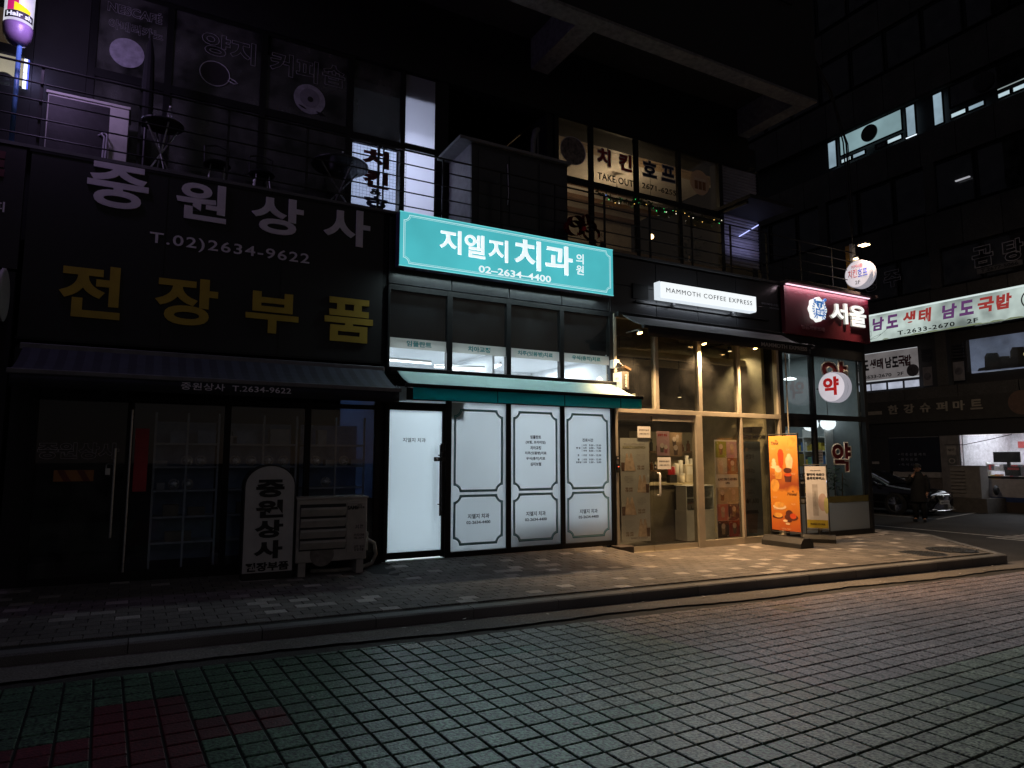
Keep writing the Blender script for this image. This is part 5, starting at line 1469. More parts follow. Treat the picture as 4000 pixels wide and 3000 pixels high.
text('MAMMOTH EXPRESS', 7.63, 0.26, 0.36, 0.035, 0.0285, M_txtg, SB, ext=0, bold=0.04)
def notice(x0, x1, z0, z1, y, lines, label, name='paper_notice', col=None):
    t = thing(name, label, 'notice', ((x0 + x1) / 2, y, z0))
    bx('sheet', x0, x1, y - 0.002, y + 0.002, z0, z1, col or M_paper, t)
    n = len(lines)
    for i, s in enumerate(lines):
        h = (z1 - z0) * 0.5 / n
        text(s, (x0 + x1) / 2, z1 - (z1 - z0) * (i + 1) / (n + 1), (x1 - x0) * 0.8, min(h, (z1 - z0) * 0.15), y - 0.002, M_ink, t, ext=0, bold=0.03)
    return t
notice(7.62, 7.91, 1.98, 2.18, 0.012, ['내부에 좌석이 있습니다', '( 2층도 있습니다 )'], 'white paper notice with two lines at the top of the left door leaf')
notice(8.03, 8.33, 1.43, 1.64, -0.021, ['내부에 좌석이 있습니다', '( 2층도 있습니다 )'], 'white paper notice at the middle of the sliding door glass')
PK = thing('drink_poster', 'pink and tan twin drink poster behind the glass door', 'poster', (8.35, 0.3, 1.7))
bx('sheet', 8.13, 8.43, 0.30, 0.304, 1.67, 2.12, pm('pink_sheet', (0.50, 0.30, 0.34), 0.6, var=0.15), PK)
bx('sheet', 8.432, 8.74, 0.30, 0.304, 1.66, 2.10, pm('tan_sheet', (0.36, 0.25, 0.16), 0.6, var=0.2), PK)
text('달콤한 봄날', 8.27, 2.05, 0.22, 0.05, 0.2995, M_red, PK, ext=0, bold=0.04)
for (x, z, r, m) in ((8.25, 1.80, 0.05, M_cup), (8.34, 1.78, 0.045, pm('berry_print', (0.35, 0.08, 0.12), 0.6)), (8.55, 1.92, 0.05, M_cup), (8.63, 1.98, 0.04, M_sand), (8.58, 1.76, 0.055, M_cup)):
    MB().prism([(x - r * 0.75, 0.2995, z - r * 1.4), (x + r * 0.75, 0.2995, z - r * 1.4), (x + r, 0.2995, z + r), (x - r, 0.2995, z + r)], (0, -0.001, 0)).build('drink_print', m, PK)
    MB().cyl((x, 0.298, z + r * 1.1), (0, -1, 0), r * 0.95, 0.0015, 14).build('foam_print', pm('foam_print', (0.6, 0.5, 0.45), 0.6), PK)
PK.location.x += 0.17
# colour grid menu banner
MN = thing('menu_banner', 'tall white menu banner with a grid of coloured drink squares behind the cafe glass', 'banner', (9.8, 0.05, 0.1))
bx('sheet', 9.48, 10.09, 0.05, 0.055, 0.10, 1.97, M_paper, MN)
gcols = [((0.24, 0.30, 0.03), (0.50, 0.33, 0.42)), ((0.48, 0.44, 0.36), (0.25, 0.10, 0.06)), None, ((0.42, 0.36, 0.28), (0.42, 0.36, 0.28)), ((0.52, 0.18, 0.17), (0.10, 0.04, 0.07)), ((0.035, 0.015, 0.018), (0.22, 0.012, 0.012))]
zz = 1.94
for r_, rowc in enumerate(gcols):
    hh_ = 0.31 if rowc else 0.24
    if rowc:
        for c_ in range(2):
            x0 = 9.50 + c_ * 0.288; x1 = x0 + 0.283
            cell = bx('menu_square', x0, x1, 0.0475, 0.0495, zz - hh_ + 0.005, zz, pm('menu_%d_%d' % (r_, c_), rowc[c_], 0.6, var=0.15), MN)
            cx, cz = (x0 + x1) / 2, zz - hh_ * 0.52
            MB().prism([(cx - 0.035, 0.047, cz - 0.085), (cx + 0.035, 0.047, cz - 0.085), (cx + 0.05, 0.047, cz + 0.06), (cx - 0.05, 0.047, cz + 0.06)], (0, -0.0012, 0)).build('cup_print', pm('menu_cup_%d' % ((r_ + c_) % 3), ((0.09, 0.05, 0.04), (0.45, 0.38, 0.33), (0.28, 0.2, 0.14))[(r_ + c_) % 3], 0.5, var=0.3), cell)
            MB().cyl((cx, 0.046, cz + 0.065), (0, -1, 0), 0.05, 0.001, 14).build('foam_print', pm('foam_print', (0.6, 0.5, 0.45), 0.6), cell)
            text('신메뉴', x0 + 0.05, zz - 0.03, 0.05, 0.02, 0.047, M_wht, cell, ext=0)
            text('2.9', x1 - 0.03, zz - hh_ + 0.03, 0.03, 0.02, 0.047, M_wht, cell, ext=0)
    else:
        text('ALWAYS OPEN TO NEW MENU', 9.79, zz - 0.09, 0.50, 0.05, 0.0495, M_ink, MN, ext=0, bold=0.05)
        text('신메뉴', 9.79, zz - 0.16, 0.12, 0.04, 0.0495, M_ink, MN, ext=0, bold=0.05)
    zz -= hh_
text('MAMMOTH EXPRESS', 9.79, 0.175, 0.34, 0.035, 0.0495, M_ink, MN, ext=0, bold=0.05)
# dark cup poster
BKP = thing('dark_price_poster', 'dim blue-grey price poster with a large cup behind the cafe glass', 'poster', (10.55, 0.07, 0.1))
bx('sheet', 10.17, 10.72, 0.06, 0.064, 0.12, 1.95, pm('slate_sheet', (0.10, 0.12, 0.135), 0.6, var=0.15), BKP)
for s, z, w in (('괜찮아', 1.66, 0.24), ('카푸치노', 1.38, 0.24), ('삼안비', 1.2, 0.24), ('아이스\n아메리카노', 0.98, 0.2)):
    text(s, 10.42, z, w, 0.09, 0.0595, M_ink, BKP, ext=0, bold=0.01)
text('₩1,600', 10.44, 0.80, 0.36, 0.11, 0.0595, M_ink, BKP, ext=0, bold=0.02)
MB().prism([(10.32, 0.059, 0.2), (10.54, 0.059, 0.2), (10.58, 0.059, 0.56), (10.28, 0.059, 0.56)], (0, -0.001, 0)).build('cup_print', M_cup, BKP)
MB().prism([(10.25, 0.059, 0.565), (10.61, 0.059, 0.565), (10.58, 0.059, 0.63), (10.28, 0.059, 0.63)], (0, -0.0015, 0)).build('lid_print', M_ink, BKP)
SLG = thing('slogan_sheet', 'clear strip with black slogan lettering above the dark price poster', 'sticker', (10.5, 0, 2.0))
bx('sheet', 10.17, 10.85, 0.008, 0.01, 1.98, 2.09, glass('clear_film', (0.9, 0.9, 0.85), 0.1, 0.05), SLG)
text('MORE, PAY LESS', 10.5, 2.03, 0.62, 0.075, -0.001, M_ink, SLG, ext=0, bold=0.06)
WS = thing('wall_shelf', 'short tan wall shelf inside the right bay of the cafe', 'shelf', (10.5, 1, 2.3))
bx('board', 10.85, 11.11, 0.32, 0.9, 2.26, 2.32, M_cofw, WS)
bx('bracket', 10.9, 11.11, 0.6, 0.64, 2.16, 2.257, M_cofd, WS)
KB = thing('door_keypad', 'black door keypad with a red light on the cafe corner post', 'keypad', (7.12, -0.05, 1.4))
bx('body', 7.10, 7.155, -0.075, -0.052, 1.38, 1.53, M_black, KB, bevel=0.003)
bx('light', 7.115, 7.14, -0.078, -0.0755, 1.475, 1.485, em('keypad_red', (1, 0.12, 0.05), 3), KB)
IC = thing('alarm_badge', 'small dark square alarm badge above the keypad', 'badge', (7.12, -0.05, 1.6))
bx('body', 7.095, 7.16, -0.065, -0.052, 1.585, 1.66, M_black, IC, bevel=0.003)
MB().cyl((7.128, -0.066, 1.622), (0, -1, 0), 0.018, 0.002, 14).build('emblem', pm('badge_grey', (0.3, 0.28, 0.27), 0.5), IC)
DBX = thing('door_badge', 'small black alarm badge on the glass door beside the handle', 'badge', (8.0, -0.02, 1.45))
bx('body', 7.945, 8.005, -0.024, -0.0165, 1.42, 1.51, M_black, DBX)
MB().cyl((7.975, -0.0245, 1.465), (0, -1, 0), 0.018, 0.002, 12).build('emblem', pm('badge_grey', (0.3, 0.28, 0.27), 0.5), DBX)

# awning
M_chf = pm('charcoal_awning', (0.085, 0.08, 0.08), 0.85, var=0.2, scale=3)
A3 = awning('charcoal_awning', 'charcoal grey retractable awning over the upper panes of the coffee shop', 7.11, 11.32, 4.11, -0.80, 3.78, 3.61, M_chf, pm('charcoal_valance', (0.02, 0.02, 0.021), 0.9), M_blackalu, sx0=7.2, sx1=11.2)
text('MAMMOTH EXPRESS', 10.45, 3.69, 1.25, 0.075, -0.838, pm('awning_print', (0.34, 0.33, 0.32), 0.7), A3, ext=0.001, bold=0.03)

# white light-box
MS = thing('cafe_lightbox_sign', 'long white light-box sign with thin black English lettering on the granite fascia', 'sign', (9.16, -0.2, 4.6))
M_wface = em('white_face', (0.93, 0.98, 1.0), 1.0)
bx('case', 7.95, 10.37, -0.285, -0.12, 4.44, 4.755, em('white_side', (0.80, 0.88, 0.95), 0.9), MS, bevel=0.008)
bx('face_panel', 7.965, 10.355, -0.302, -0.286, 4.455, 4.74, M_wface, MS)
bx('frame_line', 7.95, 10.37, -0.304, -0.286, 4.741, 4.757, M_black, MS)
bx('frame_line', 10.356, 10.372, -0.304, -0.286, 4.442, 4.7405, M_black, MS)
text('MAMMOTH COFFEE EXPRESS', 9.16, 4.60, 2.16, 0.085, -0.3015, M_ink, MS, ext=0.002, bold=0.0, space=1.2)
bx('mounting_rail', 7.6, 11.0, -0.05, -0.002, 4.38, 4.41, M_blackalu, MS)
bx('mounting_plate', 7.55, 7.9, -0.03, -0.003, 4.45, 4.72, M_blackalu, MS)
for x in (8.4, 9.9): bx('bracket', x, x + 0.05, -0.12, -0.05, 4.385, 4.44, M_blackalu, MS)
lamp('sign_light', 'AREA', (9.16, -0.33, 4.6), WHITE_W, (0.93, 0.97, 1.0), 2.3, 0.25, (0, -1, 0), MS, spread=118)
lamp('sign_light_back', 'AREA', (9.0, -0.13, 4.43), 5, (0.8, 0.88, 1.0), 2.3, 0.06, (0, 0.5, -1), MS)
SC_ = thing('fascia_lettering', 'tiny raised pale lettering on the granite beside the red signboard', 'lettering', (11.1, -0.01, 4.7))
text('매머드커피 익스프레스', 11.10, 4.735, 0.50, 0.05, -0.002, pm('dim_letter', (0.25, 0.26, 0.3), 0.5), SC_, ext=0.004, bold=0.03)
text('한강삼성병원점', 11.22, 4.665, 0.28, 0.035, -0.002, pm('dim_letter', (0.25, 0.26, 0.3), 0.5), SC_, ext=0.004, bold=0.02)

# warm lamps under the awning
for k, (x, y, z, w, lb) in enumerate(((7.36, -0.40, 3.76, 1.0, 'warm floodlight under the left end of the charcoal awning'), (9.07, -0.16, 3.75, 1.15, 'warm floodlight on the middle mullion under the charcoal awning'), (10.15, -0.40, 3.72, 0.9, 'warm floodlight under the right half of the charcoal awning'))):
    t = thing('awning_lamp', lb, 'lamp', (x, y, z), 'floodlights under the charcoal awning')
    bx('bracket', x - 0.012, x + 0.012, y, -0.062, z + 0.03, z + 0.05, M_steel, t)
    MB().lathe((x, y, z + 0.04), (0.15, -0.25, -1), [(0.02, 0), (0.035, 0.02), (0.05, 0.05), (0.052, 0.06)], 16).build('housing', M_steel, t, smooth=True)
    MB().lathe((x + 0.009, y - 0.014, z - 0.02), (0.15, -0.25, -1), [(0.046, 0), (0.04, 0.012), (0.01, 0.02)], 16).build('lens', em('lamp_warm', (1.0, 0.55, 0.20), 14.0), t, smooth=True)
    lamp('lamp_light', 'SPOT', (x + 0.02, y - 0.04, z - 0.055), COFFEE_W * w, (1.0, 0.62, 0.31), 0.05, direction=(0.02, -0.02, -1), parent=t, spot=116)

# camera, small projecting light-boxes at the corner post
CB = thing('junction_housing', 'small white junction housing on the post between clinic and cafe', 'junction box', (7.1, -0.1, 3.2))
bx('body', 6.99, 7.11, -0.17, -0.055, 3.15, 3.29, M_wht, CB, bevel=0.008)
CC = thing('security_camera', 'small dark dome camera on the white junction housing', 'camera', (7.1, -0.2, 3.2))
MB().lathe((7.09, -0.172, 3.2), (0, -1, 0), [(0.045, 0), (0.045, 0.03), (0.03, 0.055), (0.008, 0.065)], 14).build('dome', M_black, CC, smooth=True)
SPL = thing('spotlight_head', 'bronze spotlight head tilted down beside the dome camera', 'lamp', (7.2, -0.25, 3.15))
MB().prism([(7.14, -0.27, 3.155), (7.27, -0.27, 3.10), (7.29, -0.27, 3.13), (7.16, -0.27, 3.19)], (0, 0.09, 0)).build('housing', pm('bronze', (0.25, 0.17, 0.10), 0.4, 0.6), SPL)
MB().tube([(7.11, -0.2, 3.2), (7.16, -0.23, 3.18)], 0.01, 6).build('arm', M_black, SPL)
SS = thing('small_lightbox', 'small glowing cream light-box with black marks at the cafe corner', 'sign', (7.1, -0.25, 2.8))
bx('body', 7.06, 7.20, -0.30, 0.0 - 0.06, 2.78, 3.075, pm('lightbox_grey', (0.22, 0.2, 0.17), 0.6), SS)
bx('lit_side', 7.052, 7.0595, -0.298, -0.064, 2.785, 3.07, em('cream_face', (1.0, 0.86, 0.55), 1.1), SS)
text('매\n머\n드\n커\n피', 7.14, 2.92, 0.045, 0.22, -0.3005, em('cream_letter', (1.0, 0.82, 0.45), 1.5), SS, ext=0.004, bold=0.05)
for z in (2.96, 2.88): text('메머', -0.18, z, 0.10, 0.05, 7.0515, M_ink, SS, plane='S', ext=0.0, bold=0.0)
lamp('box_light', 'POINT', (6.98, -0.22, 2.98), 1.5, (1.0, 0.8, 0.5), 0.06, parent=SS)

# ================================================================== PHARMACY
M_pglass = glass('pharmacy_glass', (0.86, 0.90, 0.90), 0.0, 0.012)
PH = thing('pharmacy_shopfront', 'brightly lit corner pharmacy with black frames and red Korean lettering on its glass', 'shopfront', (12.7, 0, 0.02))
for x0, x1, z1 in ((11.25, 11.345, 4.14), (12.245, 12.315, 4.14), (13.94, 14.04, 4.14)):
    bx('post', x0, x1, -0.045, 0.06, 0.02, z1, M_blackalu, PH, bevel=0.004)
for a, b in ((11.345, 12.245), (12.315, 13.94)):
    bx('transom', a, b, -0.04, 0.055, 2.42, 2.53, M_blackalu, PH)
    bx('head_panel', a, b, -0.04, 0.055, 3.76, 4.14, M_blackalu, PH)
    bx('upper_pane', a, b, 0.0, 0.006, 2.53, 3.76, M_pglass, PH)
bx('door_header', 11.345, 12.245, -0.038, 0.05, 2.26, 2.417, M_blackalu, PH)
dp = bx('door', 11.36, 12.23, -0.005, 0.005, 0.84, 2.255, M_pglass, PH)
bx('frosted_panel', 11.36, 12.23, -0.005, 0.005, 0.12, 0.70, film('pharm_frost', (0.5, 0.56, 0.6), 0.5), dp)
bx('band', 11.36, 12.23, -0.006, 0.006, 0.703, 0.837, pm('olive_band', (0.10, 0.085, 0.02), 0.6), dp)
text('병원처방조제', 11.95, 0.77, 0.5, 0.07, -0.007, M_wht, dp, ext=0, bold=0.02)
text('대학약국', 11.98, 1.27, 0.44, 0.11, -0.007, M_ink, dp, ext=0, bold=0.04)
bx('rail', 11.36, 12.23, -0.02, 0.03, 0.03, 0.118, M_blackalu, dp)
bx('handle', 12.15, 12.18, -0.06, -0.02, 0.95, 1.5, M_steel, dp)
bx('pane', 12.315, 13.94, 0.0, 0.006, 0.84, 2.42, M_pglass, PH)
bx('band', 12.315, 13.94, -0.002, 0.008, 0.703, 0.837, pm('olive_band', (0.10, 0.085, 0.02), 0.6), PH)
bx('frosted_panel', 12.315, 13.94, 0.0, 0.006, 0.13, 0.70, film('pharm_frost', (0.5, 0.56, 0.6), 0.5), PH)
bx('sill', 12.315, 13.94, -0.04, 0.055, 0.02, 0.13, M_blackalu, PH)
for ch_x, ch_z, w, h in ((13.02, 3.38, 0.88, 0.68), (13.11, 1.65, 0.64, 0.62)):
    o = text('약', ch_x, ch_z, w, h, -0.001, pm('deep_red_vinyl', (0.16, 0.010, 0.014), 0.55), PH, name='letter', ext=0.001, bold=0.05)
    text('약', ch_x, ch_z, w + 0.03, h + 0.03, 0.0, M_whl, o, name='letter_outline', ext=0, outline=0.022, bold=0.05)
bx('floor_mat', 11.4, 14.1, -0.42, -0.05, 0.0, 0.018, pm('mat_brown', (0.03, 0.022, 0.02), 0.9), PH)
# interior
M_phw = pm('pharmacy_wall', (0.20, 0.225, 0.23), 0.8, var=0.1)
bx('back_wall', 11.3, 13.98, 3.6, 3.7, 0.0, 4.1, M_phw, PH)
bx('side_wall', 13.9, 13.975, 0.1, 3.6, 0.02, 4.05, M_phw, PH)
bx('side_wall', 11.31, 11.335, 0.1, 3.6, 0.02, 4.05, M_phw, PH)
bx('pharmacy_floor', 11.3, 13.98, 0.062, 3.6, -0.02, 0.02, M_floor, PH)
bx('ceiling', 11.3, 13.98, 0.1, 3.6, 4.06, 4.1, M_phw, PH)
lamp('room_light', 'AREA', (12.6, 1.6, 4.0), 24, (0.88, 0.97, 1.0), 1.8, 1.8, (0, 0, -1), PH)
for k, (x, y, z) in enumerate(((11.85, 0.8, 3.42), (11.72, 1.2, 3.45), (12.85, 1.0, 3.40))):
    t = thing('ceiling_lamp', 'flat round ceiling lamp ' + ('above the pharmacy door', 'deeper above the pharmacy door', 'behind the upper red letter')[k], 'lamp', (x, y, z), 'flat pharmacy lamps')
    MB().lathe((x, y, z), (0, 0, 1), [(0.13, 0), (0.13, 0.02), (0.03, 0.05)], 20).build('diffuser', em('pharm_lamp', (0.95, 1.0, 1.0), 5), t)
    MB().tube([(x, y, z + 0.05), (x, y, 4.06)], 0.008, 5).build('rod', M_steel, t)
for k, (x, y, z) in enumerate(((12.95, 0.6, 2.38), (13.68, 0.7, 2.42))):
    t = thing('globe_lamp', ('left', 'right')[k] + ' one of two white globe lamps behind the lower pharmacy window', 'lamp', (x, y, z), 'globe lamps in the pharmacy')
    MB().lathe((x, y, z - 0.16), (0, 0, 1), [(0.02, 0), (0.11, 0.03), (0.16, 0.10), (0.17, 0.17), (0.14, 0.25), (0.05, 0.31)], 20).build('globe', em('pharm_globe', (0.92, 0.96, 1.0), 1.6), t, smooth=True)
    MB().tube([(x, y, z + 0.15), (x, y, 4.05)], 0.008, 5).build('rod', M_black, t)
PSH = []
for n_, (x, y, w) in enumerate(((11.6, 3.1, 0.5), (12.4, 3.3, 1.0), (13.4, 3.3, 0.9))):
    t = thing('medicine_shelf', 'white shelf of medicine boxes ' + ('near the pharmacy door', 'at the middle of the pharmacy back wall', 'at the right end of the pharmacy back wall')[n_], 'shelf', (x, y, 0.02), 'medicine shelves')
    for z in (0.4, 0.75, 1.1, 1.45, 1.8, 2.1): bx('board', x - w / 2, x + w / 2, y - 0.12, y + 0.12, z, z + 0.02, M_wht, t)
    for s in (-1, 1): bx('side_panel', x + s * (w / 2 + 0.01) - 0.01, x + s * (w / 2 + 0.01) + 0.01, y - 0.12, y + 0.12, 0.02, 2.2, M_wht, t)
    st_ = MB()
    for z in (0.42, 0.77, 1.12, 1.47, 1.82):
        xx_ = x - w / 2 + 0.02
        while xx_ < x + w / 2 - 0.08:
            ww = random.uniform(0.05, 0.1); st_.box(xx_, xx_ + ww - 0.006, y - 0.115, y, z + 0.001, z + random.uniform(0.1, 0.24), random.randrange(4)); xx_ += ww
    st_.build('medicine_boxes', [M_paper, pm('box_green', (0.10, 0.30, 0.2), 0.5), pm('box_yellow', (0.55, 0.42, 0.06), 0.5), pm('box_blue', (0.08, 0.2, 0.45), 0.5)], t, kind='stuff')
PCN = thing('pharmacy_counter', 'white pharmacy counter with a yellow top display behind the door', 'counter', (12.2, 2.0, 0.02))
bx('body', 11.6, 12.9, 2.0, 2.5, 0.02, 1.0, M_wht, PCN)
bx('counter_top', 11.55, 12.95, 1.95, 2.55, 1.003, 1.04, M_lightwood, PCN)
bx('display', 11.65, 12.1, 2.05, 2.3, 1.043, 1.5, pm('box_yellow', (0.55, 0.42, 0.06), 0.5), PCN)
WSF = thing('wall_rack', 'tall white rack of medicine packets along the right wall of the pharmacy', 'rack', (13.75, 1.3, 0.02))
for z in (0.5, 0.82, 1.14, 1.46, 1.78, 2.1): bx('board', 13.62, 13.88, 0.75, 1.9, z, z + 0.02, M_wht, WSF)
for y in (0.73, 1.31, 1.9): bx('upright', 13.60, 13.88, y, y + 0.02, 0.02, 2.3, M_wht, WSF)
st_ = MB()
for z in (0.52, 0.84, 1.16, 1.48, 1.80):
    y = 0.77
    while y < 1.82:
        w = random.uniform(0.05, 0.11); st_.box(13.64, 13.8, y, y + w - 0.008, z + 0.001, z + random.uniform(0.1, 0.24), random.randrange(4)); y += w
st_.build('medicine_boxes', [M_paper, pm('box_green', (0.10, 0.30, 0.2), 0.5), pm('box_yellow', (0.55, 0.42, 0.06), 0.5), pm('box_blue', (0.08, 0.2, 0.45), 0.5)], WSF, kind='stuff')
YD = thing('yellow_display', 'yellow-topped product display stand inside the pharmacy door', 'display stand', (12.95, 1.05, 0.02))
bx('body', 12.80, 13.12, 0.95, 1.15, 0.02, 1.45, M_wht, YD)
bx('header', 12.80, 13.12, 0.94, 1.16, 1.453, 1.72, pm('box_yellow', (0.55, 0.42, 0.06), 0.5), YD)
for z in (0.5, 0.8, 1.1): bx('tray', 12.79, 13.13, 0.90, 0.949, z, z + 0.12, M_paper, YD)
PP = thing('rubber_plant', 'leafy green potted plants behind the lower pharmacy window', 'plant', (13.1, 0.5, 0.02))
lv = MB()
for k in range(150):
    a, b = random.uniform(0, 6.28), random.uniform(0.05, 0.38)
    p = Vector((13.42 + math.cos(a) * b * 1.0, 0.42 + math.sin(a) * b * 0.6, random.uniform(0.95, 1.42)))
    d = Vector((math.cos(a), math.sin(a), random.uniform(-0.7, 0.5))).normalized() * random.uniform(0.08, 0.14)
    s_ = d.cross(Vector((0, 0, 1))).normalized() * 0.03
    lv.face([p, p + d * 0.5 + s_, p + d, p + d * 0.5 - s_])
lv.build('leaves', pm('leaf_pharm', (0.045, 0.085, 0.04), 0.5, var=0.4), PP)
for dx in (-0.2, 0.0, 0.22): MB().tube([(13.42 + dx, 0.42, 0.6), (13.42 + dx * 1.3, 0.42, 1.3)], 0.014, 6).build('stem', M_wood, PP)
bx('planter', 13.1, 13.75, 0.28, 0.56, 0.02, 0.75, M_wht, PP, bevel=0.01)
PST = notice(12.33, 12.50, 1.52, 1.80, -0.003, ['상처', '흉터엔', '전문약사', '상담'], 'small white notice on the pharmacy glass left of the lower red letter', 'window_sticker')
GB = thing('glowing_counter_sign', 'small pair of blue-white glowing squares inside behind the plants', 'lamp', (13.6, 0.9, 1.1))
for dx in (0, 0.12): bx('lit_square', 13.62 + dx, 13.71 + dx, 0.9, 0.91, 1.08, 1.16, em('blue_square', (0.6, 0.65, 1.0), 2.5), GB)
ARC_ = thing('wall_clock', 'round silver-rimmed wall clock in the pharmacy above the door', 'clock', (11.9, 0.9, 2.75))
MB().lathe((11.85, 0.95, 2.72), (0, -1, 0), [(0.19, 0), (0.19, 0.03), (0.165, 0.035), (0.165, 0.02)], 28).build('rim', M_steel, ARC_, smooth=True)
MB().cyl((11.85, 0.945, 2.72), (0, -1, 0), 0.163, 0.01, 24).build('face', M_wht, ARC_)
MB().tube([(11.85, 0.93, 2.72), (11.85, 0.93, 2.83)], 0.006, 4).tube([(11.85, 0.93, 2.72), (11.93, 0.93, 2.72)], 0.006, 4).build('hand', M_ink, ARC_)
CND = tag(MB().tube([(11.38, -0.09, 1.9), (11.38, -0.09, 3.74)], 0.013, 8).build('flag_pole', M_gold, None), 'thin warm-lit upright rod in front of the pharmacy door', 'pole')

# red signboard with hood light
PS = thing('pharmacy_sign', 'dark red pharmacy signboard with glowing white letters and a crest', 'sign', (12.8, -0.1, 4.7))
M_redb = pm('maroon_board', (0.12, 0.008, 0.020), 0.55, var=0.12, scale=3)
bx('board', 11.42, 14.19, -0.10, 0.0 - 0.002, 4.165, 5.16, M_redb, PS, bevel=0.004)
bx('hood', 11.38, 14.30, -0.26, 0.0, 5.19, 5.245, pm('hood_dark', (0.06, 0.04, 0.045), 0.6), PS)
bx('light_strip', 11.45, 14.17, -0.16, -0.115, 5.172, 5.188, em('strip_pink', (1.0, 0.62, 0.75), 1.5), PS)
lamp('strip_light', 'AREA', (12.8, -0.17, 5.165), 9, (1.0, 0.75, 0.85), 2.7, 0.04, (0, 0.45, -1), PS)
M_ret = em('letter_return_lit', (0.75, 0.72, 0.64), 0.42)
for ch, x0, x1, z0, z1 in (('서', 12.86, 13.43, 4.52, 4.97), ('울', 13.50, 14.07, 4.50, 4.97)):
    text(ch, (x0 + x1) / 2 - 0.06, (z0 + z1) / 2, x1 - x0, z1 - z0, -0.105, em('crest_white', (0.97, 0.98, 0.95), 1.0), PS, name='letter', ext=0.045, bold=0.028, back=M_ret, res=5)
text('병원처방조제', 12.25, 4.335, 0.72, 0.085, -0.105, pm('dim_red_letter', (0.30, 0.12, 0.14), 0.6), PS, ext=0.01, bold=0.03)
# crest: scalloped white plate with blue laurel, crossed pen and torch, shield and open book
cx, cz = 12.36, 4.735
out_ = []
for k in range(48):
    a = R(k * 7.5); r = 1 + 0.06 * math.cos(a * 8)
    out_.append((cx + 0.23 * r * math.cos(a), -0.103, cz + 0.25 * r * math.sin(a)))
CRP = MB().prism(out_, (0, -0.10, 0)).build('crest_plate', [em('crest_white', (0.97, 0.98, 0.95), 1.1)], PS)
M_crb = pm('crest_blue', (0.02, 0.14, 0.46), 0.5, emit=0.55, ecol=(0.06, 0.24, 0.66))
lm = MB()
for s in (-1, 1):
    for k in range(9):
        a = R(-70 + k * 15)
        px_, pz_ = cx + s * 0.19 * math.cos(a), cz + 0.20 * math.sin(a)
        t_ = Vector((-s * math.sin(a), 0, math.cos(a))); n_ = Vector((s * math.cos(a), 0, math.sin(a)))
        for q in (-1, 1):
            p = Vector((px_, -0.2045, pz_)); d = (t_ * 0.8 + n_ * q * 0.6).normalized() * 0.062; w_ = d.cross(Vector((0, 1, 0))).normalized() * 0.017
            lm.face([p, p + d * 0.5 + w_, p + d, p + d * 0.5 - w_])
lm.build('laurel', M_crb, CRP)
xb = MB()
for s in (-1, 1):
    a, b = Vector((cx - s * 0.17, -0.2045, cz - 0.20)), Vector((cx + s * 0.17, -0.2045, cz + 0.21))
    xb.tube([a, b], 0.010, 5)
xb.lathe((cx + 0.165, -0.205, cz + 0.185), (0.63, 0, 0.77), [(0.02, 0), (0.035, 0.03), (0.03, 0.06), (0.005, 0.075)], 8)
xb.build('pen_and_torch', M_crb, CRP)
sh = [(cx - 0.085, -0.212, cz + 0.17), (cx - 0.085, -0.212, cz + 0.05), (cx, -0.212, cz + 0.0), (cx + 0.085, -0.212, cz + 0.05), (cx + 0.085, -0.212, cz + 0.17)]
MB().prism(sh, (0, -0.003, 0)).build('shield', M_crb, CRP)
ky = MB().box(cx - 0.03, cx + 0.03, -0.2185, -0.2155, cz + 0.105, cz + 0.118).box(cx - 0.006, cx + 0.006, -0.2185, -0.2155, cz + 0.02, cz + 0.105).box(cx - 0.035, cx - 0.006, -0.2185, -0.2155, cz + 0.055, cz + 0.066)
ky.build('key_mark', em('crest_white', (0.97, 0.98, 0.95), 1.1), CRP)
bk = [(cx - 0.13, -0.213, cz + 0.01), (cx - 0.13, -0.213, cz - 0.135), (cx, -0.213, cz - 0.16), (cx + 0.13, -0.213, cz - 0.135), (cx + 0.13, -0.213, cz + 0.01), (cx, -0.213, cz - 0.015)]
MB().prism(bk, (0, -0.005, 0)).build('book', M_crb, CRP)
text('VERI  LUX', cx, cz - 0.052, 0.22, 0.045, -0.2182, em('crest_white', (0.97, 0.98, 0.95), 1.1), CRP, ext=0, bold=0.05)
text('TAS  MEA', cx, cz - 0.10, 0.21, 0.04, -0.2182, em('crest_white', (0.97, 0.98, 0.95), 1.1), CRP, ext=0, bold=0.05)
lamp('letter_light', 'AREA', (13.0, -0.27, 4.75), PHARM_W, (1.0, 0.96, 0.93), 2.0, 0.3, (0, -1, -0.15), PS)

def disc_sign(name, label, xf, yc, zc, r, arm_to, d=0.2):
    """round double-faced sign standing out from the wall, faces towards -x and +x"""
    t = thing(name, label, 'sign', (xf + d / 2, yc, zc))
    M_df = em('disc_face', (0.78, 0.72, 0.78), 0.72, var=0.16, scale=2.2, base=0.12)
    MB().lathe((xf, yc, zc), (1, 0, 0), [(r - 0.015, 0), (r, 0.012), (r, 0.085), (r - 0.03, 0.088)], 44).build('rim', em('disc_rim_lit', (0.60, 0.58, 0.66), 0.5, base=0.12), t)
    MB().lathe((xf + 0.135, yc, zc), (1, 0, 0), [(r - 0.03, 0), (r, 0.003), (r, d - 0.13), (r - 0.015, d - 0.115)], 44).build('rim', em('disc_rim_lit', (0.60, 0.58, 0.66), 0.5, base=0.12), t)
    MB().cyl((xf + 0.08, yc, zc), (1, 0, 0), r - 0.03, 0.06, 32).build('core', M_black, t)
    MB().cyl((xf - 0.004, yc, zc), (1, 0, 0), r - 0.02, 0.006, 44).build('face_panel', M_df, t)
    MB().tube([(xf + 0.1, yc + r * 0.8, zc), (xf + 0.1, arm_to, zc)], 0.018, 8).build('bracket', M_black, t)
    return t
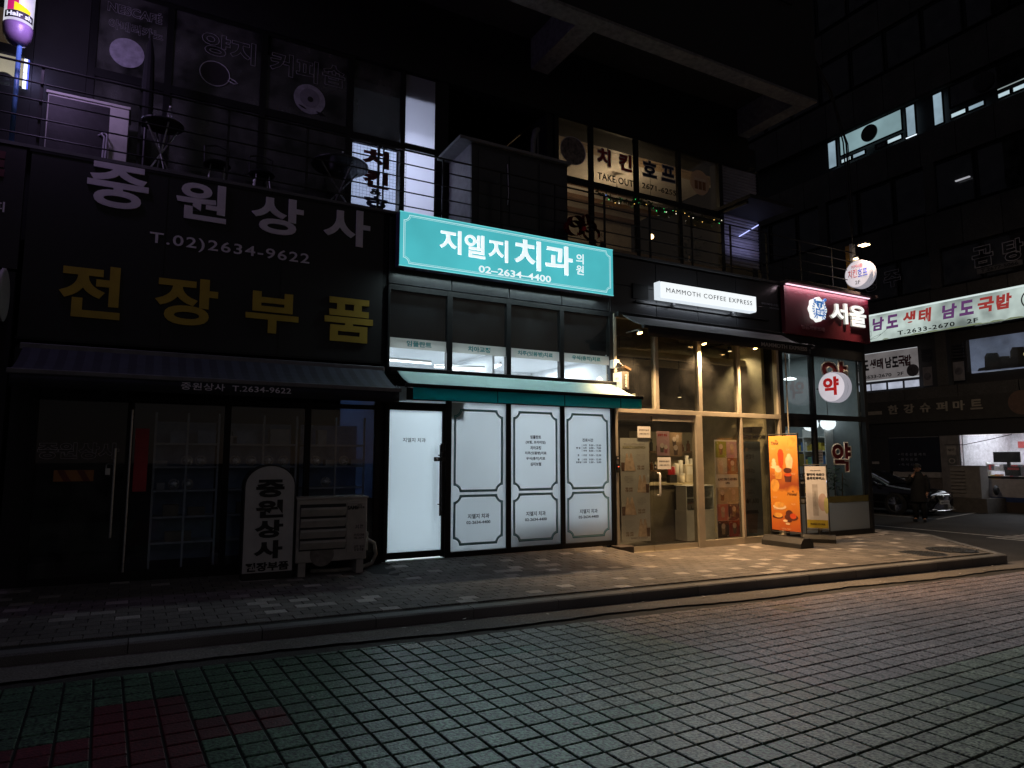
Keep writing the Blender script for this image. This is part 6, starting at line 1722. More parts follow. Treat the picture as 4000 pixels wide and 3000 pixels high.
DS1 = disc_sign('round_pharmacy_sign', 'glowing round white sign with one red Korean syllable before the pharmacy window', 12.33, -0.41, 3.07, 0.312, 0.0)
text('약', -0.405, 3.09, 0.36, 0.38, 12.324, pm('bright_red', (0.60, 0.012, 0.015), 0.5, emit=0.35, ecol=(0.75, 0.02, 0.02)), DS1, plane='S', name='letter', ext=0.004, bold=0.045)
DS2 = disc_sign('round_pub_sign', 'glowing round white pub sign at the balcony corner under a floodlight', 13.65, -0.24, 5.66, 0.31, 0.05)
M_dr = pm('disc_red', (0.30, 0.02, 0.03), 0.5, emit=0.25, ecol=(0.4, 0.03, 0.05))
M_db = pm('disc_blue', (0.02, 0.03, 0.28), 0.5, emit=0.25, ecol=(0.03, 0.05, 0.4))
text('치커니즘', -0.24, 5.83, 0.27, 0.075, 13.644, M_dr, DS2, plane='S', ext=0.002, bold=0.01)
text('치킨', -0.125, 5.68, 0.21, 0.19, 13.644, M_dr, DS2, plane='S', ext=0.002, bold=0.01)
text('호프', -0.365, 5.67, 0.23, 0.18, 13.644, M_db, DS2, plane='S', ext=0.002, bold=0.01)
text('2F', -0.24, 5.47, 0.12, 0.08, 13.644, M_ink, DS2, plane='S', ext=0.002, bold=0.0)
PT = thing('sign_post', 'short pale and ochre square post carrying the floodlight above the round pub sign', 'post', (13.9, 0.05, 5.24))
bx('post', 13.86, 13.96, 0.06, 0.16, 5.24, 6.42, pm('post_ochre', (0.42, 0.24, 0.06), 0.5), PT)
bx('post_face', 13.855, 13.965, -0.01, 0.055, 5.6, 6.44, pm('post_white', (0.6, 0.6, 0.62), 0.5), PT)
FLD = thing('floodlight', 'bright warm floodlight on an arm above the round pub sign', 'lamp', (13.7, -0.4, 6.25))
MB().tube([(13.86, 0.0, 6.33), (13.72, -0.2, 6.33), (13.62, -0.40, 6.30)], 0.012, 6).build('arm', M_steel, FLD)
bx('housing', 13.50, 13.68, -0.56, -0.38, 6.24, 6.29, M_steel, FLD, bevel=0.006)
bx('lens', 13.51, 13.67, -0.555, -0.385, 6.225, 6.239, em('flood_warm', (1.0, 0.70, 0.36), 12), FLD)
lamp('flood_light', 'SPOT', (13.56, -0.66, 6.2), FLOOD_W, (1.0, 0.74, 0.50), 0.08, direction=(0.9, -0.25, -1), parent=FLD, spot=150)
FL2 = thing('small_floodlight', 'small warm lamp right on top of the round pub sign', 'lamp', (13.7, -0.2, 6.03))
MB().lathe((13.68, -0.2, 6.02), (0, 0, 1), [(0.05, 0), (0.06, 0.03), (0.03, 0.06)], 14).build('housing', M_steel, FL2)
MB().cyl((13.68, -0.2, 6.005), (0, 0, 1), 0.05, 0.014, 14).build('lens', em('flood_warm', (1.0, 0.70, 0.36), 12), FL2)
CBL = thing('hanging_cables', 'bundle of black cables hanging from the overhang down to the sign post', 'cable', (13.9, 0.05, 6.4))
for k, (x0, x1) in enumerate(((13.80, 13.86), (13.72, 13.74), (13.92, 13.90))):
    MB().tube([(11.99, -0.5 + 0.06 * k, 10.4), (13.0, -0.3, 9.7 - 0.1 * k), (x0 + 0.05 - 0.03 * k, -0.02, 8.8), (x1 + 0.05 * math.sin(k), -0.03, 7.4), (13.9, 0.0, 6.4)], 0.022 - 0.005 * k, 6).build('cable', M_black, CBL, smooth=True)

# ------------------------------------------------------------------ standing banners on the pavement
def standee(p0, p1, zb, zt, label, base_h=0.17, base_w=0.26):
    """banner frame standing in a heavy black foot; p0 -> p1 is the width of the face"""
    a, b = Vector((*p0, 0)), Vector((*p1, 0))
    u = (b - a).normalized(); n = Vector((u.y, -u.x, 0))
    t = thing('standing_banner', label, 'banner stand', tuple((a + b) / 2), 'banner stands on the pavement')
    F = lambda s, d, z: a + u * s + n * d + Vector((0, 0, z))
    L = (b - a).length
    for s in (-0.02, L + 0.02): MB().tube([F(s, 0, 0.1), F(s, 0, zt + 0.03)], 0.011, 6).build('pole', M_black, t)
    MB().tube([F(-0.02, 0, zt + 0.03), F(L + 0.02, 0, zt + 0.03)], 0.010, 6).tube([F(-0.02, 0, zb - 0.03), F(L + 0.02, 0, zb - 0.03)], 0.010, 6).build('cross_bar', M_black, t)
    prof = [(-base_w / 2, 0.0), (base_w / 2, 0.0), (base_w / 2, base_h * 0.55), (base_w * 0.28, base_h), (-base_w * 0.28, base_h), (-base_w / 2, base_h * 0.55)]
    MB().prism([F(-0.12, d, z + 0.002) for d, z in prof], u * (L + 0.24)).build('base', pm('rubber_foot', (0.02, 0.019, 0.018), 0.6, var=0.3), t, bevel=0.008)
    return t, F, L, u, n
OB, F, L, u, n = standee((10.5, -0.34), (10.5, -0.97), 0.30, 2.04, 'tall orange drink and dessert banner on a black foot outside the coffee shop', 0.20, 0.34)
def poster_mat():
    m, nt, out = _nt('orange_poster')
    nn, l = nt.nodes, nt.links
    b = nn.new('ShaderNodeBsdfPrincipled')
    tc = nn.new('ShaderNodeTexCoord')
    sp = nn.new('ShaderNodeSeparateXYZ'); l.new(tc.outputs['Object'], sp.inputs[0])
    no = nn.new('ShaderNodeTexNoise'); no.inputs['Scale'].default_value = 4; l.new(tc.outputs['Object'], no.inputs['Vector'])
    ad = nn.new('ShaderNodeMath'); ad.operation = 'MULTIPLY_ADD'; ad.inputs[1].default_value = 0.35
    l.new(no.outputs['Fac'], ad.inputs[0]); l.new(sp.outputs['Z'], ad.inputs[2])
    r = nn.new('ShaderNodeValToRGB')
    r.color_ramp.interpolation = 'LINEAR'
    els = [(0.28, (0.36, 0.05, 0.015)), (0.60, (0.52, 0.12, 0.02)), (1.05, (0.66, 0.25, 0.03)), (1.20, (0.66, 0.24, 0.03)), (1.30, (0.30, 0.06, 0.02)), (1.6, (0.62, 0.20, 0.03)), (2.1, (0.80, 0.38, 0.08))]
    e = r.color_ramp.elements
    while len(e) < len(els): e.new(0.5)
    for k, (p, c) in enumerate(els): e[k].position = p / 2.5; e[k].color = (*c, 1)
    sc = nn.new('ShaderNodeMath'); sc.operation = 'MULTIPLY'; sc.inputs[1].default_value = 1 / 2.5
    l.new(ad.outputs[0], sc.inputs[0]); l.new(sc.outputs[0], r.inputs[0])
    l.new(r.outputs[0], b.inputs['Base Color']); b.inputs['Roughness'].default_value = 0.45
    l.new(b.outputs[0], out.inputs['Surface'])
    return m
def flat(t, F, pts, d, name, mat):
    o = MB().face([F(s, d, z) for s, z in pts]).build(name, mat, t); return o
def disc_pts(s, z, rs, rz, k=18, a0=0, a1=360): return [(s + rs * math.cos(R(a0 + (a1 - a0) * i / k)), z + rz * math.sin(R(a0 + (a1 - a0) * i / k))) for i in range(k + (a1 - a0 < 360))]
sheet = MB().prism([F(0, 0, 0.30), F(L, 0, 0.30), F(L, 0, 2.04), F(0, 0, 2.04)], n * 0.004).build('sheet', poster_mat(), OB)
fr_ = lambda s, z: (F(s, 0.0045, z), u, Vector((0, 0, 1)))
def ptext(s_, sx, z, w, h, m, **k): text(s_, 0, 0, w, h, 0, m, OB, frame=fr_(sx, z), ext=0, **k)
M_brn = pm('poster_brown', (0.07, 0.02, 0.01), 0.6)
M_orl = pm('poster_cream', (0.80, 0.58, 0.34), 0.6, var=0.2)
M_orr = pm('poster_redorange', (0.60, 0.07, 0.015), 0.5, var=0.2)
M_ord = pm('poster_dark', (0.10, 0.025, 0.015), 0.5, var=0.3)
M_org = pm('poster_gold', (0.70, 0.33, 0.06), 0.5, var=0.3)
ptext('RE:', 0.17, 1.95, 0.04, 0.03, M_brn, bold=0.03)
ptext('Think', 0.14, 1.905, 0.18, 0.06, M_brn, shear=0.3)
ptext('RE:', 0.50, 1.02, 0.04, 0.03, M_brn, bold=0.03)
ptext('Newal', 0.48, 0.975, 0.22, 0.06, M_brn, shear=0.3)
for (sx, z, w) in ((0.1, 1.8, 0.09), (0.42, 1.78, 0.08), (0.52, 1.34, 0.1), (0.1, 1.31, 0.09), (0.5, 0.79, 0.1), (0.1, 0.90, 0.1), (0.1, 0.68, 0.1), (0.32, 0.335, 0.22)):
    ptext('신메뉴 맛있는\n디저트 세트', sx, z, w, 0.03, M_orl, bold=0.0)
for pts, d, nm, mm in ((disc_pts(0.515, 1.9, 0.10, 0.11), .0047, 'blossom_print', M_org), (disc_pts(0.105, 1.12, 0.10, 0.12), .0047, 'blossom_print', M_org),
    ([(0.21, 1.49), (0.31, 1.49), (0.33, 1.72), (0.19, 1.72)], .006, 'red_drink_print', M_orr), (disc_pts(0.26, 1.735, 0.06, 0.06), .0062, 'red_drink_top_print', M_orr), ([(0.22, 1.44), (0.30, 1.44), (0.29, 1.49), (0.23, 1.49)], .0061, 'red_drink_foot_print', M_orr),
    ([(0.38, 1.44), (0.50, 1.44), (0.53, 1.58), (0.36, 1.58)], .006, 'cream_cup_print', M_orl), (disc_pts(0.445, 1.60, 0.08, 0.07), .0062, 'cream_print', M_orl), (disc_pts(0.445, 1.66, 0.045, 0.05), .0064, 'cream_print', M_orl),
    (disc_pts(0.10, 1.52, 0.055, 0.05), .006, 'pastry_print', M_orl), (disc_pts(0.10, 1.58, 0.04, 0.04), .0062, 'pastry_print', M_orl), (disc_pts(0.13, 1.46, 0.11, 0.03), .0058, 'plate_print', M_orl),
    ([(0.13, 1.24), (0.26, 1.24), (0.28, 1.38), (0.11, 1.38)], .0066, 'cup_print', M_org), (disc_pts(0.195, 1.41, 0.075, 0.05), .0068, 'cream_print', M_orl),
    ([(0.34, 1.19), (0.47, 1.19), (0.49, 1.32), (0.32, 1.32)], .0066, 'glass_print', M_ord), (disc_pts(0.405, 1.32, 0.085, 0.03), .0068, 'glass_top_print', M_orr), (disc_pts(0.40, 1.40, 0.09, 0.05), .006, 'cake_print', M_ord),
    (disc_pts(0.19, 0.73, 0.15, 0.05), .006, 'plate_print', M_orl), (disc_pts(0.19, 0.765, 0.12, 0.055), .0062, 'croissant_print', M_org), (disc_pts(0.14, 0.545, 0.12, 0.035), .006, 'plate_print', M_ord), (disc_pts(0.15, 0.575, 0.10, 0.045), .0062, 'bread_print', M_org),
    (disc_pts(0.44, 0.55, 0.15, 0.06), .006, 'bowl_print', M_ord), (disc_pts(0.40, 0.61, 0.08, 0.07), .0064, 'roast_print', M_ord), (disc_pts(0.48, 0.575, 0.07, 0.05), .0066, 'carrot_print', M_orr),
    (disc_pts(0.31, 0.48, 0.055, 0.022), .0064, 'spoon_print', M_orl), (disc_pts(0.36, 0.43, 0.05, 0.02), .0066, 'spoon_print', M_orl), (disc_pts(0.40, 0.48, 0.05, 0.02), .0065, 'spoon_print', M_ord)):
    flat(OB, F, pts, d, nm, mm)
WB, F, L, u, n = standee((11.46, -0.36), (11.68, -0.66), 0.28, 1.47, 'white ointment advertising banner on a black foot beside the pharmacy door', 0.16, 0.28)
MB().prism([F(0, 0, 0.28), F(L, 0, 0.28), F(L, 0, 1.47), F(0, 0, 1.47)], n * 0.004).build('sheet', pm('banner_white', (0.62, 0.62, 0.66), 0.5, var=0.06), WB)
KW = L / 0.42
F0 = F
F = lambda s_, d_, z_: F0(s_ * KW, d_, z_)
fr_ = lambda s, z: (F(s, 0.0045, z), u, Vector((0, 0, 1)))
text('흉터에 바르다', 0, 0, 0.36 * KW, 0.06, 0, M_ink, WB, frame=fr_(0.21, 1.31), ext=0, bold=0.05)
text('콘투락투벡스', 0, 0, 0.36 * KW, 0.06, 0, M_ink, WB, frame=fr_(0.21, 1.235), ext=0, bold=0.05)
text('바르는 흉터치료제', 0, 0, 0.2 * KW, 0.025, 0, M_ink, WB, frame=fr_(0.21, 1.385), ext=0, bold=0.03)
flat(WB, F, [(0.13, 0.52), (0.24, 0.52), (0.24, 1.12), (0.13, 1.12)], .0048, 'tube_print', pm('tube_grey', (0.42, 0.41, 0.43), 0.5, var=0.2))
flat(WB, F, disc_pts(0.33, 0.78, 0.09, 0.17), .0047, 'hand_print', pm('skin_print', (0.50, 0.38, 0.36), 0.6, var=0.1))
flat(WB, F, disc_pts(0.40, 0.72, 0.05, 0.16, 14), .0049, 'green_print', pm('green_print', (0.42, 0.42, 0.18), 0.6))
flat(WB, F, [(0.0, 0.285), (0.42, 0.285), (0.42, 0.44), (0.0, 0.44)], .0047, 'yellow_band', pm('yellow_band', (0.42, 0.33, 0.03), 0.5))
text('CONTRACTUBEX', 0, 0, 0.34, 0.03, 0, M_txtg, WB, frame=(F(0.185, 0.0052, 0.82), Vector((0, 0, 1)), -u), ext=0, bold=0.03)
text('약국에서 만나세요', 0, 0, 0.3 * KW, 0.04, 0, M_ink, WB, frame=fr_(0.21, 0.36), ext=0, bold=0.03)
DPO = thing('door_poster', 'black and yellow bottle poster on the lower pharmacy door glass', 'poster', (11.95, -0.01, 0.85))
bx('sheet', 11.72, 12.12, -0.012, -0.008, 0.86, 1.2, M_ink, DPO)
bx('bottle_print', 11.88, 12.0, -0.0145, -0.0125, 0.92, 1.05, pm('box_yellow', (0.55, 0.42, 0.06), 0.5), DPO)
text('비타민 충전', 11.92, 1.13, 0.3, 0.05, -0.0125, M_whl, DPO, ext=0, bold=0.03)

# ================================================================== BUILDING ACROSS THE SIDE STREET (faces -x)
XW = 26.5
RB = thing('corner_building', 'tall dark panel-clad block across the side street with lit upper windows', 'building', (XW + 4, 5, -0.2))
M_clad = granite('dark_cladding', (0.060, 0.057, 0.054), speck=0.25, rough=0.7, scale=25, bump=0.15)
M_cladd = pm('dark_recess', (0.02, 0.02, 0.022), 0.7, var=0.3)
bx('core_wall', XW + 0.30, XW + 10, -14, 24, 3.95, 36, M_cladd, RB)
bx('core_wall', XW + 4.0, XW + 10, -14, 24, -0.3, 3.949, M_cladd, RB)
def panels(z0, z1, w=1.34, y0=-13.4, y1=22):
    y = y0
    while y < y1:
        bx('clad_panel', XW, XW + 0.28, y + 0.012, y + w - 0.012, z0, z1, M_clad, RB); y += w
panels(9.62, 11.05); panels(13.1, 14.42); panels(7.55, 8.1); panels(3.93, 4.36, 2.0); panels(16.0, 17.6); panels(19.6, 21.0)
for y in (-9.4, -5.4, -1.4, 1.5, 5.08, 9.8, 13.8, 17.8):
    bx('pilaster', XW - 0.03, XW + 0.29, y - 0.2, y + 0.2, 4.37, 7.54, M_clad, RB)
    bx('pilaster', XW - 0.03, XW + 0.29, y - 0.2, y + 0.2, 8.11, 9.61, M_clad, RB)
    bx('pilaster', XW - 0.03, XW + 0.29, y - 0.2, y + 0.2, 11.06, 13.09, M_clad, RB)
def swin(y0, y1, z0, z1, mat, fr=M_blackalu, dep=0.12):
    f = MB().box(XW + 0.02, XW + 0.1, y0, y1, z0, z0 + 0.04).box(XW + 0.02, XW + 0.1, y0, y1, z1 - 0.04, z1).box(XW + 0.02, XW + 0.1, y0, y0 + 0.04, z0 + 0.04, z1 - 0.04).box(XW + 0.02, XW + 0.1, y1 - 0.04, y1, z0 + 0.04, z1 - 0.04).build('window', fr, RB)
    bx('pane', XW + 0.06, XW + 0.066, y0 + 0.04, y1 - 0.04, z0 + 0.04, z1 - 0.04, mat, f)
    return f
M_pane_l = em('lit_blind', (0.26, 0.40, 0.43), 0.75, var=0.2, scale=0.8)
M_pane_b = em('lit_bright', (0.52, 0.68, 0.74), 0.9, var=0.1)
M_pane_w = em('lit_bluish', (0.30, 0.42, 0.50), 0.8, var=0.25, scale=1.5)
# lit office floor
swin(8.96, 9.42, 14.54, 15.82, M_pane_w)
swin(5.99, 8.82, 14.92, 15.86, M_pane_l)
for (a, b, m) in ((8.27, 8.80, M_pane_b), (7.62, 8.24, M_pane_w), (6.72, 7.2, M_glassdk), (6.03, 6.69, M_pane_b)): swin(a, b, 14.56, 14.80, m)
swin(5.44, 5.86, 14.50, 15.82, M_pane_w)
bx('light_edge', XW - 0.02, XW + 0.02, 5.44, 5.86, 14.47, 14.50, em('lit_edge', (0.8, 0.9, 1.0), 1.3), RB)
swin(4.38, 4.79, 14.50, 15.82, M_pane_w)
for (a, b, m) in ((3.58, 4.17, M_pane_b), (2.95, 3.55, M_pane_w), (2.1, 2.55, M_pane_b), (1.1, 2.07, M_pane_b)): swin(a, b, 14.52, 14.76, m)
swin(1.0, 4.17, 14.95, 15.86, M_glassdk)
MB().box(XW + 0.0, XW + 0.02, -3, 2.5, 14.86, 14.89).build('light_edge', em('lit_edge_dim', (0.35, 0.42, 0.42), 0.7), RB)
for (y, z, lb) in ((7.40, 15.40, 'dark round exhaust fan set in the large lit upper window'), (2.95, 15.42, 'dark round exhaust fan in the unlit upper window at the right')):
    t = thing('exhaust_fan', lb, 'fan', (XW, y, z), 'round exhaust fans in the upper windows')
    MB().lathe((XW - 0.02, y, z), (1, 0, 0), [(0.33, 0), (0.36, 0.01), (0.36, 0.06), (0.30, 0.07)], 30).build('housing', M_black, t)
    for k in range(5):
        a = R(72 * k); c, s = math.cos(a), math.sin(a)
        MB().prism([(XW - 0.03, y + 0.06 * c, z + 0.06 * s), (XW - 0.03, y + 0.28 * c - 0.08 * s, z + 0.28 * s + 0.08 * c), (XW - 0.03, y + 0.28 * c + 0.08 * s, z + 0.28 * s - 0.08 * c)], (0.01, 0, 0)).build('blade', M_black, t)
# dark windows of the other floors
for z0, z1 in ((11.15, 13.0), (17.75, 19.5), (21.2, 23.2)):
    for k in range(22):
        y = -12 + k * 1.55
        if abs(((y + 0.75) - 5.08)) < 0.55: continue
        swin(y, y + 1.45, z0, z1, M_glassdk)
for k in range(20):
    y = -12 + k * 1.55
    swin(y, y + 1.45, 8.15, 9.55, M_glassdk)
M_gline = pm('pale_outline', (0.55, 0.52, 0.58), 0.6)
ZB = thing('window_lettering', 'pale outlined lettering on the dark third-floor windows across the side street', 'lettering', (XW, 5, 8.9))
text('정', 7.75, 8.9, 0.62, 0.66, XW - 0.035, M_gline, ZB, plane='S', ext=0, outline=0.018, bold=0.05, name='letter')
text('주', 6.78, 8.9, 0.72, 0.70, XW - 0.035, M_gline, ZB, plane='S', ext=0, outline=0.018, bold=0.05, name='letter')
text('곰', 3.40, 8.93, 0.72, 0.78, XW - 0.035, M_gline, ZB, plane='S', ext=0, outline=0.018, bold=0.05, name='letter')
text('탕', 2.42, 8.90, 0.66, 0.78, XW - 0.035, M_gline, ZB, plane='S', ext=0, outline=0.018, bold=0.05, name='letter')
pill = bx('number_strip', XW - 0.04, XW - 0.034, 2.16, 3.62, 8.31, 8.50, pm('pill_grey', (0.16, 0.155, 0.16), 0.6), ZB)
text('T.2677-5066', 2.89, 8.405, 1.2, 0.13, XW - 0.041, M_ink, pill, plane='S', ext=0.002, bold=0.03)

# long lit restaurant sign
NSG = thing('restaurant_sign', 'long lit pale green restaurant sign with purple and red brush lettering', 'sign', (XW - 0.2, 4, 6.9))
M_nf = em('restaurant_face', (0.50, 0.60, 0.56), 0.74, var=0.62, scale=0.9)
bx('case', XW - 0.30, XW - 0.02, -1.5, 8.1, 6.40, 7.56, M_blackalu, NSG)
bx('face_panel', XW - 0.312, XW - 0.302, -1.48, 8.08, 6.42, 7.54, M_nf, NSG)
bx('tube_glow_edge', XW - 0.314, XW - 0.311, -1.46, 8.06, 7.47, 7.53, em('restaurant_edge', (0.75, 0.88, 0.86), 0.9), NSG)
gr = MB()
for k in range(24):
    y = random.uniform(-1.0, 8.0); w = random.uniform(0.2, 0.9); hh_ = random.uniform(0.015, 0.05)
    gr.face([(XW - 0.3125, y, 6.425), (XW - 0.3125, y - w, 6.425), (XW - 0.3125, y - w * 0.7, 6.425 + hh_), (XW - 0.3125, y - w * 0.3, 6.425 + hh_ * 1.2)])
gr.build('grime', pm('sign_grime', (0.10, 0.12, 0.07), 0.8, var=0.5, scale=20, emit=0.9, ecol=(0.16, 0.19, 0.10)), NSG, kind='stuff')
M_pur = em('sign_purple', (0.14, 0.05, 0.17), 0.75)
M_rds = em('sign_red', (0.34, 0.04, 0.035), 0.85)
for ch, y, m, w, z in (('남', 7.40, M_pur, 0.50, 7.12), ('도', 6.83, M_pur, 0.50, 7.12), ('생', 6.12, M_rds, 0.52, 7.12), ('태', 5.52, M_rds, 0.52, 7.13), ('남', 4.62, M_pur, 0.54, 7.11), ('도', 4.04, M_pur, 0.50, 7.12), ('국', 3.38, M_rds, 0.54, 7.11), ('밥', 2.80, M_rds, 0.50, 7.11)):
    text(ch, y - 0.10, z - 0.02, w, 0.54, XW - 0.3135, m, NSG, plane='S', name='letter', ext=0.003, bold=0.045, shear=0.12)
text('T.2633-2670   2F', 5.05, 6.59, 2.95, 0.17, XW - 0.3135, M_ink, NSG, plane='S', ext=0.003, bold=0.02, space=1.15, name='phone_number')
pot = MB()
for k in range(26):
    a = R(k * 14)
    pot.tube([(XW - 0.315, 1.75 + 0.42 * math.cos(a), 7.0 + 0.36 * math.sin(a)), (XW - 0.315, 1.75 + 0.42 * math.cos(a + 0.24), 7.0 + 0.36 * math.sin(a + 0.24))], 0.022, 4)
pot.build('pot_drawing', M_ink, NSG)
dwg = MB()
dwg.tube([(XW - 0.315, 7.80, 6.62), (XW - 0.315, 7.82, 6.82), (XW - 0.315, 7.62, 6.84), (XW - 0.315, 7.62, 6.66), (XW - 0.315, 7.80, 6.62)], 0.007, 4)
dwg.tube([(XW - 0.315, 7.7, 6.5), (XW - 0.315, 7.4, 6.54), (XW - 0.315, 7.2, 6.68), (XW - 0.315, 7.5, 6.6), (XW - 0.315, 7.7, 6.5)], 0.006, 4)
dwg.tube([(XW - 0.315, 7.3, 6.6), (XW - 0.315, 6.95, 6.82)], 0.006, 4)
dwg.build('sketch_drawing', pm('sketch_grey', (0.12, 0.15, 0.14), 0.7), NSG)
lamp('sign_light', 'AREA', (XW - 0.36, 3.3, 6.9), 30, (0.85, 1.0, 0.95), 0.9, 9.0, (-1, 0, -0.3), NSG)

# second-floor windows below the sign
RW = thing('restaurant_windows', 'second-floor restaurant windows below the long sign, partly lit', 'window wall', (XW, 5, 4.4))
M_ns2 = em('window_sign_face', (0.165, 0.15, 0.15), 0.7, var=0.2)
ws = bx('window_sign', XW - 0.05, XW - 0.03, 5.95, 9.1, 4.80, 5.98, M_ns2, RW)
bx('edge_light', XW - 0.055, XW - 0.051, 5.95, 9.1, 5.955, 5.98, em('edge_white', (0.5, 0.52, 0.55), 0.7), RW)
bx('edge_light', XW - 0.055, XW - 0.051, 5.95, 9.1, 4.80, 4.85, em('edge_white', (0.5, 0.52, 0.55), 0.7), RW)
M_dkp = pm('dark_navy_print', (0.015, 0.015, 0.02), 0.6)
M_dkr = pm('dark_red_print', (0.10, 0.02, 0.03), 0.6)
for ch, y, m in (('남', 8.5, M_dkp), ('도', 8.12, M_dkp), ('생', 7.80, M_dkr), ('태', 7.50, M_dkr), ('남', 7.14, M_dkp), ('도', 6.86, M_dkp), ('국', 6.60, M_dkr), ('밥', 6.34, M_dkr)):
    text(ch, y, 5.50, 0.27, 0.44, XW - 0.052, m, ws, plane='S', name='letter', ext=0.002, bold=0.045)
text('T.2633-2670   2F', 7.5, 5.005, 1.9, 0.14, XW - 0.052, M_dkp, ws, plane='S', ext=0.002, bold=0.02)
MB().cyl((XW - 0.052, 6.18, 5.08), (-1, 0, 0), 0.24, 0.004, 26).build('soup_print', pm('soup_print', (0.09, 0.085, 0.10), 0.6, var=0.6, scale=8), ws)
M_lw = em('low_lit_pane', (0.42, 0.45, 0.55), 0.85, var=0.35, scale=2)
for a, b in ((6.00, 6.56), (6.66, 7.24), (7.34, 7.95), (8.02, 8.6)): 
    bx('lit_pane', XW + 0.0, XW + 0.02, a, b, 4.44, 4.70, M_lw, RW)
for a, b, z0, z1 in ((5.46, 5.80, 4.42, 5.14), (4.30, 4.68, 4.5, 5.2)):
    o = bx('menu_panel', XW - 0.05, XW - 0.03, a, b, z0, z1, pm('menu_grey', (0.17, 0.16, 0.17), 0.6), RW)
    MB().cyl((XW - 0.052, (a + b) / 2, (z0 + z1) / 2), (-1, 0, 0), 0.14, 0.004, 20).build('dish_print', pm('soup_print', (0.09, 0.085, 0.10), 0.6), o)
for k in range(5):
    bx('louvre', XW - 0.02, XW + 0.02, 5.46, 5.84, 5.4 + k * 0.1, 5.46 + k * 0.1, M_cladd, RW)
    bx('louvre', XW - 0.02, XW + 0.02, 4.30, 4.70, 5.35 + k * 0.12, 5.42 + k * 0.12, M_cladd, RW)
bg_ = bx('big_pane', XW + 0.02, XW + 0.03, -1.2, 4.2, 4.8, 5.96, M_glass, RW)
bx('room_back', XW + 0.24, XW + 0.28, -1.2, 4.2, 4.75, 6.0, em('dim_room', (0.10, 0.115, 0.16), 0.8, var=0.6, scale=0.9), RW)
for (y, z, w, h) in ((3.45, 5.10, 0.50, 0.62), (3.05, 5.02, 0.42, 0.44), (2.62, 5.15, 0.5, 0.72), (2.15, 5.0, 0.42, 0.40), (3.2, 4.86, 1.5, 0.12), (1.5, 5.05, 0.9, 0.5), (0.4, 5.0, 1.0, 0.4)):
    MB().prism([(XW + 0.14, y - w / 2, z - h / 2), (XW + 0.14, y + w / 2, z - h / 2), (XW + 0.14, y + w * 0.46, z + h * 0.3), (XW + 0.14, y + w * 0.3, z + h / 2), (XW + 0.14, y - w * 0.36, z + h * 0.46), (XW + 0.14, y - w * 0.48, z + h * 0.2)], (0.06, 0, 0)).build('furniture_shape', M_black, RW)
bx('lit_dish', XW + 0.10, XW + 0.12, 2.3, 2.42, 5.16, 5.26, em('warm_spot', (0.9, 0.75, 0.35), 1.3), RW)

# mart on the ground floor
MT = thing('mart_shopfront', 'ground-floor mart with pale raised lettering and a bright shop window', 'shopfront', (XW, 4, -0.2))
bx('fascia', XW - 0.12, XW + 0.28, -13, 20, 3.05, 3.92, pm('mart_fascia', (0.035, 0.033, 0.03), 0.7, var=0.3), MT)
M_ml = pm('mart_letter', (0.30, 0.27, 0.22), 0.6, var=0.15)
for ch, y in (('한', 7.02), ('강', 6.38), ('슈', 5.75), ('퍼', 5.13), ('마', 4.53), ('트', 3.93)):
    text(ch, y, 3.58, 0.40, 0.36, XW - 0.122, M_ml, MT, plane='S', name='letter', ext=0.03, bold=0.03)
bx('fascia_stripe', XW - 0.13, XW - 0.121, 7.5, 8.8, 3.42, 3.56, M_ml, MT)
MB().cyl((XW - 0.121, 2.5, 3.55), (-1, 0, 0), 0.42, 0.01, 30).build('round_emblem', pm('emblem_brown', (0.12, 0.07, 0.05), 0.6), MT)
bx('shadow_gap', XW - 0.02, XW + 0.28, -13, 20, 2.50, 3.045, M_cladd, MT)
bx('wall_pier', XW - 0.03, XW + 0.25, 4.70, 5.36, -0.25, 2.49, pm('pier_grey', (0.16, 0.15, 0.15), 0.8, var=0.25), MT)
bx('side_wall', XW - 0.02, XW + 0.25, 7.36, 20, -0.25, 2.49, M_cladd, MT)
bx('dark_board', XW - 0.02, XW + 0.22, 5.37, 7.35, 1.14, 2.47, pm('navy_board', (0.006, 0.008, 0.018), 0.5), MT)
bx('board_edge', XW - 0.03, XW - 0.021, 5.4, 7.34, 2.45, 2.47, pm('edge_grey', (0.25, 0.25, 0.27), 0.5), MT)
M_dl = pm('board_letter', (0.22, 0.23, 0.28), 0.6)
for s, z, w in (('• 각 종 선 물 세 트', 1.80, 1.08), ('• 환 자 용 품', 1.60, 0.74), ('• 즉 석 식 품', 1.40, 0.76)):
    text(s, 6.98 - w / 2, z, w, 0.11, XW - 0.0215, M_dl, MT, plane='S', ext=0.002, bold=0.0)
bx('sill_board', XW - 0.10, XW + 0.2, 5.37, 7.2, 0.92, 1.12, pm('sill_grey', (0.28, 0.26, 0.25), 0.7), MT)
bx('low_wall', XW - 0.03, XW + 0.22, 5.37, 7.35, -0.25, 0.91, pm('low_wall', (0.10, 0.085, 0.08), 0.8), MT)
bx('window_frame', XW - 0.03, XW + 0.1, 4.64, 4.70, 0.95, 2.49, M_steel, MT)
bx('window_pane', XW + 0.0, XW + 0.006, -6, 4.64, 1.03, 2.47, M_glass, MT)
bx('sill', XW - 0.08, XW + 0.15, -6, 4.64, 0.93, 1.02, M_cladd, MT)
bx('white_panel', XW - 0.06, XW + 0.1, -6, 3.85, 0.30, 0.92, pm('panel_white', (0.40, 0.38, 0.39), 0.6, var=0.15), MT)
bx('blue_panel', XW - 0.06, XW + 0.1, -6, 3.85, 0.14, 0.297, pm('panel_blue', (0.02, 0.045, 0.14), 0.6), MT)
